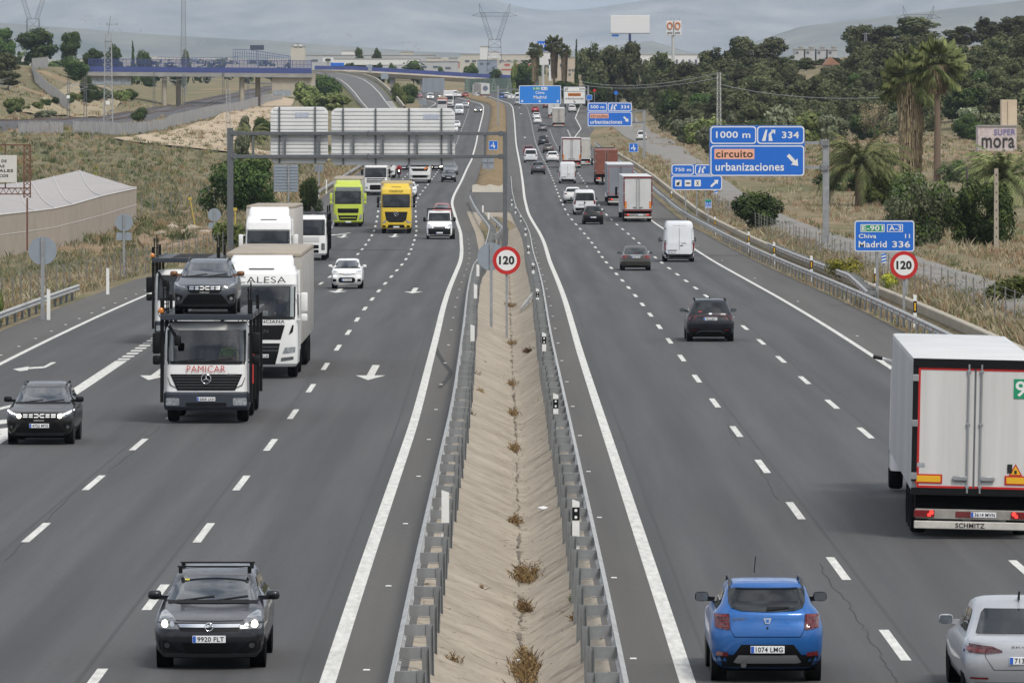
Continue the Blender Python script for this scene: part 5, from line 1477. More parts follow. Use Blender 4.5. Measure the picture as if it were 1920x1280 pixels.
# ---- yellow-green lorry
LIME = paint('lime_yellow',(.50,.60,.06),0,.32)
r = thing('articulated_lorry','yellow green high cab lorry on the left of the yellow one','lorry')
o,tr,w = cab(r,LIME,2.5,.36,(2.02,3.02),3.70,'high',2.2,defl=3.95)
screen(r,tr,w,2.02,3.02); side_glass(r,tr,2.02,2.95)
P = lambda n,p,m,off=.012,st=.15: panel(n,tr,'F',p,m,r,off,st)
P('sun_visor',rect(-1.06,3.06,1.06,3.36,.05),mat('smoked_visor',(.12,.14,.15),.2,coat=1.0),.03)
P('grille',[(-.90,1.56),(.90,1.56),(.86,1.18),(-.86,1.18)],M_BLACK); P('lower_grille',[(-.84,.98),(.84,.98),(.72,.56),(-.72,.56)],M_BLACK); P('grille_bar',rect(-.68,.74,.68,.80),LIME,.02)
for s in (1,-1):
 q = [(.90,.58),(1.16,.62),(1.18,1.08),(1.02,1.06)]; P('headlight',q if s > 0 else mir(q),M_HEAD)
plate(r,0,.01,.42,'','F'); big_mirrors(r,w,2.0,2.85,LIME); chassis(r,-.2,-5.5); truck_wheels(r,(-1.4,-5.1)); curtain_trailer(r,-2.9,m=TAUT,roofm=ROOFT,zt=4.08)
put_truck(r,on_road(653,425),'F',1.4)
# ---- yellow lorry with the name over its screen
YEL = paint('deep_yellow',(.72,.50,.03),0,.32)
r = thing('articulated_lorry','deep yellow high cab lorry with dark lettering above the windscreen','lorry')
o,tr,w = cab(r,YEL,2.5,.40,(2.18,3.14),3.85,'high',2.2,defl=4.02)
screen(r,tr,w,2.18,3.14); side_glass(r,tr,2.18,3.0)
P = lambda n,p,m,off=.012,st=.15: panel(n,tr,'F',p,m,r,off,st)
P('grille',[(-.92,1.76),(.92,1.76),(.80,1.08),(.55,.92),(-.55,.92),(-.80,1.08)],M_BLACK)
gb = MB()
for z in (1.1,1.24,1.38,1.52,1.66): skin(gb,tr,'F',rect(-.78,z - .014,.78,z + .014),.026,.3)
gb.build('grille_slat',M_GREYP,r)
P('lower_grille',[(-.62,.72),(.62,.72),(.72,.48),(-.72,.48)],M_BLACK)
for s in (1,-1):
 q = [(.76,.98),(.96,.84),(1.18,.84),(1.20,.94),(1.02,.98),(.88,1.10)]; P('headlight',q if s > 0 else mir(q),M_HEAD); q = rect(.84,.50,1.12,.66,.04); P('fog_light',q if s > 0 else mir(q),M_BLACK)
lettering('SYRGROUP',(0,-.20,3.42),(-1,0,0),(0,.28,.96),1.12,.17,M_INK,r)
P('roof_slot',rect(-.38,3.74,.38,3.80),M_GREYP,.02)
st_ = MB(); c = Vector((0,.04,1.60)); st_.tube([c + Vector((.17*math.cos(t),0,.17*math.sin(t))) for t in [2*math.pi*i/24 for i in range(25)]],.018,6,cap=False)
for k in range(3):
 t = math.pi/2 + k*2*math.pi/3; st_.tube([c,c + Vector((.16*math.cos(t),0,.16*math.sin(t)))],[.028,.008],6)
st_.build('badge',M_CHROME,r,smooth=60)
plate(r,0,.01,.54,'','F'); big_mirrors(r,w,2.15,2.95,M_BLACK); chassis(r,-.2,-5.5); truck_wheels(r,(-1.45,-5.1)); curtain_trailer(r,-2.9,m=TAUT,roofm=mat('ochre_tarpaulin',(.42,.33,.17),.85,var=.2),zt=4.06)
put_truck(r,on_road(743,437.5),'F',1.45)
# ---- plainer white lorries further back
def plain_lorry(label,pos,facing='F',box=None,H=3.9,style=0,cabm=None,L=8.0,name='box_lorry',yaw=0.0):
 r = thing(name,label,'lorry')
 o,tr,w = cab(r,cabm or WHITE,2.46,.36,(1.95,2.85),3.3,'high',2.0,defl=None)
 screen(r,tr,w,1.95,2.85); side_glass(r,tr,1.95,2.8)
 P = lambda n,p,m,off=.012,st=.3: panel(n,tr,'F',p,m,r,off,st)
 if style == 0:
  gb = MB()
  for z in (1.72,1.55,1.38): skin(gb,tr,'F',rect(-.95,z - .05,.95,z + .05),.014,.3)
  gb.build('grille_slat',M_BLACK,r); P('lower_grille',rect(-.62,.58,.62,1.10,.08),M_BLACK)
 else:
  P('grille',[(-1.0,1.68),(1.0,1.68),(.80,1.38),(-.80,1.38)],M_BLACK); P('lower_grille',rect(-1.1,.40,1.1,.92,.05),M_BLACK)
  if style == 2: P('orange_mark',[(.45,1.72),(.9,1.9),(.95,1.7),(.55,1.5)],M_AMBER,.02)
 for s in (1,-1):
  q = rect(.80,.70,1.12,.90,.03); P('headlight',q if s > 0 else mir(q),M_HEAD)
 big_mirrors(r,w,1.9,2.7,M_BLACK)
 if box:
  mb = MB(); mb.box((0,-2.3 - L/2,(1.0 + H)/2),(2.5,L,H - 1.0),bevel=.03); mb.build('cargo_box',box,r)
 chassis(r,-.2,-2.3 - L,.72); truck_wheels(r,(-1.4,-2.3 - L*.7))
 put_truck(r,pos,'F',1.4,yaw)
BOXW = mat('box_white',(.62,.62,.61),.5,var=.15,vscale=.7); BOXG = mat('box_grey',(.30,.31,.33),.5,var=.2,vscale=.7)
plain_lorry('white lorry with three dark grille slots behind the yellow green lorry',on_road(705,366),box=TAUTW,L=13,H=4.0)
plain_lorry('white lorry in the left lane hidden behind the slotted one',on_road(722,334),box=BOXW,style=1,L=8)
plain_lorry('white tipper style lorry with an orange mark on its front, next to the black hatchback',on_road(787.5,343),box=BOXG,style=2,L=6,H=2.9)
plain_lorry('tall white lorry rounding the far bend',on_road(841,201.5),box=BOXW,L=13,H=4.0,style=1)
r0 = thing('tipper_lorry','tipper lorry with red body sides just above the big sign back','lorry')
o,tr,w = cab(r0,DWHITE,2.4,.4,(1.8,2.55),2.8,'low',1.8); screen(r0,tr,w,1.8,2.55)
mb = MB(); mb.box((0,-5.2,2.2),(2.5,6.2,1.7)); mb.build('tipper_body',mat('tipper_red',(.40,.05,.035),.6,var=.2),r0)
mb = MB(); mb.prism([(-1.25,3.05),(1.25,3.05),(.25,3.75),(-.25,3.75)],-2.1,-8.3); mb.build('load_sheet',ROOFT,r0); chassis(r0,-.2,-8.3); truck_wheels(r0,(-1.4,-6.5)); put_truck(r0,on_road(829,209),'F',1.4)
# ---- white pickup van with a rack
r = thing('pickup_van','white front pickup van with a black roof rack and dark bumper in the inner lane','van')
lv = [(.22,-.12,-5.2,.88,.2,.12,0),(.34,-.02,-5.2,.97,.24,.13,0),(.62,.0,-5.2,1.0,.26,.14,0),(.82,-.02,-5.2,1.0,.28,.14,0),(1.0,-.12,-2.2,.99,.3,.14,0),(1.18,-.42,-2.2,.975,.3,.12,0),(1.32,-.72,-2.2,.955,.26,.11,0),(1.37,-.80,-2.2,.945,.24,.11,0),(1.75,-1.08,-2.2,.91,.2,.1,0),(2.05,-1.36,-2.2,.87,.2,.09,0),(2.14,-1.55,-2.2,.83,.2,.08,0),(2.18,-1.75,-2.2,.74,.2,.05,0)]
o,tr = body_of(lv,WHITE,r)
panel('windscreen',tr,'F',[(-.86,1.39),(.86,1.39),(.80,2.02),(-.80,2.02)],M_GLASSD,r,.012,.12); panel('bumper',tr,'F',rect(-1.0,.24,1.0,.84,.04),M_BLACK,r,.02,.15)
panel('grille',tr,'F',[(-.50,.96),(.50,.96),(.42,.86),(-.42,.86)],M_BLACK,r,.014,.1); p = shape_at(tr,'F',0,.91); lettering('IVECO',(0,p.y + .02,.91),(-1,0,0),(0,.1,1),.40,.07,M_CHROME,r)
for s in (1,-1):
 q = [(.58,.86),(.92,.88),(.95,1.12),(.78,1.14),(.60,.98)]; panel('headlight',tr,'F',q if s > 0 else mir(q),M_HEAD,r,.012,.1); mirror_part(r,.93,-1.0,1.52,M_BLACK,s,False,(.22,.15,.36),.12)
for v in 'LR': panel('side_window',tr,v,[(-1.15,1.42),(-2.0,1.42),(-2.0,1.98),(-1.5,1.98)],M_GLASSD,r,.01,.2)
plate(r,0,.03,.50,'','F')
mb = MB(); mb.bar((-.95,-1.5,2.32),(.95,-1.5,2.32),.06); mb.bar((-.95,-2.1,2.34),(.95,-2.1,2.34),.06)
for s in (-1,1): mb.bar((s*.92,-1.45,2.32),(s*.92,-5.0,2.32),.05); mb.bar((s*.95,-2.2,1.0),(s*.95,-2.2,2.32),.06)
for i in range(5): mb.bar((-.2 + i*.12,-1.6,2.38),(-.2 + i*.12,-4.8,2.38),.08,.08)
mb.build('roof_rack',M_BLACK,r)
mb = MB(); mb.box((0,-3.7,1.05),(1.98,2.9,.42)); mb.build('cargo_bed',DWHITE,r); wheels(r,(-.95,-4.1),.90,.34,.22,False,rims=False)
for y in (-.95,-4.1):
 for s in (-1,1):
  ar = MB(); ar.lathe([(-.2,.42),(.004,.42),(.006,.38)],20,'X'); ar.build('wheel_arch',M_BLACK,r,smooth=40,loc=(s*1.0,y,.35))
put_truck(r,on_road(824,448.5),'F',.95)

# ------------------------------------------------------------------ trailers seen from behind (rear face at y = 0, body to +Y)
def tail_frame(r,W,zt,zd,doors,fm,label_w=True,lamp_z=.48,plate_txt='',lock=True,panels='h',bar=True,lod=1,red=True):
 w = W/2
 fr = MB(); t = .10
 fr.box((0,-.03,zt - .09),(W,.10,.18)); fr.box((0,-.03,zd - .06),(W,.10,.14))
 for s in (-1,1): fr.box((s*(w - t/2),-.03,(zd + zt)/2),(t,.10,zt - zd - .3))
 fr.build('door_frame',fm,r)
 for s in (-1,1):
  mb = MB(); x0,x1 = .018,w - t - .01
  mb.box((s*(x0 + x1)/2,-.02,(zd + .02 + zt - .19)/2),(x1 - x0,.07,zt - .19 - zd - .02),bevel=.012,seg=1)
  d = mb.build('rear_door',doors,r)
  if red:
   q = MB(); z0,z1 = zd + .015,zt - .185; tt = .035 if lod else .045
   q.box((s*(x0 + x1)/2,-.058,z0 + tt/2),(x1 - x0,.01,tt)); q.box((s*(x0 + x1)/2,-.058,z1 - tt/2),(x1 - x0,.01,tt)); q.box((s*(x1 - tt/2),-.0585,(z0 + z1)/2),(tt,.01,z1 - z0 - 2*tt))
   q.build('door_edging',M_SIGNRED,d)
  if lock:
   q = MB(); xx = s*.13; q.tube([(xx,-.09,zd - .08),(xx,-.09,zt - .10)],.020,8)
   for zz in (zd + .05,(zd + zt)/2,zt - .25): q.box((xx,-.085,zz),(.08,.05,.07),bevel=.012,seg=1)
   q.box((xx + s*.15,-.10,zd + .22),(.30,.05,.11),bevel=.02,seg=1)
   q.build('lock_rod',M_GALV,d,smooth=40)
  h = MB()
  for zz in (zd + .25,(zd + zt)/2,zt - .40): h.box((s*(w - .05),-.085,zz),(.13,.03,.14),bevel=.008,seg=1)
  h.build('door_hinge',M_GALV,d)
  q = MB()
  if panels == 'h':
   q.box((s*.92,-.066,zd + .20),(.56,.012,.19),mi=1); q.box((s*.92,-.074,zd + .20),(.49,.008,.13),mi=0)
  elif panels == 'v':
   q.box((s*(w - .20),-.066,zd + .42),(.17,.012,.62),mi=1); q.box((s*(w - .20),-.074,zd + .42),(.12,.008,.56),mi=0)
  if panels: q.build('marker_panel',[mat('marker_yellow',(.78,.42,.02),.4) if panels == 'h' else mat('marker_orange',(.80,.30,.02),.4),M_SIGNRED],d)
  else: q.bm.free()
 un = MB(); un.box((0,.35,.78),(W*.92,.5,.42)); un.build('rear_chassis',M_DARK,r)
 if bar:
  lb = MB(); lb.box((0,-.02,lamp_z),(W*.92,.06,.20),bevel=.01,seg=1); l_ = lb.build('lamp_bar',mat('dirty_light_bar',(.36,.34,.31),.6,var=.4,vscale=3),r)
  ub = MB(); ub.box((0,-.04,lamp_z - .225),(W*.94,.08,.16),bevel=.015,seg=1); u_ = ub.build('underrun_bar',mat('dirty_white_bar',(.60,.57,.52),.6,var=.3,vscale=3),r)
 else: l_ = r
 for s in (-1,1):
  q = MB(); q.box((s*(w*.78),-.06,lamp_z),(.42,.05,.155),bevel=.015,seg=1); t_ = q.build('taillight',M_TAIL,r)
  k = MB(); k.lathe([(0,.045),(.012,.045)],12,'Y',(s*(w*.78 - .15*s*s),-.10,lamp_z + .03)); k.box((s*w*.70,-.088,lamp_z - .02),(.06,.01,.06)); k.build('lamp_lens',M_BRAKE,t_)
 if plate_txt is not None: plate(r,.22,-.06,lamp_z,plate_txt,'B',lod=0)
 return
def rear_lorry(label,pos,W=2.55,zt=3.9,zd=1.0,L=13.6,side=None,doors=None,roofm=None,fm=None,axle=2.0,yaw=0.0,roll=0.0,name='articulated_lorry',cabcol=None,cab_h=3.6,lod_mirror='box',**kw):
 r = thing(name,label,'lorry')
 side = side or BOXW; doors = doors or BOXW
 mb = MB(); mb.box((0,L/2 + .02,(zd - .05 + zt - .06)/2),(W,L,zt - .06 - zd + .05),bevel=.02); mb.build('trailer_body',side,r)
 rf = MB(); rf.box((0,L/2 + .01,zt - .03),(W + .004,L + .03,.07),bevel=.02); rf.build('trailer_roof',roofm or BOXW,r,smooth=30)
 tail_frame(r,W,zt,zd,doors,fm or M_BLACK,**kw)
 ch = MB(); ch.box((0,L/2,.72),(1.9,L*.9,.5)); ch.build('chassis',M_DARK,r)
 for s in (-1,1): mf = MB(); mf.box((s*1.05,.9 if axle > 1.2 else .5,.62),(.36,.03,.62)); mf.build('mud_flap',M_BLACK,r)
 truck_wheels(r,(axle,axle + 1.3,axle + 2.6,L + 2.6) if L > 10 else (axle,L + .8),1.06,.50)
 cm = cabcol or WHITE
 cb = zloft([(.5,L + 3.4,L + 1.1,1.22,.25,.1,0),(2.6,L + 3.35,L + 1.1,1.22,.25,.1,0),(cab_h,L + 2.9,L + 1.1,1.16,.25,.1,0)]); cb.build('cab',cm,r,smooth=35)
 for s in (-1,1):
  if lod_mirror == 'arm':
   q = MB(); q.tube([(s*1.2,L + 3.0,2.95),(s*1.42,L + 3.05,3.0)],.035,6,mi=0); q.tube([(s*1.42,L + 3.05,3.0),(s*1.62,L + 3.0,3.04)],.05,6,mi=1); q.build('wing_mirror',[WHITE,M_BLACK],r); continue
  q = MB(); q.box((s*1.44,L + 3.0,2.35),(.2,.18,.8),bevel=.04); q.bar((s*1.2,L + 3.0,2.7),(s*1.4,L + 3.0,2.65),.05); q.build('wing_mirror',M_BLACK,r)
 put_truck(r,pos,'B',axle,yaw,roll)
 return r
ALU = mat('aluminium_panel',(.52,.54,.56),.42,.35,var=.22,vscale=.5,stretch=(1.5,1.5,.3))
DOORW = mat('door_off_white',(.64,.63,.61),.55,var=.16,vscale=1.0,stretch=(3.2,3.2,.22))
big = rear_lorry('big white box lorry with red door edging at the right edge, nearest lorry',on_road(1812,1001),side=ALU,doors=DOORW,yaw=R(-1.9),roll=R(1.2),zt=3.68,zd=1.02,axle=1.5,plate_txt='3614 MVN',lod=0,lod_mirror='arm',panels='h',fm=M_BLACK,lamp_z=.50)
lettering('SCHMITZ',(-.05,-.085,.275),(1,0,0),(0,0,1),.60,.10,M_INK,big)
mb = MB(); mb.box((1.02,-.062,3.10),(.46,.012,.40),mi=0); text_into(mb,'9',(.93,-.0695,3.10),(1,0,0),(0,0,1),.21,.32,1); mb.build('speed_sticker',[M_SIGNGREEN,M_SIGNWHITE],big)
mb = MB(); mb.face([(.72,-.062,1.32),(1.0,-.062,1.32),(.86,-.062,1.56)],0); mb.face([(.755,-.064,1.338),(.965,-.064,1.338),(.86,-.064,1.515)],1); mb.box((.86,-.066,1.39),(.05,.004,.07),mi=2); mb.box((.74,-.066,1.46),(.10,.01,.18),mi=2); mb.build('warning_sticker',[M_SIGNRED,mat('marker_yellow',(.78,.42,.02),.4),M_INK],big,recalc=False)
mb = MB(); mb.box((-.12,-.058,.50),(.46,.012,.12)); mb.build('red_reflector_strip',mat('dull_red',(.16,.02,.02),.5,var=.3),big)
mb = MB(); mb.box((-1.08,-.062,1.50),(.16,.004,.08)); mb.build('small_sticker',mat('sticker_grey',(.40,.43,.46),.5,var=.4,vscale=20),big)
rear_lorry('white box lorry with tall orange side markers ahead of the white panel van',on_road(1195,416),side=ALU,zt=4.0,zd=1.08,panels='v',plate_txt='',fm=mat('dark_red_frame',(.16,.03,.03),.5),red=False,axle=1.6,lamp_z=.62)
GREYTR = mat('lorry_grey',(.22,.235,.265),.5,var=.15,vscale=.5)
rear_lorry('grey box lorry with thin red edging between the brown container and a white lorry',on_road(1163,385),side=GREYTR,doors=GREYTR,zt=4.0,zd=1.1,panels=None,plate_txt='',fm=GREYTR,axle=1.6,lamp_z=.62)
BROWN = mat('container_brown',(.25,.085,.055),.6,var=.3,vscale=1.0)
cl = rear_lorry('lorry carrying a rusty brown container ahead of the grey box lorry',on_road(1137,346.5),side=BROWN,doors=BROWN,roofm=BROWN,fm=BROWN,zt=3.95,zd=1.35,panels=None,plate_txt='',red=False,L=12.2,axle=1.4,lamp_z=.75,cab_h=4.05,cabcol=mat('dark_deflector',(.03,.032,.035),.5))
mb = MB()
for s in (-1,1):
 for k in range(7): mb.box((s*(.12 + k*.155),-.062,2.55),(.05,.02,2.1))
mb.build('corrugation',BROWN,cl)
rear_lorry('white box lorry with orange markers ahead of the white panel van in the middle',on_road(1071.5,315),zt=4.0,zd=1.05,panels='v',plate_txt='',fm=mat('dark_red_frame',(.16,.03,.03),.5),red=False,axle=1.8,lamp_z=.6)
rear_lorry('pale grey box lorry in the right lane beside the orange marked white one',on_road(1089.5,310),doors=TAUTW,side=TAUTW,zt=3.7,zd=1.0,panels=None,plate_txt='',fm=DWHITE,red=False,axle=1.8,L=9,lock=False)
rear_lorry('dusty white lorry nearest below the white gantry sign',on_road(1047.5,238),doors=TAUTW,side=TAUTW,zt=3.9,zd=1.05,panels=None,plate_txt=None,fm=DWHITE,red=False,axle=1.8,L=12)
rear_lorry('white lorry just ahead of the dusty one below the white gantry sign',on_road(1038.5,222),zt=3.8,zd=1.0,panels=None,plate_txt=None,fm=DWHITE,red=False,axle=1.8,L=9)
fl = rear_lorry('far white trailer with a round picture on its back, rounding the bend',on_road(909.5,178),doors=BOXW,side=TAUTW,zt=4.0,zd=1.0,panels=None,plate_txt=None,fm=DWHITE,red=False,axle=1.8,yaw=R(7),lock=False)
mb = MB(); mb.lathe([(0,.75),(.012,.75)],20,'Y',(0,-.08,2.6)); mb.build('round_picture',mat('picture_blue_grey',(.18,.22,.30),.5,var=.6,vscale=2),fl)

# ------------------------------------------------------------------ motorcycles with riders
def motorcycle(label,plabel,pos,suit,col):
 r = thing('motorcycle',label,'motorcycle')
 for y in (.72,-.72):
  t,rm = wheel_mesh(.31,.12,False); link('wheel',t,r,(0,y,.31))
 mb = MB(); mb.box((0,.05,.62),(.34,1.1,.36),bevel=.10); mb.box((0,.62,.85),(.42,.28,.42),bevel=.10); mb.build('fairing',col,r,smooth=50)
 mb = MB(); mb.tube([(.34,.50,1.02),(0,.58,1.04),(-.34,.50,1.02)],.018,6); mb.build('handlebar',M_BLACK,r)
 mb = MB(); mb.lathe([(0,.09),(.03,.085)],12,'Y',(0,.76,.86)); mb.build('headlight',M_LIT,r)
 d = pos[1]; r.location = (pos[0],d + .7,float(zroad(d + .7)) + .004); r.rotation_euler = (0,0,math.pi)
 bpy.context.view_layer.update()
 me = bpy.data.meshes.new('person')
 P_ = [(0,-.25,.82),(0,-.15,1.1),(0,-.02,1.33),(0,.02,1.46),(0,.03,1.58),(0,.03,1.70),(.2,-.02,1.3),(.3,.2,1.1),(.3,.48,1.05),(-.2,-.02,1.3),(-.3,.2,1.1),(-.3,.48,1.05),(.16,.12,.78),(.18,-.1,.42),(-.16,.12,.78),(-.18,-.1,.42)]
 E_ = [(0,1),(1,2),(2,3),(3,4),(4,5),(2,6),(6,7),(7,8),(2,9),(9,10),(10,11),(0,12),(12,13),(0,14),(14,15)]
 rad = [.17,.17,.17,.08,.13,.11,.085,.065,.05,.085,.065,.05,.10,.065,.10,.065]
 me.from_pydata(P_,E_,[]); o = bpy.data.objects.new('person',me); COL.objects.link(o); md = o.modifiers.new('skin','SKIN')
 for i,v in enumerate(me.skin_vertices[0].data): v.radius = (rad[i],rad[i]); v.use_root = i == 0
 o.modifiers.new('smooth','SUBSURF').levels = 1
 dg = bpy.context.evaluated_depsgraph_get(); m2 = bpy.data.meshes.new_from_object(o.evaluated_get(dg)); bpy.data.objects.remove(o)
 m2.materials.clear(); m2.materials.append(suit); m2.materials.append(M_SIGNWHITE)
 for p in m2.polygons: p.material_index = 1 if p.center.z > 1.5 else 0; p.use_smooth = True
 o = link('person',m2); tag(o,plabel,'person'); o.matrix_world = r.matrix_world.copy()
motorcycle('motorcycle with a lit lamp below the middle of the big sign back','motorcyclist in red jacket and white helmet below the big sign back',on_road(748,334),mat('red_jacket',(.35,.02,.025),.7),M_BLACK)
motorcycle('far motorcycle beside the silver car at the bend','motorcyclist in dark red beside the far silver car',on_road(878.5,200),mat('red_jacket',(.35,.02,.025),.7),M_BLACK)
# ================================================================== guardrails, signs, posts
WBEAM = [(.0,.44),(.075,.49),(.08,.53),(.02,.575),(.02,.615),(.08,.66),(.075,.70),(.0,.75)]
WBEAM = WBEAM + [(a - .008,b) for a,b in reversed(WBEAM)]
def post_mesh(side,spacer=True,deep=.8,h=.72):
 k = ('post',side,spacer,deep)
 if k in WHEELS: return WHEELS[k]
 mb = MB(); s = side; x = -s*(.40 if spacer else .09)
 for dx in (-.055,.055): mb.box((x + dx,0,(h - deep)/2),(.010,.07,h + deep))      # C-shaped post
 mb.box((x,.03,(h - deep)/2),(.10,.010,h + deep))
 if spacer:
  mb.box((-s*.17,0,.625),(.34,.012,.17)); mb.box((-s*.17,.03,.71),(.34,.07,.010)); mb.box((-s*.17,.03,.52),(.34,.07,.010))
 WHEELS[k] = mb.mesh('post',M_POST); return WHEELS[k]
def guardrail(label,Xf,d0,d1,side,zf=None,post=(True,.8),every=4.0,refl=False,dz=0.0,group=None):
 """W-beam on posts; side = +1 / -1: which way (in X) the traffic is"""
 zf = zf or (lambda d: float(zroad(d)))
 r = thing('guardrail',label,'guardrail',(Xf(d0),d0,zf(d0)),group=group)
 o = Vector(r.location); mb = MB(); rows = []
 d = d0
 ds = []
 while d < d1: ds.append(d); d += 4.0 if d < 500 else 8.0
 ds.append(d1)
 for d in ds:
  rows.append([Vector((Xf(d) + side*a,d,zf(d) + b + dz)) - o for a,b in WBEAM + WBEAM[:1]])
 mb.sheet(rows)
 for rw in (rows[0],rows[-1]): mb.face(rw[:-1])
 mb.build('rail',M_RAIL,r,smooth=30)
 d = d0 + 1.0; n = 0; pm = post_mesh(side,*post); rest = None
 while d < d1:
  loc = Vector((Xf(d),d,zf(d) + dz)) - o
  if n < 100: q_ = link('post',pm,r,loc + Vector((rnd.uniform(-.02,.02),rnd.uniform(-.12,.12),rnd.uniform(-.03,.02)))); q_.rotation_euler = (rnd.uniform(-.05,.05),rnd.uniform(-.04,.04),rnd.uniform(-.09,.09))
  else:
   rest = rest or MB(); rest.box(loc + Vector((-side*.40,0,.1)),(.10,.07,1.2)); rest.box(loc + Vector((-side*.17,0,.615)),(.34,.012,.2))
  d += every; n += 1
 if rest: tag(rest.build('post',M_GALVD,r),kind='stuff')
 if refl:
  d = d0 + 1; q = MB(); q.box((0,0,0),(.03,.06,.11)); qm = q.mesh('reflector',mat('reflector_orange',(.50,.13,.05),.4)); n = 0
  while d < min(d1,460): link('reflector',qm,r,Vector((Xf(d) + side*.085,d,zf(d) + .595 + dz)) - o); d += 4
 return r
ml = lambda d: float(LRx(d)) + float(np.interp(d,[0,345,420,480,560,620],[1.15,1.15,1.7,2.3,1.9,1.75]))
mr = lambda d: float(RLx(d)) - float(np.interp(d,[0,500,620,760],[1.12,1.12,1.3,1.5]))
guardrail('galvanised guardrail along the left side of the concrete ditch',ml,66,600,-1)
guardrail('galvanised guardrail along the right side of the concrete ditch',mr,66,700,1)
guardrail('short flared guardrail piece by the gap in the median',lambda d: float(LRx(d)) + float(np.interp(d,[440,480,520],[2.2,3.3,2.9])),440,524,-1,every=8)
guardrail('guardrail along the right shoulder in front of the low concrete wall',lambda d: float(RLx(d) + ROUT(d)) + 3.0,66,1060,-1,post=(False,.5),refl=True)
guardrail('second guardrail set back behind the right shoulder one',lambda d: float(RLx(d) + ROUT(d)) + float(np.interp(d,[276,318,420],[3.15,4.5,4.5])),280,416,-1,post=(True,.5),refl=True,dz=.06)
guardrail('guardrail at the left edge below the big round sign back',lambda d: LE(d) - .25,66,298,1,post=(False,.5),zf=lambda d: float(zroad(d)) - .05)
guardrail('far guardrail along the left shoulder behind the tree',lambda d: LE(d) - .25,560,1300,1,post=(False,.5),every=8)
mb = MB(); a = Vector((mr(300) - .1,300,float(zroad(300)) + .55)); b = a + Vector((-.95,-7,-.95))
mb.sheet([[p + Vector((q*.9,0,w_ - .6)) for q,w_ in WBEAM + WBEAM[:1]] for p in (a,b)])
tag(mb.build('rail_end',M_RAIL,smooth=30),'bent loose rail end slanting down into the concrete ditch','guardrail end')
# low wall on the right
mb = MB(); rw = []
for d in range(120,1000,6):
 X = float(RLx(d) + ROUT(d)) + 4.75; z = float(zroad(d))
 rw.append([(X,d,z - .5),(X,d,z + .52),(X + .05,d,z + .56),(X + .26,d,z + .56),(X + .30,d,z + .5),(X + .30,d,z - .5)])
mb.sheet(rw); tag(mb.build('low_wall',M_CONC,smooth=30),'long low concrete wall behind the right guardrail','wall')
# kerb-side rubble line between asphalt and grass on the left
# delineator posts
def delineator(label,X,d,z,kind,group,h=1.15):
 r = thing('delineator_post',label,'marker post',(X,d,z),group=group)
 mb = MB(); w = .14 if kind != 'white' else .15
 mb.prism([(-w/2,-.3),(w/2,-.3),(w/2,h - .05),(-w/2,h)],-.03,.03); mb.build('post_body',M_SIGNWHITE,r)
 if kind != 'white':
  b = MB(); b.box((0,-.034,h*.58),(w + .004,.008,h*.38)); o = b.build('black_band',M_BLACK,r)
  q = MB()
  if kind == 'yellow': q.box((0,-.041,h*.58),(.06,.006,h*.26)); q.build('reflector',mat('reflector_yellow',(.75,.42,.02),.4),o)
  else:
   for zz in (h*.48,h*.68): q.lathe([(-.045,.030),(-.039,.030)],12,'Y',(0,0,zz))
   q.build('reflector',M_SIGNWHITE,o)
 return r
def on_rail(y): return drow(y)*.955
for x,y in ((1083,1018),(1043,797),(1024,668),(1008,578),(1002,524),(997,486),(984,448),(976,420),(970,400),(966,384)):
 d = on_rail(y); delineator('white delineator post with black band and two round reflectors on the right median guardrail',mr(d) - .30,d,float(zroad(d)) + .58,'dots','delineators along the median guardrail',.66)
for x,y in ((822,1005),(880,655),(893,572),(897,530),(899,492),(893,415),(889,398)):
 d = on_rail(y); delineator('plain white marker post back on the left median guardrail',ml(d) + .36,d,float(zroad(d)) + .50,'white','marker post backs on the left median guardrail',.80)
for i,d in enumerate((251,303,338,384,425,490,590)):
 delineator('white marker post with black and yellow band behind the right guardrail',float(RLx(d) + ROUT(d)) + (3.55 if d > 320 or d < 300 else 5.0),d,float(zroad(d)) + .15,'yellow','marker posts along the right guardrail',1.25)
for lab,x,d in (('plain white marker post behind the left edge guardrail',91,262),('plain white marker post between the two left round sign backs',202,306),('plain white marker post by the far left guardrail',597,590),('farther white marker post by the far left guardrail',612,640)):
 g_ = ground(x,d); delineator(lab,g_.x,d,g_.z,'white',None,1.5)

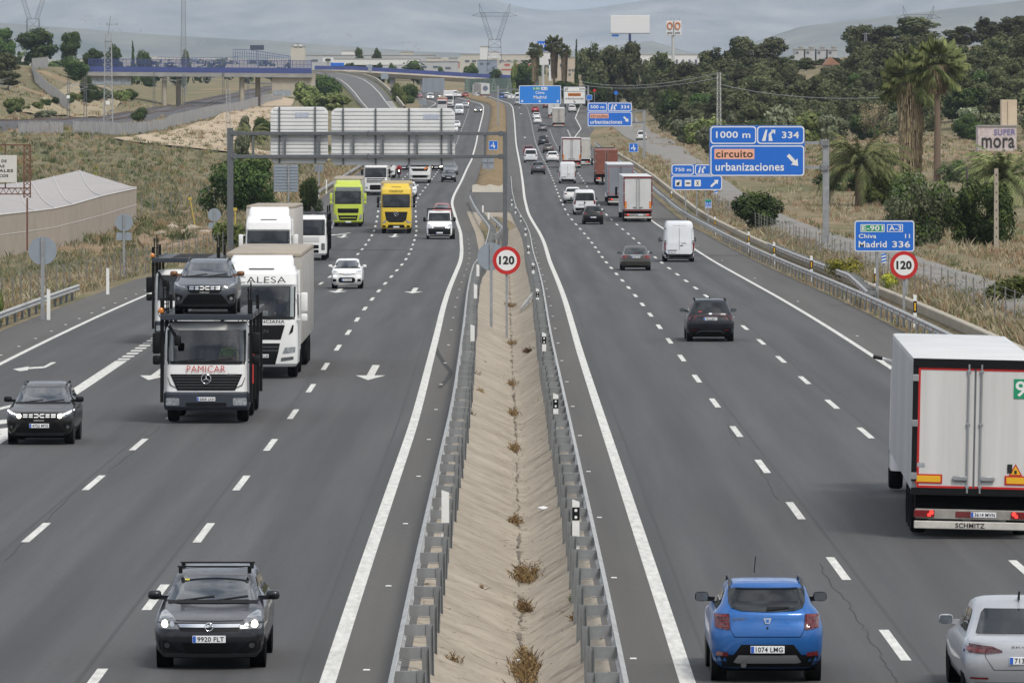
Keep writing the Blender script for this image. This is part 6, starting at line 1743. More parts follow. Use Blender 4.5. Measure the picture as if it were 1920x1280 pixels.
# ------------------------------------------------------------------ signs
def rrect(x0,z0,x1,z1,r,n=5):
 p = []
 for cx,cz,a0 in ((x1 - r,z1 - r,0),(x0 + r,z1 - r,90),(x0 + r,z0 + r,180),(x1 - r,z0 + r,270)):
  for i in range(n + 1):
   a = R(a0 + 90*i/n); p.append((cx + r*math.cos(a),cz + r*math.sin(a)))
 return p
def flat(mb,poly,y,mi=0):
 V = [mb.bm.verts.new((a,y,b)) for a,b in poly]
 for t in tessellate_polygon([[Vector((a,b,0)) for a,b in poly]]):
  try: mb.bm.faces.new([V[i] for i in t]).material_index = mi
  except ValueError: pass
class Sign:
 """panels with lettering; local frame: x right, z up, origin on the ground; picture rows of the panel give its height"""
 def __init__(s,name,label,cat,x,d,zg=None,group=None):
  s.d = d; s.X = (x - 960)*d/F_PX; s.x = x; s.k = F_PX/d
  s.zg = tz(s.X,d) if zg is None else zg
  s.r = thing(name,label,cat,(s.X,d,s.zg),group=group)
 def u(s,x): return (x - s.x)/s.k
 def v(s,y): return (YH - y)/s.k - s.zg
 def panel(s,x0,y0,x1,y1,fill=M_SIGNBLUE,border=M_SIGNWHITE,rad=.12,bw=.05,name='sign_panel',yoff=0.0):
  a,b,c,e = s.u(x0),s.v(y1),s.u(x1),s.v(y0)
  mb = MB(); mb.prism(rrect(a,b,c,e,rad),yoff,yoff + .06,0)
  flat(mb,rrect(a + .02,b + .02,c - .02,e - .02,rad),yoff - .004,1)
  flat(mb,rrect(a + .02 + bw,b + .02 + bw,c - .02 - bw,e - .02 - bw,max(.02,rad - bw)),yoff - .008,2)
  s.yf = yoff - .012
  s.pan = mb.build(name,[M_SIGNBACK,border,fill],s.r); return s.pan
 def text(s,t,x0,y0,x1,y1,m=M_SIGNWHITE):
  a,b,c,e = s.u(x0),s.v(y1),s.u(x1),s.v(y0)
  return lettering(t,((a + c)/2,s.yf - .004,(b + e)/2),(1,0,0),(0,0,1),c - a,e - b,m,s.pan)
 def shape(s,pix,m=M_SIGNWHITE,name='symbol',lift=.0):
  mb = MB(); flat(mb,[(s.u(x),s.v(y)) for x,y in pix],s.yf - .003 - lift); return mb.build(name,m,s.pan)
 def post(s,x,y0,w=.12,y1=None,m=M_GALV,yoff=.10,name='post'):
  mb = MB(); zb = -.3 if y1 is None else s.v(y1)
  mb.box((s.u(x),yoff,(zb + s.v(y0))/2),(w,w,s.v(y0) - zb)); return mb.build(name,m,s.r)
def arrow_poly(cx,cy,L,ang,w,hw,hl):
 """pixel outline of an arrow centred at cx, cy pointing along ang (degrees, clockwise from right)"""
 pts = [(-L/2,-w/2),(L/2 - hl,-w/2),(L/2 - hl,-hw/2),(L/2,0),(L/2 - hl,hw/2),(L/2 - hl,w/2),(-L/2,w/2)]
 c,s_ = math.cos(R(ang)),math.sin(R(ang))
 return [(cx + a*c - b*s_,cy + a*s_ + b*c) for a,b in pts]
def exit_symbol(S,x,y,h,m=M_SIGNWHITE):
 """motorway carriageway with a branching arrow"""
 S.shape([(x - .55*h,y + h/2),(x - .22*h,y + h/2),(x - .05*h,y - h/2),(x - .22*h,y - h/2)],m)
 S.shape([(x + .06*h,y + h/2),(x + .42*h,y + h/2),(x + .28*h,y - .10*h),(x + .50*h,y - .30*h),(x + .36*h,y - .42*h),(x + .06*h,y - .12*h)],m)
 S.shape([(x + .26*h,y - h/2),(x + .66*h,y - h/2),(x + .62*h,y - .10*h)],m)
def speed_sign(label,x,y,rpx,d,back=False,zg=None,postw=.10,post=True,extra=None,cat='road sign'):
 S = Sign('speed_limit_sign' if not back else 'round_sign',label,cat,x,d,zg)
 rad = rpx/S.k; z = S.v(y)
 mb = MB()
 mb.lathe([(-.02,rad),(.02,rad)],40,'Y',(0,0,z))
 p = mb.build('disc',[M_SIGNBACK],S.r,smooth=40); S.pan = p; S.yf = -.024
 if not back:
  q = MB(); q.lathe([(-.026,rad*.995),(-.022,rad*.995)],40,'Y',(0,0,z)); q.build('red_ring',M_SIGNRED,p)
  q = MB(); q.lathe([(-.032,rad*.73),(-.027,rad*.73)],40,'Y',(0,0,z)); q.build('white_disc',M_SIGNWHITE,p)
  lettering('120b',(0,-.034,z),(1,0,0),(0,0,1),rad*1.10,rad*.62,M_INK,p)
  b = MB(); b.box((0,.08,(z + .2)/2 - .35),(postw,.05,z + .5)); b.build('post',M_GALV,S.r)
 else:
  b = MB(); b.box((0,-.06,(z + rad*.95 - .3)/2),(postw,.06,z + rad*.95 + .3)); b.build('post',M_GALV,S.r)
 if extra:
  b = MB(); b.prism(rrect(-extra[0]/2,z - rad - .08 - extra[1],extra[0]/2,z - rad - .08,.05),-.02,.02); b.build('plate',M_SIGNBACK,S.r)
 return S
zd_ = lambda d: float(zroad(d)) - .5
speed_sign('round 120 speed limit sign standing in the median ditch',950,488,26.3,258,zg=zd_(258))
speed_sign('round 120 speed limit sign beside the blue distance sign on the right',1695,497,26.3,255)
speed_sign('grey back of a round sign just left of the median 120 sign',921,481,26,264,True,zg=zd_(264),postw=.13)
speed_sign('large grey back of a round sign above the left guardrail',80,470,26.5,262,True,postw=.16)
speed_sign('grey back of a round sign with a small plate, beyond the left guardrail',232.5,417,16.5,345,True,postw=.12,extra=(.86,.44))
speed_sign('farthest left round sign back with a plate, beside the gantry leg',402,403,12.3,455,True,postw=.12,extra=(.86,.44))

# blue sign boards
S = Sign('direction_sign','large blue cantilever sign reading 1000 m circuito urbanizaciones','road sign',1549,406)
S.panel(1330,235,1509,331,rad=.32,bw=.0,border=M_SIGNBLUE); big_ = S.pan; yf0 = S.yf
def subpanel(x0,y0,x1,y1,rad=.22,bw=.075,fill=M_SIGNBLUE,border=M_SIGNWHITE):
 mb = MB(); a,b,c,e = S.u(x0),S.v(y1),S.u(x1),S.v(y0)
 flat(mb,rrect(a,b,c,e,rad),yf0 - .002,0); flat(mb,rrect(a + bw,b + bw,c - bw,e - bw,rad - bw*.6),yf0 - .006,1)
 o = mb.build('sign_field',[border,fill],big_); S.yf = yf0 - .008; S.pan = o; return o
subpanel(1332,237,1418,270); S.text('1000 m',1342.5,246.5,1407,259)
subpanel(1419.5,237,1508,270); exit_symbol(S,1440,254,21); S.text('334',1466,247,1498,259.5)
subpanel(1332,273,1508,330); p_ = S.pan
mb = MB(); flat(mb,[(S.u(x),S.v(y)) for x,y in ((1339.5,298.5),(1414.5,298.5),(1414.5,279.5),(1339.5,279.5))],S.yf - .003); mb.build('orange_patch',M_SIGNORANGE,p_)
S.yf -= .004; S.text('circuito',1342.5,282.5,1411.5,295.5,M_INK); S.text('urbanizaciones',1341.5,305,1470,320.5)
S.shape(arrow_poly(1487,301,28,47,6.5,17,11))
S.post(1549,263,.42,m=M_GALV,yoff=.32)
for y in (268,314):
 mb = MB(); mb.box(((S.u(1340) + S.u(1549))/2,.20,S.v(y)),(S.u(1549) - S.u(1340),.16,.20)); mb.build('cantilever_arm',M_GALV,S.r)
 mb = MB(); mb.box((S.u(1546),.12,S.v(y)),(.55,.34,.42),bevel=.03); mb.build('arm_bracket',M_GALVD,S.r)
S = Sign('direction_sign','blue cantilever sign reading 500 m circuito urbanizaciones','road sign',1208,850)
S.panel(1101,192,1185,237.5,rad=.32,bw=.0,border=M_SIGNBLUE); big_ = S.pan; yf0 = S.yf
subpanel(1102,193,1138.5,208.5,bw=.10); S.text('500 m',1107,197.5,1133,203.8)
subpanel(1140,193,1184.5,208.5,bw=.10); exit_symbol(S,1150,201,10); S.text('334',1164,197.5,1180,203.8)
subpanel(1102,210,1184.5,237,bw=.10); p_ = S.pan
mb = MB(); flat(mb,[(S.u(x),S.v(y)) for x,y in ((1106,222),(1141,222),(1141,213.5),(1106,213.5))],S.yf - .003); mb.build('orange_patch',M_SIGNORANGE,p_)
S.yf -= .004; S.text('circuito',1107.5,214.8,1139.5,221,M_INK); S.text('urbanizaciones',1107,225,1166.5,232.5)
S.shape(arrow_poly(1174,224,13,47,3.2,8.5,5.5))
S.post(1208,206.5,.36,m=M_GALV,yoff=.3)
for y in (207.5,230):
 mb = MB(); mb.box(((S.u(1110) + S.u(1208))/2,.2,S.v(y)),(S.u(1208) - S.u(1110),.18,.22)); mb.build('cantilever_arm',M_GALVD,S.r)
mb = MB(); mb.box((S.u(1189),.2,S.v(219)),(.22,.18,1.7)); mb.build('arm_strut',M_GALVD,S.r)
S = Sign('services_sign','blue services sign reading 750 m with three white pictogram squares','road sign',1300,540)
S.panel(1258,308,1354.5,357,rad=.26,bw=.0,border=M_SIGNBLUE); big_ = S.pan; yf0 = S.yf
subpanel(1259,308.5,1301,328,bw=.08); S.text('750 m',1265.5,315,1296,321.5)
subpanel(1303,308.5,1354,328,bw=.08); exit_symbol(S,1315,318.5,12); S.text('334',1331,315,1349,321.5)
subpanel(1259,329.5,1354,356.5,bw=.08)
for i,x in enumerate((1266,1284,1302)):
 S.shape([(x,349.5),(x + 12,349.5),(x + 12,337.5),(x,337.5)])
 if i == 0: S.shape([(x + 2.5,347.5),(x + 7.5,347.5),(x + 8.5,342),(x + 10,340),(x + 6,341.5),(x + 2.5,343)],M_INK,lift=.003)
 elif i == 1: S.shape([(x + 2,345),(x + 10,345),(x + 10,342.3),(x + 2,342.3)],M_INK,lift=.003)
 else: S.shape(arrow_poly(x + 6,343.5,9,60,1.3,1.4,.1),M_INK,lift=.003); S.shape(arrow_poly(x + 6,343.5,9,120,1.3,1.4,.1),M_INK,lift=.004)
S.shape(arrow_poly(1340,343.5,19,-42,4,10.5,7))
S.post(1285.5,350,.12); S.post(1306.5,350,.12); S.post(1323,350,.10)
S = Sign('kilometre_sign','little green and blue road number marker below the services sign','road sign',1328,500)
S.panel(1321.5,373.5,1334.5,391,rad=.05,bw=.03); S.shape([(1322.2,378),(1333.8,378),(1333.8,374.2),(1322.2,374.2)],M_SIGNGREEN); S.text('A-3',1324,380,1332,384); S.text('334',1323.8,385.5,1332.5,389.6); S.post(1328,388,.08)
S = Sign('distance_sign','blue sign with green E-901 badge reading Chiva 11 and Madrid 336','road sign',1658,283)
S.panel(1601.5,413,1715,472.5,rad=.14,bw=.045); p_ = S.pan
mb = MB()
for x0,x1,mi in ((1613.5,1658.5,1),(1663,1693,2)):
 flat(mb,[(S.u(x),S.v(y)) for x,y in ((x0,435),(x1,435),(x1,420.5),(x0,420.5))],S.yf - .002,0); flat(mb,[(S.u(x),S.v(y)) for x,y in ((x0 + 1.5,433.7),(x1 - 1.5,433.7),(x1 - 1.5,421.8),(x0 + 1.5,421.8))],S.yf - .005,mi)
mb.build('road_number_badge',[M_SIGNWHITE,M_SIGNGREEN,M_SIGNBLUE],p_); S.yf -= .006
S.text('E-901',1616.5,423,1655.5,432.5); S.text('A-3',1667,423,1690,432.5); S.text('Chiva',1610,438.5,1643,446.5); S.text('11',1697,438.5,1706,446.5); S.text('Madrid',1610,452,1662.5,464); S.text('336',1673,452,1706.5,464)
for x in (1645,1700): S.post(x,465,.12)
S = Sign('striped_marker_board','small blue and white striped board beneath the distance sign','marker board',1656.5,300)
S.panel(1652,474,1662,494,M_SIGNWHITE,rad=.03,bw=.0)
for k in range(3): S.shape([(1652.4,480 + 6*k),(1661.6,477.5 + 6*k),(1661.6,474.5 + 6*k),(1652.4,477 + 6*k)],M_SIGNBLUE)
S.post(1657,476,.07)
for lab,x,y,d in (('small blue and white striped board behind the services sign',1342.5,366,600),('small blue and white striped board by the frontage track',1228,300,900)):
 S = Sign('striped_marker_board',lab,'marker board',x,d); S.panel(x - 4*600/d,y - 10*600/d,x + 4*600/d,y + 10*600/d,M_SIGNWHITE,rad=.03,bw=.0)
 for k in range(3): e = 600/d; S.shape([(x - 3.6*e,y + (-4 + 6*k)*e),(x + 3.6*e,y + (-6.5 + 6*k)*e),(x + 3.6*e,y + (-9.5 + 6*k)*e),(x - 3.6*e,y + (-7 + 6*k)*e)],M_SIGNBLUE)
 S.post(x,y - 6,.07)
def info_square(label,x,y,h,d,median=False):
 S = Sign('service_exit_sign',label,'road sign',x,d,float(zroad(d)) + .3 if median else None)
 S.panel(x - h/2,y - h/2,x + h/2,y + h/2,rad=.06,bw=.04)
 S.shape([(x - h*.05,y + h*.02),(x + h*.05,y + h*.02),(x + h*.05,y - h*.32),(x - h*.05,y - h*.32)])
 S.shape([(x - h*.27,y + .16*h),(x - h*.18,y + .16*h),(x - h*.18,y + .08*h),(x + h*.18,y + .08*h),(x + h*.18,y - .02*h),(x - h*.22,y - .02*h),(x - h*.27,y + .03*h)])
 S.shape([(x - .06*h,y + h*.10),(x + .22*h,y + h*.10),(x + .08*h,y + h*.36)]); S.post(x,y,.10)
info_square('small blue square sign with white arrow in the dry median',925,272.5,17.5,790,True)
info_square('small blue square sign with white arrow beside the frontage track',1188,277,17.5,800)
S = Sign('road_sign','grey back of a rectangular sign standing in the dry median','road sign',915.5,740,float(zroad(740)) + .3)
S.panel(905,294,926,317,M_SIGNBACK,M_SIGNBACK,rad=.05,bw=.0); S.post(915.5,295,.10,yoff=-.06)
mb = MB(); mb.box((0,-.05,S.v(305)),(1.3,.05,.06)); mb.build('stiffener',M_GALVD,S.r)

# gantry over the right carriageway, far away
dG = 1255
S = Sign('gantry_sign','far blue overhead sign reading Chiva Madrid with three arrows','road sign',934,dG,float(zroad(dG)))
S.panel(973,160.5,1052,195.5,mat('sign_light_blue',(.02,.21,.68),.42),rad=.25,bw=.12); p_ = S.pan
for x0,x1,m in ((999,1013.5,M_SIGNGREEN),(1015,1026.5,M_SIGNWHITE)): S.shape([(x0,169.3),(x1,169.3),(x1,163.5),(x0,163.5)],m)
S.yf -= .006; S.text('E-901',1000,164.4,1012.5,168.4); S.text('A-3',1016.5,164.4,1025,168.4,M_SIGNBLUE); S.text('Chiva',1004,171.5,1021,176.5); S.text('Madrid',1000.5,179.5,1024.5,185.5)
for x in (979,1012,1046): S.shape(arrow_poly(x,190,5,90,1.6,6,3))
S.post(934,161,.35,yoff=.4);
mb = MB(); mb.box(((S.u(934) + S.u(1104))/2,.4,S.v(168)),(S.u(1104) - S.u(934),.3,.3)); mb.box(((S.u(934) + S.u(1104))/2,.4,S.v(186)),(S.u(1104) - S.u(934),.3,.3)); mb.build('gantry_beam',M_GALVD,S.r)
S.post(1103,161,.35,yoff=.4)
S2 = S; S = Sign('gantry_sign','far white overhead sign with an orange patch, right of the blue one','road sign',1077,dG,float(zroad(dG)))
S.panel(1056.5,162.5,1098,195.5,M_SIGNWHITE,M_SIGNBACK,rad=.15,bw=.12); p_ = S.pan
exit_symbol(S,1062,167.5,5.5,M_INK); S.text('334',1086,165.5,1096,169.2,M_INK); S.shape([(1057.5,172.2),(1097,172.2),(1097,171.4),(1057.5,171.4)],M_INK)
S.shape([(1065,180.8),(1089,180.8),(1089,174.8),(1065,174.8)],M_AMBER); S.yf -= .005
S.text('circuito',1066,175.7,1088,180,M_INK); S.text('urbanizaciones',1060,183,1094,187,M_INK); S.shape(arrow_poly(1077,191,5.5,47,1.4,4,2.4),M_INK)
# the great sign back over the left carriageway, seen from behind
dB = 424
S = Sign('sign_gantry','grey steel gantry carrying two big ribbed sign backs over the left carriageway','sign gantry',947,dB,float(zroad(dB)) - .4)
RIB = mat('ribbed_aluminium',(.74,.745,.74),.55,.0,var=.12,vscale=.6)
for name,x0,y0,x1,y1,ribs in (('sign_board',507,200.5,615,307,(524,591)),('sign_board',621,203,853,310,(643.5,704.5,767,828))):
 a,b,c,e = S.u(x0),S.v(y1),S.u(x1),S.v(y0)
 mb = MB(); mb.prism(rrect(a,b,c,e,.45),.02,.10); n = 15; hh = (e - b)/n
 for i in range(n):
  ia = .14 if i in (0,n - 1) else 0
  mb.box(((a + c)/2,-.005,b + hh*(i + .40)),(c - a - .04 - ia*3,.05,hh*.66),bevel=.012,seg=1)
 o = mb.build(name,RIB,S.r)
 for x in ribs:
  q = MB(); q.box((S.u(x),-.08,(b + e)/2),(.11,.10,e - b - .02)); q.build('rib',M_GANTRY,o)
 if x0 < 600: q = MB(); q.box((S.u(566),-.035,S.v(216)),(.95,.01,.34)); q.build('inspection_label',mat('faint_label',(.50,.54,.64),.6,var=.3,vscale=8),o)
 else: q = MB(); q.box((S.u(808),-.035,S.v(219)),(1.1,.01,.34)); q.build('inspection_label',mat('faint_label',(.50,.54,.64),.6,var=.3,vscale=8),o)
for x,y0,w in ((947,247,.31),(432,240,.42)):
 zb_ = S.v(y0); mb = MB(); mb.box((S.u(x),-.20,(zb_ - .6)/2),(w,.34,zb_ + .6)); mb.build('gantry_leg',M_GANTRY,S.r)
for y in (250.5,293.5):
 mb = MB(); mb.box(((S.u(432) + S.u(947))/2,-.28,S.v(y)),(S.u(947) - S.u(432),.26,.25),bevel=.02,seg=1); mb.build('gantry_beam',M_GANTRY,S.r)
 for x,w in ((691,.14),(939,.30),(441,.30)): mb = MB(); mb.box((S.u(x),-.29,S.v(y)),(w*.9,.36,.38),bevel=.02,seg=1); mb.build('beam_joint',M_GANTRY,S.r)
for x in (475,534.5,599,663,718,782,846,909.5):
 mb = MB(); mb.box((S.u(x),-.28,S.v(272)),(.16,.16,1.5)); mb.build('beam_post',M_GANTRY,S.r)
# lesser sign backs
def sign_back(label,x0,y0,x1,y1,d,posts,ribs=9):
 S = Sign('road_sign',label,'road sign',(x0 + x1)/2,d); a,b,c,e = S.u(x0),S.v(y1),S.u(x1),S.v(y0)
 mb = MB(); mb.prism(rrect(a,b,c,e,.15),.02,.08); hh = (e - b)/ribs
 for i in range(ribs): mb.box(((a + c)/2,-.005,b + hh*(i + .45)),(c - a - .06,.05,hh*.7))
 S.pan = mb.build('ribbed_panel',M_SIGNBACK,S.r)
 for x in posts: S.post(x,y0,.14,yoff=-.08)
sign_back('ribbed grey sign back behind the tree and below the small gantry board',513,309,559,360,520,(541,))
sign_back('far pale sign back standing at the left of the bend',792,147,833.5,173,1640,(799,812,826),7)
sign_back('small grey back of a square sign beside the big gantry board',590,309,606,322,640,(598,),3)
sign_back('small dark sign back by the far slip road',786,188,799,197,1480,(792,),3)
S = Sign('no_entry_sign','far round red sign beside the white overhead sign','road sign',1114.5,1200); mb = MB(); mb.lathe([(-.02,.30),(.02,.30)],24,'Y',(0,0,S.v(170))); mb.build('disc',M_SIGNRED,S.r); S.post(1114.5,171,.08)
S = Sign('blue_panel_sign','far blue sign just right of the white overhead sign','road sign',1105,1220); S.panel(1099.5,178,1110.5,188,rad=.05,bw=.05); S.post(1105,180,.1)
S = Sign('round_blue_sign','far round blue sign before the dark trees','road sign',1155,1240); mb = MB(); mb.lathe([(-.02,.42),(.02,.42)],24,'Y',(0,0,S.v(174.5))); mb.build('disc',M_SIGNBLUE,S.r); S.post(1155,175,.08)

# wire fences: thin posts with wires
def wire_fence(label,pts,every,h=1.6,group=None,m=M_GALVD,w=.06):
 r = thing('wire_fence',label,'fence',(*pts[0],tz(*pts[0]))); o = Vector(r.location)
 tops = []
 for (x0,d0),(x1,d1) in zip(pts,pts[1:]):
  n = max(1,int(math.hypot(x1 - x0,d1 - d0)/every))
  for i in range(n):
   X = x0 + (x1 - x0)*i/n; d = d0 + (d1 - d0)*i/n
   tops.append(Vector((X + rnd.uniform(-.08,.08),d,tz(X,d))) - o)
 for t in tops[:100]:
  mb = MB(); mb.bar(t + Vector((0,0,-.3)),t + Vector((rnd.uniform(-.05,.05),0,h)),w); mb.build('fence_post',m,r)
 mb = MB()
 for k in range(6):
  mb.tube([t + Vector((0,0,h*(.12 + .165*k))) for t in tops],.008,3,cap=False)
 mb.build('wire',m,r)
wire_fence('wire fence with grey posts between the dry grass and the frontage track',[(19.6,215),(19.2,330),(19.2,460),(18.6,560)],5.0,1.5,m=mat('dull_post',(.17,.165,.155),.8),w=.05)
wire_fence('wire fence with thin posts in the tall grass of the left verge',[(-24.5,235),(-23.0,300),(-21.5,360),(-19.6,430),(-19.6,500)],4.0,m=mat('dull_post',(.17,.165,.155),.8),w=.055)
wire_fence('farther wire fence behind the net covered plot',[(-37,560),(-30,600),(-26,640)],4.0,2.2)
# ================================================================== plants
rng = np.random.default_rng(11)
def leafmat(name,c1,c2,sc=.9,spec=.15):
 m,n,l,p = _new(name)
 t = n.new("ShaderNodeTexCoord"); a = n.new("ShaderNodeTexNoise"); a.inputs['Scale'].default_value = sc; a.inputs['Detail'].default_value = 3
 l.new(t.outputs['Object'],a.inputs['Vector'])
 r = n.new("ShaderNodeValToRGB"); r.color_ramp.elements[0].position = .35; r.color_ramp.elements[1].position = .65
 r.color_ramp.elements[0].color = (*c1,1); r.color_ramp.elements[1].color = (*c2,1)
 oi = n.new("ShaderNodeObjectInfo"); hs = n.new("ShaderNodeHueSaturation")
 mr_ = n.new("ShaderNodeMapRange"); mr_.inputs[3].default_value = .62; mr_.inputs[4].default_value = 1.45; l.new(oi.outputs['Random'],mr_.inputs[0]); l.new(mr_.outputs[0],hs.inputs['Value'])
 mh = n.new("ShaderNodeMapRange"); mh.inputs[3].default_value = .485; mh.inputs[4].default_value = .515; l.new(oi.outputs['Random'],mh.inputs[0]); l.new(mh.outputs[0],hs.inputs['Hue'])
 l.new(a.outputs['Fac'],r.inputs[0]); l.new(r.outputs[0],hs.inputs['Color']); l.new(hs.outputs[0],p.inputs['Base Color'])
 p.inputs['Roughness'].default_value = .75; p.inputs['Specular IOR Level'].default_value = spec
 return m
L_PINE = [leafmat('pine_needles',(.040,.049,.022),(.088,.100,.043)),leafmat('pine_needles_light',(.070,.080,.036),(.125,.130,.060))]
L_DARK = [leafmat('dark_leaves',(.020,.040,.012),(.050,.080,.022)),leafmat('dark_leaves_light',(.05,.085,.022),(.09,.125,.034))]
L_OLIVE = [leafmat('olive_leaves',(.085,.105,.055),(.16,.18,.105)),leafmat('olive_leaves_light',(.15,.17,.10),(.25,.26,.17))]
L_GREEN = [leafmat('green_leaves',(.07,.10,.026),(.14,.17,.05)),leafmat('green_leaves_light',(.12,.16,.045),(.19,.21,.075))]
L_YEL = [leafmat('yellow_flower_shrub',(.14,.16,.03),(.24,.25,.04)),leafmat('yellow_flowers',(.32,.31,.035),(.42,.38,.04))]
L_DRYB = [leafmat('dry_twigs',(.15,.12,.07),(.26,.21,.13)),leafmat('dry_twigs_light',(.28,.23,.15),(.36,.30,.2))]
M_BARK = mat('bark',(.10,.075,.055),.9,var=.4,vscale=4)
M_PALMT = mat('palm_trunk',(.20,.14,.10),.9,var=.4,vscale=6)

def leaf_quads(blobs,n,size,seed,shell=.55,aspect=1.0,up=.25,squash=1.0):
 """n small leaf clumps spread through ellipsoid blobs; returns verts (4n x 3) and shade index"""
 g = np.random.default_rng(seed)
 b = np.array(blobs,float); w = (b[:,3]*b[:,4]*b[:,5])**.72; w /= w.sum()
 i = g.choice(len(b),n,p=w)
 v = g.normal(size=(n,3)); v /= np.linalg.norm(v,axis=1)[:,None]
 rr = shell + (1 - shell)*g.random(n)**.6; rr *= 1 + .12*g.normal(size=n)
 c = b[i,:3] + v*b[i,3:6]*rr[:,None]
 nrm = v + g.normal(size=(n,3))*.55; nrm[:,2] += up; nrm /= np.linalg.norm(nrm,axis=1)[:,None]
 t = np.cross(nrm,g.normal(size=(n,3))); t /= np.linalg.norm(t,axis=1)[:,None]; bt = np.cross(nrm,t)
 s = size*(.55 + .9*g.random(n))[:,None]
 a_ = s*aspect
 j = lambda: (1 + .35*g.normal(size=(n,1)))
 V = np.stack([c - t*s*j() - bt*a_*.5,c + t*s*.3 - bt*a_*j(),c + t*s*j() + bt*a_*.4,c - t*s*.2 + bt*a_*j()],1)
 sh = ((v[:,2]*.6 + g.random(n)*.9 + rr*.3) > .95).astype(np.int32)  # upper, outer leaves take the lighter material: light from above put into colour
 return V.reshape(-1,3),sh
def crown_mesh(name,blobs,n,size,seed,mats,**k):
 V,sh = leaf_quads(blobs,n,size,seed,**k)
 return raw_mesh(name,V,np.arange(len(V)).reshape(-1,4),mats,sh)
def rblobs(seed,n,rx,rz,z0,br,flat_=.75):
 g = random.Random(seed); out = []
 for i in range(n):
  a = g.uniform(0,6.28); q = math.sqrt(g.random()); h = g.uniform(-1,1)
  k = g.uniform(.7,1.25)*br
  out.append((q*rx*math.cos(a)*math.sqrt(max(.1,1 - h*h*.8)),q*rx*math.sin(a)*math.sqrt(max(.1,1 - h*h*.8)),z0 + h*rz,k,k,k*flat_))
 return out
def trunk_mesh(name,h,r,seed,limbs=5,spread=1.5,top=.8,m=None):
 g = random.Random(seed); mb = MB()
 mb.tube([(0,0,-.4),(g.uniform(-.1,.1),0,h*.35),(g.uniform(-.25,.25),g.uniform(-.2,.2),h*.75),(g.uniform(-.3,.3),g.uniform(-.3,.3),h)],[r,r*.8,r*.5,r*.2],7)
 for i in range(limbs):
  a = g.uniform(0,6.28); z = h*g.uniform(.35,.7); q = spread*g.uniform(.6,1)
  mb.tube([(0,0,z),(q*.5*math.cos(a),q*.5*math.sin(a),z + h*.12),(q*math.cos(a),q*math.sin(a),z + h*.25*top)],[r*.45,r*.3,r*.12],5)
 return mb.mesh(name,m or M_BARK,60)
PROTO = {}
def proto(kind,v):
 k = (kind,v)
 if k in PROTO: return PROTO[k]
 s = 100*v + len(kind)
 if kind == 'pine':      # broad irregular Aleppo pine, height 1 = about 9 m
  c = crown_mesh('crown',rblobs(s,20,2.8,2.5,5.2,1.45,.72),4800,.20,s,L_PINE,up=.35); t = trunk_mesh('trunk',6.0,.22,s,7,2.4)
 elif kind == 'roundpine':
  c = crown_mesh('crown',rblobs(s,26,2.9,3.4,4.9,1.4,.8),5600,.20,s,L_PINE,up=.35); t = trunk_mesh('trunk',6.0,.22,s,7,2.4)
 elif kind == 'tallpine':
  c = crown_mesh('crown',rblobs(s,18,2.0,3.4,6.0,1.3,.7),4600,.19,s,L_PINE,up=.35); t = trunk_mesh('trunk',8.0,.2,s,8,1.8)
 elif kind == 'bush':
  c = crown_mesh('crown',rblobs(s,13,1.5,.95,1.35,.85,.8),7500,.08,s,L_DARK); t = trunk_mesh('trunk',1.6,.09,s,6,1.0)
 elif kind == 'thicket':
  c = crown_mesh('crown',rblobs(s,26,3.4,1.6,1.7,1.0,.9),13000,.09,s,L_DARK); t = trunk_mesh('trunk',2.0,.1,s,6,1.6)
 elif kind == 'greythicket':
  c = crown_mesh('crown',rblobs(s,26,3.4,1.6,1.7,1.0,.9),13000,.085,s,[L_OLIVE[0],L_DARK[1]]); t = trunk_mesh('trunk',2.0,.1,s,6,1.6)
 elif kind == 'greenbush':
  c = crown_mesh('crown',rblobs(s,12,1.5,.9,1.3,.8,.8),3000,.13,s,L_GREEN); t = trunk_mesh('trunk',1.6,.09,s,6,1.0)
 elif kind == 'olive':
  c = crown_mesh('crown',rblobs(s,13,1.9,1.15,2.1,.85,.8),3200,.15,s,L_OLIVE,up=.4); t = trunk_mesh('trunk',2.2,.14,s,6,1.4)
 elif kind == 'broad':
  c = crown_mesh('crown',rblobs(s,18,2.6,2.2,4.3,1.35,.75),5200,.19,s,L_DARK); t = trunk_mesh('trunk',4.2,.2,s,7,2.0)
 elif kind == 'cypress':
  bl = [(rnd.uniform(-.15,.15),rnd.uniform(-.15,.15),.8 + i*.75,.95*(1 - i/13),.95*(1 - i/13),.8) for i in range(12)]
  c = crown_mesh('crown',bl,3000,.16,s,L_DARK,aspect=1.3); t = trunk_mesh('trunk',6,.15,s,2,.3)
 elif kind == 'yellow':
  c = crown_mesh('crown',rblobs(s,9,1.2,.5,.7,.6,.7),1800,.075,s,L_YEL,aspect=.6); t = trunk_mesh('trunk',.8,.04,s,6,.8)
 elif kind == 'twiggy':
  c = crown_mesh('crown',rblobs(s,12,1.7,1.3,2.3,.85,.9),1500,.09,s,L_DRYB,aspect=.3); t = trunk_mesh('trunk',2.8,.10,s,14,2.0,1.4)
 PROTO[k] = (c,t); return PROTO[k]
NAT = dict(roundpine=9.2,thicket=4.1,greythicket=4.1,pine=9.0,tallpine=10.2,bush=2.9,greenbush=2.8,olive=4.0,broad=7.4,cypress=9.5,yellow=1.5,twiggy=4.2)
CATS = dict(roundpine='tree',thicket='bush',greythicket='bush',pine='tree',tallpine='tree',bush='bush',greenbush='bush',olive='tree',broad='tree',cypress='tree',yellow='bush',twiggy='tree')
NAMES = dict(roundpine='pine_tree',thicket='thicket',greythicket='thicket',pine='pine_tree',tallpine='pine_tree',bush='round_bush',greenbush='green_bush',olive='grey_green_tree',broad='broadleaf_tree',cypress='cypress_tree',yellow='flowering_shrub',twiggy='bare_tree')
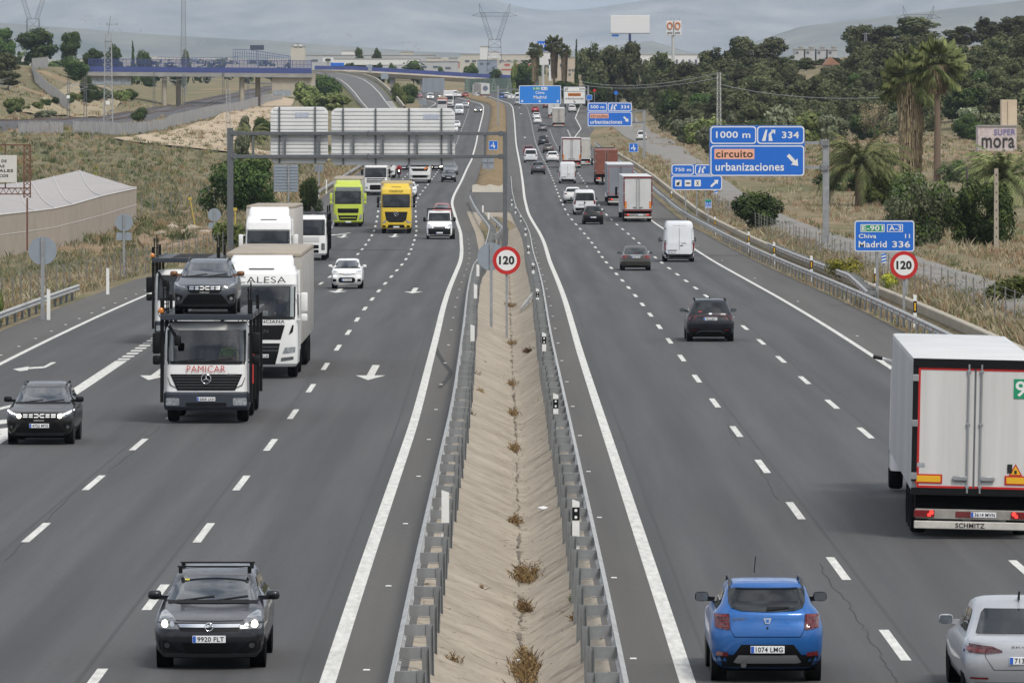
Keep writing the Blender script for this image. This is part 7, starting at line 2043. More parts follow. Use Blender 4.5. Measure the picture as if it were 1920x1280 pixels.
def tree(kind,label,X,d,h,v=0,group=None,wide=1.0,z=None,rot=None):
 c,t = proto(kind,v)
 z = tz(X,d) if z is None else z; s = h/NAT[kind]
 r = thing(NAMES[kind],label,CATS[kind],(X,d,z - .05),(0,0,rnd.uniform(0,6.28) if rot is None else rot),group=group)
 r.scale = (s*wide,s*wide,s)
 link('crown',c,r); link('trunk',t,r); return r
def tree_px(kind,label,x,ytop,d,v=0,group=None,width_px=None,ybase=None):
 """tree whose top is seen at row ytop, standing on the ground at distance d (or at row ybase)"""
 X = (x - 960)*d/F_PX; z = tz(X,d); k = F_PX/d
 zt = (YH - ytop)/k
 if ybase is not None: z = max(z,(YH - ybase)/k) if (YH - ybase)/k > z - 3 else z
 h = max(.6,zt - z)
 W = dict(roundpine=8.4,thicket=8.4,greythicket=8.4,pine=8.2,tallpine=6.2,bush=3.7,greenbush=3.6,olive=5.2,broad=7.4,cypress=2.0,yellow=3.4,twiggy=4.8)[kind]/NAT[kind]
 wide = (width_px/k/h)/W if width_px else 1.0
 return tree(kind,label,X,d,h,v,group,wide,z)

# single trees and bushes one can point at
tree_px('thicket','big dark leafy tree standing behind the left gantry leg',452,283,ground_row(452,402).y,0,width_px=185)
tree_px('bush','dark bush between the ribbed sign back and the far left guardrail',582,332,545,1,width_px=46)
tree_px('greenbush','low green bush below the gantry leg beside the rubble',430,408,430,1,width_px=60)
tree_px('bush','round dark green bush between the right guardrail and the frontage track',1416,358,ground_row(1416,431).y,0,width_px=104)
tree_px('greenbush','green bush at the left picture edge above the guardrail',-4,540,255,2,width_px=30)
tree_px('yellow','yellow flowering shrub at the foot of the big cantilever sign pole',1590,480,330,0,width_px=100)
tree_px('yellow','smaller yellow flowering shrub behind the right speed sign',1668,508,300,1,width_px=60)
tree_px('olive','pale grey green tree directly above the 1000 m sign',1465,195,960,0,width_px=62)
tree_px('olive','pale rounded tree right of the 1000 m sign top',1552,213,960,1,width_px=48)
tree_px('olive','pale tree at the left shoulder of the 1000 m sign',1372,213,940,2,width_px=48)
tree_px('olive','small pale tree peeking out beside the 1000 m sign left edge',1325,235,900,0,width_px=40)
tree_px('twiggy','bare twiggy grey tree left of the tall palms',1640,185,1000,0,width_px=80)
tree_px('greenbush','bright green bush among the pale trees',1524,207,1010,0,width_px=44)
tree_px('olive','grey green tree left of the little graffiti hut',1815,200,1040,1,width_px=70)
tree_px('twiggy','yellowish thin tree behind the graffiti hut',1888,110,1180,1,width_px=55)
tree_px('greenbush','light green tree among the pines at the right edge',1885,105,1240,2,width_px=44)
tree_px('bush','small bush beside the graffiti hut wall',1826,252,1000,2,width_px=24)
tree_px('greythicket','wide grey green bush mass below the palms',1715,312,ground_row(1715,462).y,1,width_px=190)
tree_px('thicket','dark bush mass at the right edge below the date palm',1850,330,ground_row(1850,462).y,2,width_px=170)
tree_px('greenbush','dense yellow green yucca like bush between the date palm and the grey green bushes',1645,305,560,2,width_px=105)
tree_px('thicket','dark thicket at the foot of the date palm beside the big sign pole',1590,318,610,0,width_px=140)
tree_px('greythicket','grey green thicket between the slender palm and the graffiti hut',1800,300,640,3,width_px=110)
tree_px('thicket','dark bush in front of the wide grey green mass',1775,398,470,1,width_px=110)
tree_px('thicket','low dark thicket left of the shaggy palm base',1660,285,760,2,width_px=90)
tree_px('greenbush','pale spring green sapling bush above the big white lorry',1893,508,262,0,width_px=90)
tree_px('cypress','slim dark cypress left of the big roadside pines',1081,77,1500,0,width_px=12)
tree_px('cypress','short cypress on the ridge left of the lattice mast',249,78,1750,1,width_px=11)
for i,(x,yt,d,w) in enumerate(((1110,80,1480,75),(1150,78,1500,80),(1180,74,1460,72),(1215,105,1420,60))):
 tree_px('roundpine',('big roadside pine, leftmost of the dark clump below the blank billboard','big roadside pine, second of the clump below the blank billboard','big roadside pine directly under the billboard post','lower pine at the right end of the clump below the billboard')[i],x,yt,d,i % 3,width_px=w)
for i,(x,yt,d,w,lab) in enumerate(((1250,98,1380,75,'dark pine right below the fuel price pylon'),(1285,110,1350,60,'pine right of the fuel price pylon'),(1393,66,1480,72,'tall round pine on the skyline left of the grey houses'),(1445,70,1480,66,'round pine touching the grey houses on the skyline'),(1340,88,1440,64,'skyline pine left of the tall round one'),(1610,42,1500,62,'pine at the left end of the high wooded crest'),(1718,30,1490,100,'broad pine crowning the hill under the far pylon'),(1660,48,1495,70,'crest pine between the crest end and the crowning pine'),(1855,32,1480,66,'crest pine left of the house at the right edge'),(1905,26,1460,60,'topmost pine at the right picture edge'),(1800,48,1480,70,'crest pine right of the crowning pine'))):
 tree_px('roundpine',lab,x,yt,d,i % 4,width_px=w*1.25)
for i in range(6): tree_px('roundpine','dark pine on the slope below the grey concrete houses',1478 + i*17,104 + (i*7) % 11,1440 + (i*37) % 60,i % 4,'pines below the grey houses',width_px=46)
for i in range(16):
 x = 1128 + i*48 + (i*29) % 23
 if 1690 < x < 1780 or x < 1270: continue
 tree_px(('greenbush','olive','bush','olive')[i % 4],'pale green bush at the foot of the wooded hill' if i % 4 != 2 else 'dark bush at the foot of the wooded hill',x,222 + (i*13) % 17 - 8 - (10 if x > 1500 else 0),1000 + (i*31) % 60,i % 3,'bushes at the foot of the wooded hill' if i % 4 != 2 else 'dark bushes at the foot of the wooded hill')
for i in range(22):
 x = 20 + (i*53) % 250; d = 1180 + (i*71) % 330; z_ = ground(x,d); tree(('bush','greenbush','bush')[i % 3],'low shrub growing on the bare cutting slope left of the blue bridge',z_.x,d,1.2 + (i % 5)*.45,i % 3,'shrubs on the cutting slope')
# pines of the wooded hillside, one by one
spots = []
g = random.Random(5)
def crest(x): return float(np.interp(x,[1090,1150,1230,1300,1380,1450,1490,1530,1570,1620,1700,1760,1810,1860,1940],[150,150,118,112,95,98,122,132,112,75,60,72,80,60,50]))
tries = 0
while len(spots) < 165 and tries < 20000:
 tries += 1
 x = g.uniform(1100,1945); d = g.uniform(1045,1500)
 X = (x - 960)*d/F_PX
 if X < 31 + (d - 1045)*.004: continue
 h = g.uniform(4.5,8.5); z = tz(X,d); yt = YH - (z + h)*F_PX/d
 if yt < crest(x) : continue
 if any(abs(X - a) < 4.6 and abs(d - b) < 14 for a,b,*_ in spots): continue
 spots.append((X,d,h))
for i,(X,d,h) in enumerate(spots):
 k = g.choice(['roundpine','pine','roundpine','broad' if d < 1200 else 'pine'])
 tree(k,'dark green pine tree on the wooded hillside' if k != 'broad' else 'dark leafy tree on the wooded hillside',X,d,h,i % 4,'pines on the wooded hillside' if k != 'broad' else 'leafy trees on the wooded hillside',g.uniform(.9,1.25))
# the undergrowth between them reads as one mass
Vs,Fs,Sh = [],0,[]
cnt = 0
while cnt < 420:
 x = g.uniform(1110,1960); d = g.uniform(1020,1540); X = (x - 960)*d/F_PX
 if X < 30: continue
 z = tz(X,d); h = g.uniform(2.2,5.0)
 if YH - (z + h)*F_PX/d < crest(x) + 8: continue
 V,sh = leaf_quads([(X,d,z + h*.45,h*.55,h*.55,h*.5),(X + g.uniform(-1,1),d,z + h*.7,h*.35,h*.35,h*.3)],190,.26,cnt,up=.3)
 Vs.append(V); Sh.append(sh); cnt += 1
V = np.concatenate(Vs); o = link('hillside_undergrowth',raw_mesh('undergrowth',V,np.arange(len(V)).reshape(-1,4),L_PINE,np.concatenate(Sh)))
tag(o,'dense green undergrowth filling the wooded hillside between the pines','undergrowth',kind='stuff')
# trees left, far
for i,(k,lab,x,yt,d,w) in enumerate((
 ('broad','leafy tree clump, left of the two on the left skyline',70,55,1650,95),('broad','darker leafy tree clump, right of the two on the left skyline',132,60,1640,48),('broad','leafy tree at the far left top corner below the pylon',8,55,1600,60),
 ('pine','dark tree on the cutting at the left picture edge',12,95,1380,70),('pine','lower dark tree on the cutting at the left picture edge',15,130,1300,60),('bush','bush on top of the cutting left of the blue bridge',140,108,1480,60),('broad','small tree at the left abutment of the blue bridge',178,92,1700,44),
 ('olive','round grey green shrub beside the railway on the left',86,206,1130,54),('bush','bush on the bare cutting slope',165,145,1360,36),('broad','far dark tree on the plain left of the lattice mast',215,85,2000,40),('bush','far dark tree right of the short cypress',272,95,1900,34),
 ('pine','dark green tree behind the blue bridge railings',350,92,1900,24),('greenbush','big bush on the ramp embankment, lower left',575,148,1480,62),('bush','dark bush on the ramp embankment top',612,142,1530,60),('greenbush','low bush on the ramp embankment foot',622,172,1460,75),('greenbush','bush at the right side of the ramp',745,150,1560,34),('bush','dark bush below the viaduct beside the ramp',765,158,1600,40),('olive','small palm like shrub on the tan dirt',457,217,1010,30),('bush','bush beside the palm like shrub on the tan dirt',493,218,1020,34),('olive','bush behind the gantry beam at left',455,250,800,40),
 ('broad','far round tree above the white industrial roof, left',675,92,2350,26),('broad','far round tree above the white industrial roof, right',708,92,2350,22),('broad','tree before the viaduct, leftmost',655,118,1980,26),('broad','tree before the viaduct, second from left',712,120,1980,24),('broad','tree before the viaduct, third from left',735,120,1980,22),('broad','tree before the viaduct under the crest of the pale halls',776,118,1980,36),('broad','lone tree before the viaduct near the pale wall',826,126,1980,18),('broad','round dark tree before the viaduct, right of the pale wall',884,120,1950,34),('broad','tree at the right end of the viaduct below the pylon',932,130,1900,30),
 ('greenbush','light green tree left of the far tall palms',965,110,1700,16),('broad','dark tree at the foot of the far tall palms',985,120,1700,50),('broad','dark bush between the far palms and the roadside pines',1060,152,1500,60),('broad','leafy tree behind the white overhead sign',1110,150,1420,60),('broad','leafy roadside tree where the frontage track begins',1135,150,1520,60))):
 tree_px(k,lab,x,yt,d,i % 3,width_px=w)

# palms
def frond(mb,base,az,el,L,w,droop,n=7,fan=False):
 n = 13
 """one leaf: midrib with leaflets hanging either side"""
 pts = []; p = Vector(base); e = el
 for i in range(n):
  pts.append(p.copy()); p = p + Vector((math.cos(az)*math.cos(e),math.sin(az)*math.cos(e),math.sin(e)))*(L/n); e -= droop/n
 side = Vector((-math.sin(az),math.cos(az),0))
 for i in range(n - 1):
  a,b = pts[i],pts[i + 1]; t = (i + .5)/n; ww = w*math.sin(math.pi*min(1,.15 + t*.9))**.7
  for s in (-1,1):
   for q in range(3):
    m0 = a.lerp(b,q*.33); m1 = a.lerp(b,q*.33 + .30); tip = m1 + side*s*ww + (b - a)*1.3 + Vector((0,0,-ww*rnd.uniform(.3,.9)))
    mb.face([m0,m1,tip],rnd.randint(0,1))
 return pts
L_PALM = [leafmat('palm_leaf',(.065,.088,.032),(.13,.15,.058)),leafmat('palm_leaf_light',(.155,.175,.07),(.25,.26,.11))]
L_DEAD = [leafmat('dead_fronds',(.11,.085,.055),(.19,.145,.095)),leafmat('dead_fronds_light',(.20,.155,.10),(.27,.21,.14))]
def fan_palm(label,x,ytop,ybase,d,crown_w,skirt,trunk_r=.3,seed=1,group=None):
 k = F_PX/d; X = (x - 960)/k; z = tz(X,d); H = (YH - ytop)/k - z; cw = crown_w/k
 r = thing('fan_palm',label,'palm tree',(X,d,z),group=group); st = rnd.getstate(); rnd.seed(seed)
 mb = MB(); mb.tube([(0,0,-.3),(.05,0,H*.4),(-.05,0,H - cw*.4)],[trunk_r*1.2,trunk_r,trunk_r*.8],10); mb.build('trunk',M_PALMT,r,smooth=60)
 c = MB(); zc = H - cw*.36
 for i in range(80):
  az = rnd.uniform(0,6.28); el = rnd.uniform(-.75,1.35); L = cw*.52*rnd.uniform(.8,1.1)
  stalk = Vector((math.cos(az)*math.cos(el),math.sin(az)*math.cos(el),math.sin(el)))*L*.45
  b = Vector((0,0,zc)) + stalk
  for q in range(9):     # fan of leaflets
   da = (q - 4)*.17; tip = b + Vector((math.cos(az + da)*math.cos(el - .2),math.sin(az + da)*math.cos(el - .2),math.sin(el - .2) - abs(da)*.3))*L*.62*(1 - abs(da)*.25)
   sd = Vector((-math.sin(az),math.cos(az),0))*L*.05
   tip2 = tip + Vector((0,0,-L*.16)); c.face([b - sd*(.4 if q else 1),b + sd*.4,tip + sd*.5,tip2],rnd.randint(0,1))
  c.face([Vector((0,0,zc)),Vector((.03,.03,zc)),b],0)
 c.build('crown',L_PALM,r,recalc=False)
 if skirt:
  q = MB(); zb = zc - skirt*(H - cw*.4)
  for i in range(850):
   az = rnd.uniform(0,6.28); z0 = rnd.uniform(zb,zc); R_ = trunk_r + cw*.13*(.55 + .55*(z0 - zb)/(zc - zb))*rnd.uniform(.5,1.1)
   p = Vector((math.cos(az)*R_,math.sin(az)*R_,z0)); sd = Vector((-math.sin(az),math.cos(az),0))*.055
   q.face([p*1 + sd*.5,p - sd*.5,p - sd + Vector((math.cos(az)*.15,math.sin(az)*.15,-1.3)),p + sd + Vector((0,0,-1.2))],rnd.randint(0,1))
  q.build('dead_fronds',L_DEAD,r,recalc=False)
 rnd.setstate(st); return r
fan_palm('tall slender fan palm with bare trunk, right of the shaggy one',1757,80,300,640,112,.16,.32,3)
fan_palm('shaggy fan palm with a thick skirt of dead fronds',1708,108,305,660,112,.95,.55,4)
fan_palm('far fan palm, leftmost of the three before the blue HO sign',1003,83,150,1560,31,.5,.3,5)
fan_palm('far fan palm, tallest of the three before the blue HO sign',1039,70,150,1560,35,.5,.3,6)
fan_palm('far fan palm, rightmost and thinnest of the three before the blue HO sign',1058,86,150,1560,26,.5,.3,7)
def date_palm(label,x,ytop,d,seed,spread_px,trunk_h=.42,n=70):
 k = F_PX/d; X = (x - 960)/k; z = tz(X,d); H = (YH - ytop)/k - z; sp = spread_px/k
 r = thing('date_palm',label,'palm tree',(X,d,z)); st = rnd.getstate(); rnd.seed(seed)
 mb = MB(); mb.tube([(0,0,-.3),(0,0,H*trunk_h),(0,0,H*trunk_h + .3)],[.45,.38,.25],10); mb.build('trunk',M_PALMT,r,smooth=60)
 c = MB()
 for i in range(n):
  az = rnd.uniform(0,6.28); el = rnd.uniform(.1,1.45); pts = frond(c,(0,0,H*trunk_h + .2),az,el,max(sp*.85,(H*(1 - trunk_h))*1.05)*rnd.uniform(.8,1.1),.62,rnd.uniform(1.3,2.4),9)
  for a,b in zip(pts,pts[1:]): c.face([a,b,b + Vector((0,0,.05)),a + Vector((0,0,.05))],1)
 c.build('crown',L_PALM,r,recalc=False); rnd.setstate(st)
date_palm('date palm with long arching fronds right of the 1000 m sign pole',1612,226,560,3,150)
date_palm('date palm at the right edge below the graffiti hut',1885,283,540,8,130)
date_palm('small date palm shrub on the tan dirt at left',470,216,990,9,30,.15,30)

# tall dry grass and weeds of the verges: nobody could count the blades
def blades(zones,seed,name,label,mats,cat):
 g_ = np.random.default_rng(seed); V,M = [],[]
 for (n,d0,d1,o0,o1,right,h0,h1,per,wd) in zones:
  dd = 1/(1/d0 + (1/d1 - 1/d0)*g_.random(n))
  oo = o0 + (o1 - o0)*g_.random(n)
  for d,o in zip(dd,oo):
   X0 = RE(d) + o if right else LE(d) - o
   if right and name == 'dry_grass' and abs(X0 - 22.0) < 1.5 and d > 190: continue
   z = tz(X0,d); h = h0 + (h1 - h0)*g_.random()*(.6 + .4*math.sin(X0*.9)*math.cos(d*.13)); sp = .18 + .25*h
   a = g_.normal(size=(per,2))*sp*.6; lean = g_.normal(size=(per,2))*h*.28; hh = h*(.6 + .5*g_.random(per))
   ang = g_.random(per)*6.28; w = wd*(.6 + .8*g_.random(per))
   bx = np.stack([X0 + a[:,0],d + a[:,1],np.full(per,z - .05)],1)
   sx = np.stack([np.cos(ang)*w,np.sin(ang)*w,np.zeros(per)],1)
   tp = bx + np.stack([lean[:,0],lean[:,1],hh],1); md = bx + np.stack([lean[:,0]*.35,lean[:,1]*.35,hh*.55],1)
   V.append(np.stack([bx - sx,bx + sx,md + sx*.8,tp],1).reshape(-1,3)); M.append(np.full(per,int(g_.integers(0,len(mats)))))
 V = np.concatenate(V); o = link(name,raw_mesh(name,V,np.arange(len(V)).reshape(-1,4),mats,np.concatenate(M)))
 return tag(o,label,cat,kind='stuff')
GR = [mat('dry_grass_tan',(.365,.305,.20),.9,spec=.1),mat('dry_grass_pale',(.45,.395,.28),.9,spec=.1),mat('dry_grass_brown',(.29,.215,.125),.9,spec=.1),mat('dry_grass_rust',(.28,.18,.115),.9,spec=.1),mat('grass_green',(.17,.185,.085),.9,spec=.1),mat('dry_grass_tan_light',(.40,.34,.225),.9,spec=.1)]
blades([(3600,190,620,2.6,6.6,True,.25,.85,10,.022),(2600,230,700,11,24,True,.3,.8,10,.024),(700,200,560,7.6,8.9,True,.2,.5,9,.02),(700,200,560,10.6,12,True,.25,.6,9,.02),(900,200,620,.3,1.0,True,.15,.45,7,.02),(1500,600,1000,2.6,9,True,.4,1.0,8,.05),(2200,650,1040,11,60,True,.3,.8,8,.06),
  (2900,200,620,.9,7,False,.3,.95,10,.022),(2600,980,1480,30,130,False,.4,1.3,10,.08),(1500,960,1300,3,60,True,.3,.8,9,.08),(900,600,1000,.5,5,False,.6,1.4,8,.05)],21,'dry_grass','tall dry tan grass on both verges of the motorway',GR,'grass')
GL = [mat('scrub_green',(.155,.165,.085),.9,spec=.1),mat('scrub_olive',(.20,.195,.115),.9,spec=.1),mat('scrub_tan',(.30,.25,.155),.9,spec=.1),mat('scrub_grey',(.24,.235,.17),.9,spec=.1)]
blades([(1900,300,700,7,30,False,.4,.9,12,.03),(3800,520,1000,3,55,False,.4,1.0,11,.05)],24,'field_scrub','grey green scrub covering the field left of the motorway',GL,'scrub')
blades([(1100,190,620,2.6,6.6,True,.2,.6,10,.024),(1300,200,620,.9,8,False,.25,.7,10,.024),(900,250,1000,11,40,True,.25,.6,10,.035)],25,'verge_weeds','olive green weeds mixed into the dry verges',GL,'weeds')
WD = [mat('weed_green',(.14,.165,.075),.9,spec=.1),mat('weed_grey_green',(.215,.22,.14),.9,spec=.1),mat('weed_dark',(.075,.095,.04),.9,spec=.1),GR[0],GR[2]]
blades([(4200,480,1050,8,80,False,.4,1.2,22,.045),(1000,300,560,4,14,False,.3,.8,16,.03),(1400,700,1050,14,75,True,.3,.9,18,.045),(500,230,600,3,9,True,.3,.7,14,.025)],22,'low_weeds','low grey green weeds scattered over the fields beside the road',WD,'weeds')
blades([(160,520,1000,10,60,False,.3,.7,26,.03),(60,700,1000,14,60,True,.3,.6,22,.03)],23,'yellow_weeds','patches of yellow flowering weeds in the fields',[mat('weed_yellow',(.27,.27,.05),.9,spec=.1)],'weeds')
# dried weeds and rubbish in the ditch
def ditch_z(X,d):
 l_,r_ = float(LRx(d)) + 1.2,float(RLx(d)) - 1.15; c = (l_ + r_)/2 + .32
 t = (X - l_)/(c - l_) if X < c else (r_ - X)/(r_ - c); return float(zroad(d)) - .74*min(1,max(0,t))**.9
def ditch_at(x,y):
 d = drow(y)
 for _ in range(12):
  X = (x - 960)*d/F_PX; d = d*(1 + .8*((YH - ditch_z(X,d)*F_PX/d)/y - 1))
 return (x - 960)*d/F_PX,d
def clump(label,x,y,wpx,hpx,n,mats,name='dried_weed',cat='weed'):
 hpx = hpx*1.5
 X,d = ditch_at(x,y + hpx*.35); k = F_PX/d; z = ditch_z(X,d); g_ = np.random.default_rng(int(x*7 + y)); w,ln = wpx/k,max(.4,hpx/k*4.5)
 bl = [(g_.normal()*w*.16,g_.normal()*ln*.22,.03,w*.22,ln*.16,.05 + .24*min(1,w/.45)*g_.random()) for _ in range(9)]
 V,_ = leaf_quads(bl,n*4,.030 + .012*min(1,w),int(x*7 + y),shell=.1,aspect=.20,up=-.2); V[:,2] = np.maximum(V[:,2],.0)
 m_ = n // 2; bs = np.stack([g_.normal(size=m_)*w*.2,g_.normal(size=m_)*ln*.2,np.zeros(m_)],1); hh = (.05 + .20*g_.random(m_))*min(1,w/.4); lean = g_.normal(size=(m_,2))*.08; sx = np.stack([.004 + .004*g_.random(m_),np.zeros(m_),np.zeros(m_)],1)
 V = np.concatenate([V,np.stack([bs - sx,bs + sx,bs + sx*.8 + np.stack([lean[:,0]*.4,lean[:,1]*.4,hh*.6],1),bs + np.stack([lean[:,0],lean[:,1],hh],1)],1).reshape(-1,3)]); n = len(V) // 4
 o = link(name,raw_mesh(name,V,np.arange(len(V)).reshape(-1,4),mats,g_.integers(0,len(mats),n)),None,(X,d,z)); return tag(o,label,cat)
DW = [mat('dried_weed_brown',(.20,.125,.055),.9,spec=.1),mat('dried_weed_tan',(.30,.215,.11),.9,spec=.1),mat('dried_weed_dark',(.10,.065,.035),.9,spec=.1)]
clump('largest brown weed clump in the ditch near the bottom of the picture',985,1195,62,120,700,DW); clump('wide brown weed clump with litter above the largest one',990,1058,78,50,420,DW); clump('small dark weed clump just above the largest one',985,1133,40,22,120,DW[::2])
clump('small brown weed clump below the white scrap',968,968,28,22,120,DW); clump('brown weed clump left of the third delineator',966,830,26,26,130,DW); clump('brown weed clump in the ditch beside the lone tuft',962,766,24,22,110,DW); clump('small brown weed clump above the lone tuft',960,712,22,18,90,DW); clump('dry tuft alone on the left ditch slope',898,732,20,10,110,DW[1:2]); clump('brown weed clump below the 120 sign posts',957,637,26,16,110,DW); clump('dark weed heap beside the right median guardrail',990,657,32,8,140,DW[2:]); clump('dry weeds behind the 120 sign',958,560,28,28,160,DW); clump('dry weeds at the start of the median gap',945,430,40,14,130,DW)
clump('green grass tuft by the right median guardrail',1075,1122,18,10,80,[WD[0]],'grass_tuft','grass tuft'); clump('thin brown weed low on the left ditch slope',845,1240,42,8,70,DW); clump('thin brown weed on the ditch slope by the right guardrail',1077,1155,20,12,60,DW); clump('sprig of weed on the left ditch slope',902,1102,14,8,40,DW); clump('twig litter on the left ditch slope by the guardrail',888,700,30,8,60,DW[2:]); clump('twig litter by the left guardrail below the tuft',880,776,24,8,60,DW[2:])
def scrap(label,x,y,size,m,name,cat,rot=.4):
 X,d = ditch_at(x,y); mb = MB(); mb.box((0,0,size[2]/2),size,bevel=min(size)*.25,seg=1); o = mb.build(name,m,None,loc=(X,d,ditch_z(X,d) + .02)); o.rotation_euler = (.05,-.15,rot); tag(o,label,cat)
scrap('white litter scrap lying on the right ditch slope',1018,955,(.17,.26,.04),M_SIGNWHITE,'litter','litter'); scrap('crushed blue bottle lying in the wide brown weeds',978,1078,(.24,.10,.09),mat('blue_plastic',(.08,.10,.32),.3),'plastic_bottle','bottle',.2); scrap('white cup lying beside the largest weed clump',972,1245,(.10,.12,.07),M_SIGNWHITE,'paper_cup','cup'); scrap('flat black scrap on the left ditch slope',905,680,(.18,.3,.03),M_BLACK,'rubber_scrap','rubber scrap')
# ================================================================== far side of the picture
BLUEF = mat('blue_railing',(.055,.078,.245),.5,var=.15,vscale=.3)
def px_box(mb,x0,y0,x1,y1,d,depth,mi=0,bevel=0):
 a,b = at(x0,y1,d),at(x1,y0,d); mb.box(((a.x + b.x)/2,d + depth/2,(a.z + b.z)/2),(b.x - a.x,depth,b.z - a.z),mi=mi,bevel=bevel)
# ---- blue railed bridge over the railway
dBr = 1500
def bridge():
 r = thing('road_bridge','concrete bridge with blue mesh railings crossing the railway on the left','bridge',at(375,142,dBr)); o = Vector(r.location)
 P = lambda x,y,dd=0: at(x,y,dBr + dd) - o
 mb = MB(); L_,R_ = at(160,138,dBr),at(586,141,dBr)
 for s in range(20):
  x0,x1 = 160 + 426*s/20,160 + 426*(s + 1)/20
  y0 = 134.5 + 3.5*s/20
  mb.box(P((x0 + x1)/2,y0 + 3.6) + Vector((0,5,0)),((x1 - x0)*dBr/F_PX,10,1.15),bevel=0)
 mb.build('deck',M_CONCG,r)
 for i,(x,yb) in enumerate(((307,212),(331.5,209),(452.5,197),(481,190))):
  w = 1.25; a = P(x,142); b = P(x,yb)
  q = MB(); q.tube([b + Vector((0,2.5 if i % 2 == 0 else 7.5,-1)),a + Vector((0,2.5 if i % 2 == 0 else 7.5,0))],w/2,12); q.build('pier',M_CONC,r,smooth=50)
 for dd,nm in ((0,'near'),(10,'far')):
  q = MB(); k = MB(); h0 = P(165,0).x
  for s in range(60):
   x = 166 + 418*s/59; yb = 134.5 + 3.5*s/59
   a = P(x,yb - .2,dd); q.box(a + Vector((0,0,1.6)),(.09,.09,3.2))
  for s in range(20):
   x0,x1 = 166 + 418*s/20,166 + 418*(s + 1)/20; yb = 134.6 + 3.5*(s + .5)/20
   a = P((x0 + x1)/2,yb,dd); k.box(a + Vector((0,0,.65)),((x1 - x0)*dBr/F_PX,.06,1.3)); q.box(a + Vector((0,0,3.15)),((x1 - x0)*dBr/F_PX,.08,.1)); q.box(a + Vector((0,0,2.2)),((x1 - x0)*dBr/F_PX,.05,.07))
   for v in range(16): q.box(a + Vector(((v - 7.5)*(x1 - x0)*dBr/F_PX/16,.03,2.2)),(.06,.03,1.9))
  rl_ = k.build('railing_panel',BLUEF,r); q.build('railing_mesh',BLUEF,rl_)
 for x0,x1,y0,y1 in ((510,590,138,182),(160,246,139,160)):
  q = MB(); a,b = P(x0,y1,1),P(x1,y0,1); q.box((a + b)/2 + Vector((0,3,0)),(b.x - a.x,6,b.z - a.z)); ab = q.build('abutment',M_CONC if x0 > 300 else M_CONCG,r)
  g_ = random.Random(x0); q = MB(); xx = x0 + 2
  while xx < x1 - 6 and (x0 < 300 or xx < 546):
   a = P(xx,y1 - (13 if x0 > 300 else 12),-.03 + 1); b = P(xx + 3.6,y1 - 1.5,-.03 + 1); q.face([(a.x,a.y - .02,b.z),(b.x,a.y - .02,b.z + g_.uniform(-.2,.2)),(b.x,a.y - .02,a.z + g_.uniform(-.3,.2)),(a.x,a.y - .02,a.z)]); xx += 4.3
  q.build('graffiti',mat('graffiti_pale_blue',(.38,.44,.50),.7,var=.6,vscale=1.2),ab)
 return r
bridge()
r = thing('railing_fence','higher blue mesh railing rising behind the blue bridge','railing',at(490,115,1560)); o = Vector(r.location); q = MB(); k = MB()
for s in range(26):
 x = 437 + 108*s/25; yt = float(np.interp(x,[437,465,545],[93,93,106])); yb = float(np.interp(x,[437,545],[116,118])); a,b = at(x,yb,1560) - o,at(x,yt,1560) - o
 q.bar(a,b,.10);
 if s < 25:
  x2 = 437 + 108*(s + 1)/25; c = at(x2,float(np.interp(x2,[437,465,545],[93,93,106])),1560) - o
  k.bar(b,c,.12); k.bar(b.lerp(a,.3),c.lerp(at(x2,yb,1560) - o,.3),.08); k.bar(b.lerp(a,.55),c.lerp(at(x2,yb,1560) - o,.55),.5,.06)
q.build('post',BLUEF,r); k.build('mesh_panel',BLUEF,r)
r = thing('railing_fence','low blue railing arc above the middle of the blue bridge','railing',at(370,118,1540)); o = Vector(r.location); q = MB()
for s in range(22):
 x = 296 + 150*s/21; yt = 107 + 2*math.sin(s*.15); a,b = at(x,120,1540) - o,at(x,yt,1540) - o; q.bar(a,b,.09)
 if s < 21: q.bar(b,at(296 + 150*(s + 1)/21,107 + 2*math.sin((s + 1)*.15),1540) - o,.10)
q.build('railing_mesh',BLUEF,r)
# ---- ramp climbing to the bridge
rp = [(1480,688,752,209),(1505,680,745,203),(1550,668,735,190),(1600,657,724,175),(1650,643,709,160),(1690,630,694,150),(1715,617,681,145),(1735,602,664,141),(1752,586,640,137)]
rw = [[at(a + (b - a)*i/6,y,d) for i in range(7)] for d,a,b,y in rp]
mb = MB(); mb.sheet(rw); tag(mb.build('exit_ramp_road',mat('ramp_asphalt',(.125,.122,.118),.9,var=.25,vscale=.2),smooth=60),kind='structure')
mb = MB()
for f0,f1 in ((.12,.145),(.80,.825)): mb.sheet([[Vector(a).lerp(Vector(b),f0) + Vector((0,0,.05)),Vector(a).lerp(Vector(b),f1) + Vector((0,0,.05))] for a,b in ((w[0],w[-1]) for w in rw)])
for i in range(6):
 t = i/6; a,b = Vector(rw[1][0]).lerp(Vector(rw[2][0]),t),Vector(rw[1][-1]).lerp(Vector(rw[2][-1]),t); c,e = Vector(rw[1][0]).lerp(Vector(rw[2][0]),t + .07),Vector(rw[1][-1]).lerp(Vector(rw[2][-1]),t + .07); u = Vector((0,0,.06)); mb.face([a.lerp(b,.84) + u,a.lerp(b,1) + u,c.lerp(e,1) + u,c.lerp(e,.84) + u])
tag(mb.build('ramp_markings',M_WHITEP),kind='structure')
mb = MB(); rows = []
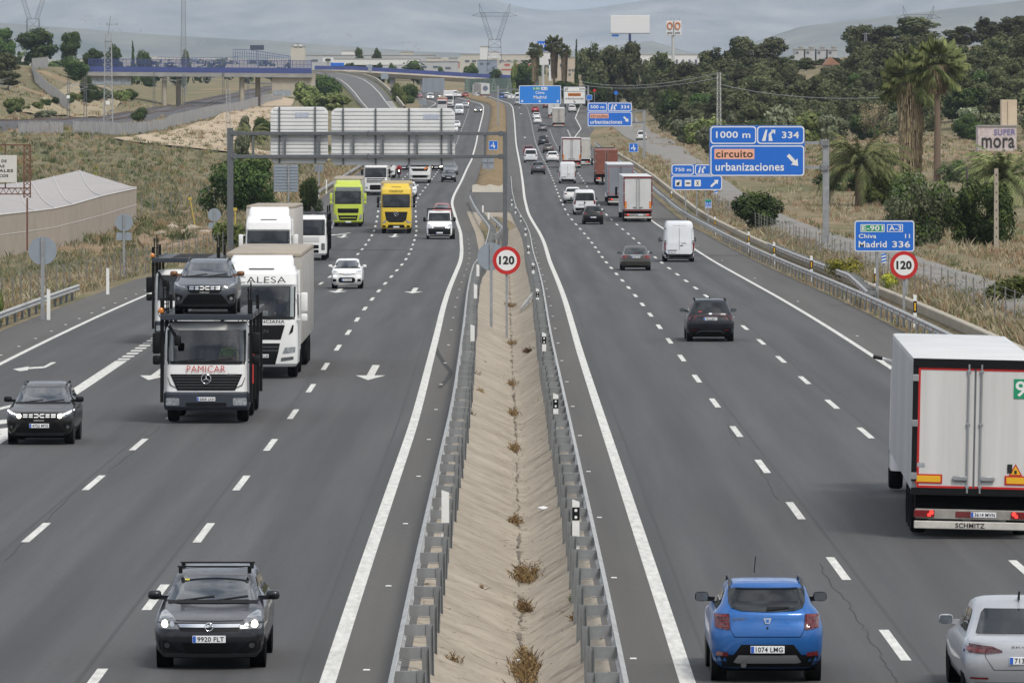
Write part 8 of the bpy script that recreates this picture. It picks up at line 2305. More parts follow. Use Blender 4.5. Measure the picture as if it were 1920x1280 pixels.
for (d,a,b,y),w in zip(rp,rw):
 l0,r0_ = Vector(w[0]),Vector(w[-1]); hl = max(.3,l0.z - tz(l0.x - 14,d)); hr = max(.3,r0_.z - tz(r0_.x + 5,d))
 rows.append([(l0.x - 3 - hl*1.9,d,tz(l0.x - 3 - hl*1.9,d) - .3),(l0.x - 1.5 - hl,d,l0.z - hl*.5),(l0.x - .8,d,l0.z - .1),(l0.x + 1,d,l0.z - .3),(r0_.x - 1,d,r0_.z - .3),(r0_.x + .5,d,r0_.z - .1),(r0_.x + .8 + hr*.8,d,r0_.z - hr*.6),(r0_.x + 1.5 + hr*1.6,d,tz(r0_.x + 1.5 + hr*1.6,d) - .3)])
mb.sheet(rows); tag(mb.build('ramp_embankment',mat('embankment_scrub',(.19,.17,.085),.95,spec=.1,col2=(.075,.09,.035),vscale=.35,bump=.8,bscale=1),smooth=60),'scrubby embankment carrying the exit ramp','embankment',kind='structure')
mb = MB(); w0,w1 = [],[]
pw = [(757,199,1505),(742,180,1560),(724,162,1630),(704,146,1690),(680,138,1730),(640,133,1760),(586,131,1775)]
for x,y,d in pw: p = at(x,y,d); w0.append([p + Vector((0,0,-2.0)),p,p + Vector((.4,.3,0)),p + Vector((.4,.3,-2.0))])
mb.sheet(w0); tag(mb.build('ramp_parapet',M_CONC),'pale concrete parapet along the outer side of the exit ramp','parapet wall')
r = thing('guardrail','guardrail along the left edge of the climbing exit ramp','guardrail',rw[0][0]); o = Vector(r.location); mb = MB(); mb.sheet([[Vector(w[0]) - o + Vector((-.3,0,.45)),Vector(w[0]) - o + Vector((-.3,0,.8))] for w in rw]); mb.sheet([[Vector(w[0]) - o + Vector((-.38,0,.8)),Vector(w[0]) - o + Vector((-.38,0,.45))] for w in rw]); mb.build('rail',M_RAIL,r)
# ---- viaduct
dV = 1900
r = thing('viaduct','long viaduct with a blue barrier crossing over the motorway','viaduct',at(770,140,dV)); o = Vector(r.location); mb = MB(); bb = MB()
N = 24
for i in range(N):
 x0,x1 = 590 + 420*i/N,590 + 420*(i + 1)/N; ym = lambda x: float(np.interp(x,[590,660,770,900,1010],[131,131.5,138,146,151]))
 a,b = at(x0,ym(x0),dV) - o,at(x1,ym(x1),dV) - o
 mb.sheet([[a,b],[a + Vector((0,-.3,-.5)),b + Vector((0,-.3,-.5))],[a + Vector((0,.6,-1.7)),b + Vector((0,.6,-1.7))],[a + Vector((0,11,-1.7)),b + Vector((0,11,-1.7))],[a + Vector((0,12,0)),b + Vector((0,12,0))],[a,b]])
 bb.sheet([[a + Vector((0,.1,0)),b + Vector((0,.1,0))],[a + Vector((0,.1,1.25)),b + Vector((0,.1,1.25))],[a + Vector((0,.2,1.25)),b + Vector((0,.2,1.25))],[a + Vector((0,.2,0)),b + Vector((0,.2,0))]])
mb.build('deck',M_CONC,r); bb.build('barrier',BLUEF,r)
for x in (668,735,792,878,938):
 q = MB(); a = at(x,150,dV) - o; q.box(a + Vector((0,6,-4)),(1.6,8,11)); q.build('pier',M_CONCG,r)
# ---- green screen with printed trees
r = thing('noise_screen','grey green noise screen with pale tree shapes at the far bend','screen wall',at(940,175,1850)); o = Vector(r.location)
for i in range(14):
 x0,x1 = 871 + 10*i,871 + 10*(i + 1); q = MB(); a,b = at(x0,176,1850) - o,at(x1,float(np.interp(x0,[871,1010],[148,145])),1850) - o; q.box((a + b)/2,(b.x - a.x - .05,.12,b.z - a.z)); pn = q.build('panel',mat('screen_green',(.085,.125,.105),.5,var=.15,vscale=.3),r)
 if i in (0,5,8,11):
  q = MB(); c = (a + b)/2
  for lv in range(4): z = a.z + .5 + lv*1.0; w = 1.5*(1 - lv/4.5) if i else .8; q.face([(c.x - w,-.09,z),(c.x + w,-.09,z),(c.x,-.09,z + 1.5)])
  q.build('printed_tree',mat('print_pale_green',(.17,.215,.18),.6),pn)
# ---- railway
M_BALL = mat('ballast',(.105,.103,.108),.95,var=.35,vscale=1.5,bump=.4,bscale=8)
rx = lambda d: float(np.interp(d,[820,1000,1300,1500,1900,2300],[-88,-83,-76,-77,-77,-76]))
mb = MB(); rl_ = MB()
prev = None
for d in range(820,2300,20):
 z = max(tz(rx(d),d),tz(rx(d) + 4,d)) + .25
 row = [(rx(d) - 6.5,d,z - .9),(rx(d) - 4.6,d,z + .35),(rx(d) + 4.6,d,z + .35),(rx(d) + 7.5,d,z - 1.3)]
 if prev: mb.sheet([prev,row])
 if prev:
  for k in (-3.2,-1.75,1.75,3.2): rl_.bar((rx(d - 20) + k,d - 20,prev[1][2] + .12),(rx(d) + k,d,row[1][2] + .12),.08,.16)
 prev = row
rr_ = tag(mb.build('railway',M_BALL),'railway line on grey ballast curving in from the left','railway',kind='structure'); rl_.build('rail',mat('rusty_rail',(.16,.10,.07),.6,.4),rr_)
def lattice(mb,base,top,w0,w1,n,t):
 """square lattice mast between two points"""
 base,top = Vector(base),Vector(top)
 def c(i): f = i/n; p = base.lerp(top,f); w = (w0 + (w1 - w0)*f)/2; return [p + Vector((sx*w,sy*w,0)) for sx,sy in ((-1,-1),(1,-1),(1,1),(-1,1))]
 for i in range(n):
  a,b = c(i),c(i + 1)
  for k in range(4):
   mb.bar(a[k],b[k],t); mb.bar(a[k],b[(k + 1) % 4],t*.6); mb.bar(b[k],b[(k + 1) % 4],t*.6)
CAT = mat('catenary_steel',(.14,.145,.155),.6,.3)
for i,(d,s) in enumerate(((930,1),(1010,-1),(1075,1),(1160,-1),(1300,1),(1390,-1),(1500,1),(1640,1),(1760,-1),(1900,1))):
 X = rx(d) + s*5.6; z = tz(X,d); r = thing('catenary_mast','lattice catenary mast with a bracket arm beside the railway','catenary mast',(X,d,z),group='catenary masts along the railway')
 mb = MB(); lattice(mb,(0,0,-.3),(0,0,8.4),.55,.35,8,.07); mb.build('mast',CAT,r)
 mb = MB(); mb.bar((0,0,7.4),(-s*3.8,0,6.9),.07); mb.bar((0,0,5.9),(-s*3.8,0,6.9),.07); mb.bar((-s*2.2,0,6.6),(-s*5.4,0,6.1),.06); mb.bar((-s*1.0,0,7.2),(-s*5.0,0,7.5),.05); mb.build('bracket_arm',M_GALV,r)
 if i in (1,3): mb = MB(); mb.box((0,-.35,5.0),(.62,.05,.62)); mb.build('number_board',M_SIGNWHITE,r)
 if i == 1: mb = MB(); mb.box((0,-.35,3.4),(.8,.05,.35)); mb.build('blue_plate',M_SIGNBLUE,r)
def panel_fence(label,pts,h,m):
 r = thing('panel_fence',label,'fence',pts[0]); o = Vector(r.location); mb = MB(); g_ = random.Random(3); n_post = 0
 for p,q in zip(pts,pts[1:]):
  p,q = Vector(p),Vector(q); n = max(2,int((q - p).length/1.2))
  for i in range(n):
   a,b = p.lerp(q,i/n) - o,p.lerp(q,(i + .86)/n) - o; hh = h*g_.uniform(.92,1.05); mb.face([a,b,b + Vector((0,0,hh)),a + Vector((0,0,hh*g_.uniform(.96,1.04)))]); mb.bar(a,a + Vector((0,-.03,hh + .15)),.09)
 mb.build('fence_mesh',m,r)
GP = lambda x,y,d=None: ground_row(x,y,500,2300) if d is None else at(x,y,d)
FENM = mat('galvanised_mesh_fence',(.37,.37,.37),.7,.2,var=.3,vscale=.5)
panel_fence('grey panel fence along the front of the tan dirt',[ground(137,955),ground(230,985),ground(285,1010),ground(305,1080),ground(318,1140)],1.9,FENM)
panel_fence('grey panel fence between the railway and the tan dirt',[ground(318,1140),ground(345,1180),ground(400,1280),ground(450,1400),ground(500,1560),ground(530,1640)],2.2,FENM)
panel_fence('pale sheet fence running up the cutting on the left',[ground(128,1290),ground(92,1340),ground(66,1390),ground(60,1460),ground(90,1560)],2.6,FENM)
panel_fence('grey panel fence far left behind the scrub field',[ground(35,930),ground(85,945),ground(120,950)],1.7,FENM)
# bare cut slope
mb = MB(); rows = []
for i in range(22):
 d = 1210 + i*15; rows.append([ground(40 + (i*6) + j*(150 - i*3)/9,d) + Vector((0,0,.22 + .25*math.sin(j*1.7 + i))) for j in range(10)])
mb.sheet(rows); tag(mb.build('cutting_slope',mat('bare_cutting',(.42,.33,.235),.95,spec=.1,col2=(.20,.19,.10),vscale=.28,bump=.6,bscale=1.0),smooth=60),kind='structure')
mb = MB(); rows = []
for i in range(12):
 d = 455 + i*9; rows.append([ground(265 + j*17 + 6*math.sin(i*1.3),d) + Vector((0,0,.10 + .16*abs(math.sin(j*2.1 + i*1.7)))) for j in range(11)])
mb.sheet(rows); tag(mb.build('bare_earth',mat('red_earth',(.34,.225,.15),.95,spec=.1,col2=(.22,.17,.12),vscale=.8,bump=.6,bscale=2),smooth=60),kind='structure')
for i,(x,d,s) in enumerate(((300,500,.5),(322,520,.7),(345,505,.45),(360,515,.8),(384,500,.55),(330,470,.4),(402,520,.6))):
 g_ = ground(x,d); mb = MB(); bmesh.ops.create_icosphere(mb.bm,subdivisions=2,radius=s)
 for v in mb.bm.verts: v.co *= 1 + .25*math.sin(v.co.x*7 + i)*math.cos(v.co.y*6) ; v.co.z *= .55
 tag(mb.build('boulder',mat('pale_stone',(.42,.36,.29),.9,var=.3,vscale=2),loc=(g_.x,d,g_.z + .1),smooth=30),'pale boulder on the bare red earth left of the gantry','boulder','boulders on the bare earth')
def marker(label,x,y0,d,tilt=0.0):
 g_ = ground(x,d); k = F_PX/d; h = (YH - y0)/k - g_.z; r = thing('marker_pole',label,'marker post',g_,(0,tilt,0)); mb = MB(); mb.tube([(0,0,-.2),(0,0,h)],.05,8); mb.build('pole',mat('marker_yellow_paint',(.48,.36,.07),.6),r); mb = MB(); mb.prism([(-.17,h - .12),(.17,h - .12),(.14,h + .1),(-.14,h + .1)],-.06,.06); mb.build('cap',mat('marker_yellow_paint',(.48,.36,.07),.6),r)
marker('leaning yellow gas marker pole before the big tree',367,371,520,-.18); marker('small orange yellow marker box at the foot of the gantry leg',441,392,470)
# ---- net covered plot
r = thing('net_house','low plot covered by pale netting with a beige mesh wall on the left','net house',ground_row(100,475)); o = Vector(r.location)
front = [(-40,489,407),(0,484,402.6),(69,473,395),(103,467,390.6),(137,459,383),(192,445,367),(256,419,353)]
fb,ft = [],[]
for x,yb,yt in front: g_ = ground_row(x,yb,250,900); fb.append(g_ - o + Vector((0,0,-.3))); ft.append(at(x,yt,g_.y) - o)
mb = MB(); rows = [[],[],[]]
for a,b in zip(fb,ft): rows[0].append(a); rows[1].append(a.lerp(b,.55) + Vector((0,-.05,0))); rows[2].append(b)
mb.sheet(rows); wn_ = mb.build('mesh_wall',mat('beige_mesh',(.40,.345,.285),.9,var=.14,vscale=.5,bump=.15,bscale=1),r,smooth=60)
q = MB(); q.tube([b + Vector((0,-.04,0)) for b in ft],.05,6); q.tube([a.lerp(b,.57) + Vector((0,-.07,0)) for a,b in zip(fb,ft)],.025,5); q.build('edge_rope',mat('white_rope',(.6,.6,.58),.8),wn_)
back = [(-60,348,500),(-5,346,505),(30,343,515),(58,340,525),(100,331,545),(149,319.5,565),(256,353,None)]
bk = [at(x,y,d) - o if d else ft[-1] + Vector((0,.5,0)) for x,y,d in back]
mb = MB(); rows = []
for t in range(13):
 f = t/12; rows.append([a.lerp(b,f) + Vector((0,0,-.55*math.sin(math.pi*f)*(1 if i < len(ft) - 1 else 0) + .18*math.sin(i*2.4)*math.sin(math.pi*f))) for i,(a,b) in enumerate(zip(ft,bk))])
mb.sheet(rows); nr = mb.build('net_roof',mat('pale_netting',(.375,.35,.34),.9,var=.10,vscale=.4),r,smooth=80)
q = MB()
for i in (2,3,4,5): q.tube([Vector(rows[t][i]) + Vector((0,0,.04)) for t in range(13)],.035,5)
q.build('net_seam',mat('white_rope',(.6,.6,.58),.8),nr)
# ---- rusty frame with the white sign board
r = thing('frame_sign','white sign board with black letters on a rusty lattice frame at the left edge','sign',at(20,372,430)); o = Vector(r.location); RUST = mat('rusty_steel',(.17,.075,.05),.8,var=.3,vscale=3); P = lambda x,y,dd=0: at(x,y,430 + dd) - o
mb = MB()
for x in (45,57): mb.bar(P(x,272),P(x,371),.09)
for i in range(9): y0,y1 = 272 + i*11,283 + i*11; mb.bar(P(45,y0),P(57,y1),.05); mb.bar(P(57,y0),P(45,y1),.05)
mb.bar(P(-60,272),P(57,272),.09); mb.bar(P(-60,353),P(57,353),.08); mb.bar(P(-60,364),P(57,364),.08)
for i in range(10): x = -60 + i*11; mb.bar(P(x,353),P(x + 5.5,364),.045); mb.bar(P(x + 5.5,364),P(x + 11,353),.045)
mb.bar(P(10,342),P(10,353),.09); mb.bar(P(10,272),P(10,291),.09); mb.bar(P(51,371),P(51,470),.12); mb.bar(P(-30,364),P(-30,470),.12)
mb.build('lattice_frame',RUST,r)
mb = MB(); a,b = P(-60,342,-.3),P(31.5,291,-.3); mb.box((a + b)/2,(b.x - a.x,.08,b.z - a.z)); sp = mb.build('sign_panel',mat('off_white_board',(.62,.60,.57),.6,var=.06),r)
for t,y0,y1,x0,x1 in (('DE',299.5,304.5,3,12.5),('AS',309,314,-3.5,8.5),('TALES',317.5,322.5,-9,24.5),('COS',327,332,-3,15.5)):
 a,b = P(x0,y1,-.36),P(x1,y0,-.36); lettering(t,(a + b)/2,(1,0,0),(0,0,1),b.x - a.x,b.z - a.z,M_INK,sp)
# ---- masts and pylons
STEEL = mat('mast_steel',(.28,.30,.33),.6,.3,var=.2); PYL = mat('pylon_steel',(.07,.075,.09),.6,.3)
r = thing('lattice_mast','tall thin lattice mast rising out of the top of the picture','mast',(ground(344,1720))); mb = MB(); H = (YH + 40)*1720/F_PX - r.location.z; lattice(mb,(0,0,-.5),(0,0,H),1.7,.9,34,.12); mb.build('mast',STEEL,r)
gz = ground(203,1010); r = thing('radio_tower','grey lattice radio tower with a platform and thin aerials beside the railway','tower',gz); k = F_PX/1010; Z = lambda y: (YH - y)/k - gz.z
mb = MB(); lattice(mb,(0,0,-.5),(0,0,Z(65)),1.55,1.0,17,.10); mb.build('tower_body',mat('tower_grey',(.36,.37,.38),.6,.3),r)
mb = MB(); mb.box((0,0,Z(78)),(1.3,1.3,.1)); mb.bar((0,0,Z(66)),(.35,0,Z(30)),.09); mb.bar((-.2,0,Z(46)),(1.5,0,Z(46)),.07); mb.bar((1.45,0,Z(48)),(1.45,0,Z(43)),.12); mb.bar((-.2,0,Z(48)),(-.2,0,Z(43)),.12); mb.build('aerial',M_GALVD,r)
mb = MB(); mb.box((0,-.9,Z(193)),(.62,.05,.62)); mb.build('number_board',M_SIGNWHITE,r)
gz = ground(428,930); r = thing('lattice_mast','slim lattice post rising behind the left end of the gantry','mast',gz); mb = MB(); lattice(mb,(0,0,-.5),(0,0,9.0),.7,.55,14,.06); mb.build('mast',mat('tower_grey',(.36,.37,.38),.6,.3),r)
def pylon(label,x,yb,d,sc):
 """high voltage pylon with a V head; sc = pixels of one design unit"""
 z = tz((x - 960)*d/F_PX,d); r = thing('power_pylon',label,'pylon',((x - 960)*d/F_PX,d,z)); u = sc*d/F_PX; k = F_PX/d
 Y = lambda y: (YH - y)/k - z; base = min(0,Y(yb)); t = .048*12*u
 mb = MB(); zw = Y(yb - 56*sc); lattice(mb,(0,0,base),(0,0,zw),30*u,22*u,5,t*1.2); mb.build('pylon_legs',PYL,r)
 zc = Y(yb - 107*sc)
 for s in (-1,1):
  q = MB()
  for i in range(8):
   f0,f1 = i/8,(i + 1)/8
   A = lambda f,k_: Vector((s*((3 if k_ else 11)*u + ((19 if k_ else 27)*u - (3 if k_ else 11)*u)*f),0,zw + (zc - zw)*f))
   q.bar(A(f0,0),A(f1,0),t); q.bar(A(f0,1),A(f1,1),t); q.bar(A(f0,0),A(f1,1),t*.7); q.bar(A(f0,1),A(f1,0),t*.7)
  q.bar((s*22*u,0,zc),(s*29*u,0,Y(yb - 124*sc)),t); q.bar((s*28*u,0,zc),(s*29*u,0,Y(yb - 124*sc)),t)
  q.bar((s*27*u,0,zc),(s*42*u,0,zc - 6*u),t); q.bar((s*27*u,0,zc - 7*u),(s*42*u,0,zc - 6*u),t); q.build('pylon_arm',PYL,r)
 q = MB()
 for i in range(12):
  a,b = (-27 + 54*i/12)*u,(-27 + 54*(i + 1)/12)*u; q.bar((a,0,zc),(b,0,zc),t); q.bar((a,0,zc - 7*u),(b,0,zc - 7*u),t); q.bar((a,0,zc),(b,0,zc - 7*u),t*.7)
 q.build('cross_beam',PYL,r); return r
pylon('big power pylon with a V shaped head standing behind the far end of the motorway',927.5,131,2350,1.0)
pylon('power pylon cut by the top edge at the upper left',62,92,2300,1.0)
pylon('power pylon whose head shows above the crowning pine on the right',1722,135,2200,1.0)
def wire(label,pts,rad):
 mb = MB(); mb.tube(pts,rad,4,cap=False); tag(mb.build('power_line',mat('wire_grey',(.30,.31,.32),.6),None),label,'cable')
def sag(a,b,s,n=14): return [Vector(a).lerp(Vector(b),i/n) - Vector((0,0,s*4*(i/n)*(1 - i/n))) for i in range(n + 1)]
gz = ground(1348,900); r = thing('lattice_pole','white lattice electricity pole behind the 1000 m sign','pole',gz); k = F_PX/900; Z = lambda y: (YH - y)/k - gz.z; mb = MB(); lattice(mb,(0,0,-.3),(0,0,Z(137)),.62,.5,16,.07); mb.build('pole_body',mat('white_lattice',(.55,.55,.53),.6),r); mb = MB(); mb.box((0,0,Z(137.5)),(1.0,.3,.12)); mb.build('cross_arm',M_GALVD,r)
wire('overhead cable running right from the white lattice pole to the palms',sag(at(1348,158,900),at(1700,180,700),1.0),.035)
wire('overhead cable running left from the top of the white lattice pole',sag(at(1348,137,900),at(1085,152,1300),1.4),.04); wire('lower overhead cable running left from the white lattice pole',sag(at(1348,146,900),at(1080,158,1300),1.2),.04)
gz = ground(1623,1480); r = thing('lattice_pole','thin lattice pole standing among the pines on the right hill','pole',gz); mb = MB(); Z = (YH - 62)*1480/F_PX - gz.z; lattice(mb,(0,0,0),(0,0,Z),1.0,.4,12,.09); mb.bar((-.9,0,Z - .2),(1.2,0,Z - .2),.12); mb.build('pole_body',STEEL,r)
for lab,x,y0,d,w in (('bare concrete utility pole at the right edge',1868,316,380,.30),('thin dark wooden pole in front of the dark bushes',1813,313,460,.17)):
 gz = ground(x,d); mb = MB(); h = (YH - y0)*d/F_PX - gz.z
 if w > .2:
  mb.prism([(-w/2,-.3),(w/2,-.3),(w*.40,h),(-w*.40,h)],-.11,.11)
  for i in range(8): mb.box((0,-.115,h*(.15 + i*.11)),(w*.25,.02,.12),mi=1)
 else: mb.tube([(0,0,-.3),(0,0,h)],w/2,8)
 tag(mb.build('utility_pole',[mat('pole_concrete' if w > .2 else 'pole_wood',(.40,.35,.28) if w > .2 else (.09,.08,.075),.9,var=.2),M_GREYP],loc=gz),lab,'pole')
for i,(x,y0,d) in enumerate(((1160,60,1),)): pass
# ---- boards on posts
def board(name,label,x0,y0,x1,y1,d,m,px,pm,pw=.6,cat='billboard'):
 x = px; z = tz((x - 960)*d/F_PX,d); r = thing(name,label,cat,((x - 960)*d/F_PX,d,z)); o = Vector(r.location); mb = MB(); a,b = at(x0,y1,d) - o,at(x1,y0,d) - o; mb.box((a + b)/2,(b.x - a.x,.5,b.z - a.z),bevel=.05,seg=1); s = mb.build('board',m,r); mb = MB(); mb.tube([(0,.3,-.5),(0,.3,a.z + .2)],pw/2,12); mb.build('post',pm,r,smooth=50); return r,s,o
BW = mat('blank_board',(.66,.66,.67),.6)
r,s,o = board('billboard','big blank white billboard on a blue post above the roadside pines',1145,29,1218,62.5,1650,BW,1181,BLUEF,.7); mb = MB(); a,b = at(1144,64,1649) - o,at(1218,62,1649) - o; mb.box((a + b)/2,(b.x - a.x,.8,.22)); mb.build('catwalk',M_GALVD,r); mb = MB(); a,b = at(1147,69,1649) - o,at(1160,65,1649) - o; mb.box((a + b)/2,(b.x - a.x,.2,b.z - a.z)); mb.build('small_panel',M_SIGNBLUE,r)
r,s,o = board('price_pylon','white twin panel fuel sign with round orange marks on a pole',1249,39.5,1277.5,67,1600,BW,1262,mat('pale_pole',(.45,.46,.45),.6),.8,'sign pylon')
for x in (1256,1270.5):
 mb = MB(); c = at(x,48.5,1599.6) - o
 mb.tube([c + Vector((.62*math.cos(t),0,.85*math.sin(t))) for t in [2*math.pi*i/20 for i in range(21)]],.17,6,cap=False); mb.build('round_mark',mat('orange_mark',(.62,.20,.06),.5),s); lettering('galp',at(x,62,1599.6) - o,(1,0,0),(0,0,1),1.35,.75,M_GREYP,s)
mb = MB(); c = at(1263.3,53,1599.6) - o; mb.box(c,(.12,.1,3.9)); mb.build('gap',M_GREYP,s)
for x in (1252,1260,1266,1275): mb = MB(); mb.bar(at(x,39.5,1600) - o,at(x - 3,35,1600) - o,.08); mb.build('lamp_arm',M_GALVD,r)
r,s,o = board('blue_board','blue sign with white letters HO behind the far palms',1007.5,77.5,1029,96,1750,M_SIGNBLUE,1018,mat('pale_pole',(.45,.46,.45),.6),.8,'sign'); lettering('HO',at(1018.5,87,1749.6) - o,(1,0,0),(0,0,1),2.3,1.7,M_SIGNWHITE,s)
r,s,o = board('white_board','small white board with a dark oval before the long pale factory',605,108.5,625,117,2050,BW,615,STEEL,.3,'sign'); mb = MB(); mb.lathe([(0,1.0),(.02,1.0)],20,'Y',at(615,112.6,2049.6) - o)
for v in mb.bm.verts: v.co.z = (v.co.z - (at(615,112.6,2049.6) - o).z)*.5 + (at(615,112.6,2049.6) - o).z
mb.build('oval_mark',mat('dark_oval',(.06,.065,.04),.5),s)
board('blue_board','far blue direction board at the start of the viaduct',620,118,645,131,1960,M_SIGNBLUE,632,STEEL,.3,'sign'); board('dark_board','dark rooftop style board above the blue railings',469,85,495,94,2100,mat('dark_board',(.05,.065,.10),.6),482,STEEL,.3,'sign')
board('small_sign_back','small grey sign back beside the viaduct barrier, left',690,121,697,135,1880,M_SIGNBACK,693.5,STEEL,.12,'road sign'); board('small_sign_back','small grey sign back in front of the viaduct deck',714,137,728,149,1850,M_SIGNBACK,721,STEEL,.12,'road sign')
# ---- buildings
def building(label,parts,d,name='industrial_building',cat='building',windows=None,wm=None):
 x0,y0,x1,y1 = parts[0][:4]; r = thing(name,label,cat,at((x0 + x1)/2,y1,d)); o = Vector(r.location)
 for i,(a,b,c,e,m,dep) in enumerate(parts):
  mb = MB(); p,q = at(a,e,d) - o,at(c,b,d) - o; mb.box(((p.x + q.x)/2,dep/2,(p.z + q.z)/2),(q.x - p.x,dep,q.z - p.z)); w = mb.build('wall',m,r)
  mb = MB(); mb.box(((p.x + q.x)/2,dep/2 - .05,q.z + .12),(q.x - p.x + .3,dep + .3,.25)); mb.build('roof',mat('flat_roof_grey',(.40,.39,.37),.8,var=.2),r)
 for (a,b,c,e) in windows or ():
  mb = MB(); p,q = at(a,e,d - .05) - o,at(c,b,d - .05) - o; mb.box(((p.x + q.x)/2,-.05,(p.z + q.z)/2),(q.x - p.x,.12,q.z - p.z)); mb.build('window',wm or mat('far_window',(.10,.12,.15),.3),r)
 return r
C1,C2,C3,C4,C5 = mat('cream_wall',(.52,.49,.43),.8,var=.12,vscale=.1),mat('white_wall',(.66,.66,.65),.8,var=.08,vscale=.1),mat('warm_beige_wall',(.50,.42,.33),.8,var=.12,vscale=.1),mat('pale_grey_wall',(.42,.43,.44),.8,var=.12,vscale=.1),mat('blue_grey_wall',(.25,.30,.37),.8,var=.15,vscale=.1)
building('long pale factory hall behind the viaduct on the left',[(545,104,815,140,C4,40)],2500,windows=[(560 + 24*i,112,572 + 24*i,116) for i in range(10)])
building('bright white low hall in front of the long pale factory',[(622,111,785,122,C2,30)],2300)
building('stepped pale grey hall left of the pylon',[(770,116,858,150,C4,30),(800,109,826,117,C1,20),(841,109,858,117,C4,14)],2300,windows=[(790,124,800,128),(812,124,822,128),(835,126,845,130)])
building('white silo plant above the blue railings',[(545,88,571,125,C1,14),(552,82,557,90,C2,4),(561,82,566,90,C2,4)],2450)
building('white silo block left of the big pylon',[(900,88,916,122,C2,10),(916,98,938,110,C2,14)],2420)
building('long cream plant building behind the big pylon',[(864,103,1003,140,C1,30)],2480,windows=[(872 + 13*i,113,880 + 13*i,117) for i in range(9)])
building('blue grey block at the pylon foot',[(895,113,932,150,C5,20)],2380,windows=[(900,118,906,122),(912,118,918,122),(922,126,928,130)])
building('cream block with a red band right of the big pylon',[(940,116,1003,152,C1,20)],2320,windows=[(946,120,956,124),(966,120,976,124),(984,120,994,124),(940,129.5,1003,132)],wm=mat('dull_red_band',(.40,.10,.09),.7))
building('white steel framed tower between the far palms',[(1012,98,1032,122,C2,6),(1029,112,1034,152,C2,3)],1720,name='white_tower')
building('beige building behind the far palms',[(1040,108,1082,154,C3,16)],1720,windows=[(1066,130,1070,134),(1072,130,1076,134),(1066,138,1070,142),(1050,120,1056,125)])
building('pale long building behind the roadside pines',[(1200,103,1335,140,C2,20)],2100,windows=[(1207 + 12*i,112,1211 + 12*i,128) for i in range(10)])
building('low white block on the far plain, centre left',[(640,96,664,106,C2,14),(604,103,622,110,C1,10)],2700)
building('orange roofed low block on the far plain',[(752,98,775,106,C1,14),(846,117,862,128,mat('terracotta_far',(.40,.20,.13),.8),12)],2650)
for i,x in enumerate((1490,1510,1531,1552)):
 building(('leftmost grey concrete house on the skyline','second grey concrete house from the left on the skyline','third grey concrete house from the left on the skyline','rightmost grey concrete house on the skyline')[i],[(x,93 + i*.4,x + 17,116,C4,8),(x + 9,89.5,x + 16,93,C4,5)],1640,name='concrete_house',windows=[(x + 2,97,x + 7,101)])
r = building('house with a terracotta roof among the hillside trees',[(1548,122,1575,140,C3,9)],1420,name='tiled_house',windows=[(1562,128,1568,133)]); o = Vector(r.location); a,b = at(1545,122,1420) - o,at(1580,107,1420) - o; mb = MB(); mb.prism([(a.x,a.z),(b.x,a.z),(b.x - 1.2,a.z + .6),((a.x + b.x)/2 - .6,b.z),(a.x + .8,a.z + 1.1)],-.5,9.5); mb.build('tiled_roof',mat('terracotta',(.36,.19,.12),.8,var=.3,vscale=1),r)
building('pale house at the right edge above the trees',[(1882,69,1935,92,C1,10),(1880,67,1937,70,C4,11)],1470,name='flat_roofed_house',windows=[(1897,74,1910,80)])
# ---- graffiti hut
r = thing('ruined_hut','small ruined white hut with graffiti SUPER mora and a tall block behind it','hut',ground_row(1870,284)); o = Vector(r.location); d = r.location.y
mb = MB(); a,b = at(1834,284,d) - o,at(1906,237,d) - o; mb.box(((a.x + b.x)/2,2,(a.z + b.z)/2 - .2),(b.x - a.x,4,b.z - a.z + .4)); hw = mb.build('wall',mat('whitewashed_pink',(.64,.58,.56),.85,col2=(.40,.32,.31),vscale=1.6),r)
mb = MB(); mb.box(((a.x + b.x)/2,2,b.z + .06),(b.x - a.x + .2,4.3,.2)); mb.build('roof_slab',M_CONCG,r)
mb = MB(); a,b = at(1878,237,d + 3) - o,at(1907,187,d + 3) - o; mb.box(((a.x + b.x)/2,4.4,(a.z + b.z)/2),(b.x - a.x,2.6,b.z - a.z)); tb = mb.build('tall_block',mat('tan_plaster',(.60,.49,.36),.85,var=.2,vscale=.8),r); mb = MB(); a,b = at(1889,236,d + 2.9) - o,at(1890,190,d + 2.9) - o; mb.box(((a.x + b.x)/2,3.06,(a.z + b.z)/2),(.08,.06,b.z - a.z)); mb.build('corner_line',mat('dark_plaster',(.30,.23,.16),.9),tb)  # block in tan plaster, with a thin darker strip down its front
lettering('mora',at(1871.5,268,d - .06) - o,(1,0,0),(0,0,1),62*d/F_PX,20*d/F_PX,mat('graffiti_black',(.05,.05,.05),.8,var=.8,vscale=2),hw)
mb = MB(); text_into(mb,'SUPER',at(1884,248,d - .06) - o,(1,0,.02),(0,0,1),40*d/F_PX,11.5*d/F_PX,0); mb.build('lettering',mat('graffiti_violet',(.17,.15,.34),.8),hw,recalc=False)
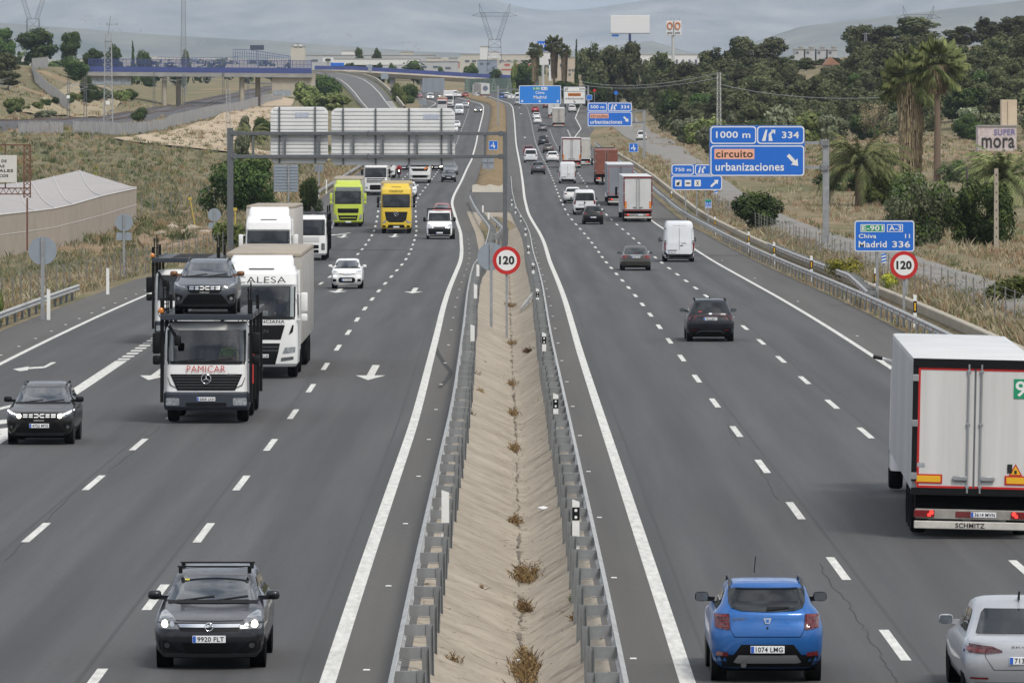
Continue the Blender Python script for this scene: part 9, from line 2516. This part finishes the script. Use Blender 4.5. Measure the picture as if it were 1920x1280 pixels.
# ---- mountains
def mountain(name,d0,d1,zf,seed,m,span):
 g_ = np.random.default_rng(seed); nx,ny = 170,22; ph = g_.random((40,2))*6.28; rows = []
 for j in range(ny + 1):
  f = j/ny; d = d0 + (d1 - d0)*f; row = []
  for i in range(nx + 1):
   x = -span + 2*span*i/nx; X = (x)*d/F_PX
   n = sum(math.sin(X*.0011*.45*1.6**k + ph[k][0] + d*.0003*1.5**k)*math.cos(d*.0004*1.7**k + ph[k][1] + X*.0003*1.5**k)*.55**k for k in range(9))
   z0 = 60; top = zf(x + 960)
   row.append((X,d,z0 - 20 + (top - z0)*f**1.1 + (n*.085*(top - z0 + 30))*(.2 + f)))
  rows.append(row)
 mb = MB(); mb.sheet(rows); return tag(mb.build(name,m,smooth=60),kind='structure')
MM = mat('mountain_scrub',(.24,.22,.155),.95,spec=.05,col2=(.045,.06,.038),vscale=.0022)
MM2 = mat('mountain_rock',(.40,.37,.31),.95,spec=.05,col2=(.05,.065,.05),vscale=.0022)
mountain('mountain_range',33000,36500,lambda x: 760 + 90*math.sin(x*.004) + 60*math.sin(x*.011),4,MM2,1300)
mountain('mountain_foothills',18500,21000,lambda x: float(np.interp(x,[-300,0,300,560,800,1000,1220,1330,1500,2200],[290,270,230,205,180,170,215,160,260,420])),9,MM,1300)
# scattered pale hamlets on the slopes
mb = MB(); g_ = random.Random(2)
for x,y,n in ((165,35,9),(230,58,10),(360,80,10),(60,42,6),(500,75,8),(620,60,6),(1290,20,10),(780,85,8),(1150,72,6)):
 for i in range(n):
  xx,yy = x + g_.gauss(0,22),y + g_.gauss(0,4); d = 18300; p = at(xx,yy,d); mb.box((p.x,d + g_.uniform(-100,100),p.z - 4),(g_.uniform(2.5,6),14,g_.uniform(2.5,5)))
tag(mb.build('far_hamlets',mat('hamlet_wall',(.33,.29,.26),.9)),'tiny pale houses scattered over the hazy mountain slopes','hamlets',kind='stuff')
mb = MB()
for i in range(70):
 x,d = g_.uniform(-50,1500),g_.uniform(2700,6000); p = ground(x,d); s = g_.uniform(4,14); mb.box((p.x,d,p.z + s*.3),(s*g_.uniform(1,4),12,s*.6))
tag(mb.build('far_suburb',C1),'distant pale buildings scattered over the plain','far buildings',kind='stuff')
Vs,Sh = [],[]
for i in range(330):
 x,d = g_.uniform(-60,1500),g_.uniform(1980,5200); p = ground(x,d); h = g_.uniform(3,8); V,sh = leaf_quads([(p.x,d,p.z + h*.5,h*.6,h*.6,h*.5)],60,.9,i,up=.3); Vs.append(V); Sh.append(sh)
V = np.concatenate(Vs); tag(link('far_groves',raw_mesh('far_groves',V,np.arange(len(V)).reshape(-1,4),L_DARK,np.concatenate(Sh))),'far dark trees dotted over the plain','far trees',kind='stuff')
# ---- the air
m = bpy.data.materials.new('haze_air'); m.use_nodes = True; n,l = m.node_tree.nodes,m.node_tree.links; n.remove(n['Principled BSDF']); v = n.new('ShaderNodeVolumePrincipled'); v.inputs['Color'].default_value = (.58,.68,.83,1); v.inputs['Density'].default_value = 3.8e-5; l.new(v.outputs[0],n['Material Output'].inputs['Volume'])
mb = MB(); mb.box((0,22200,480),(90000,47600,1020)); hz = mb.build('haze',m); tag(hz,kind='stuff')
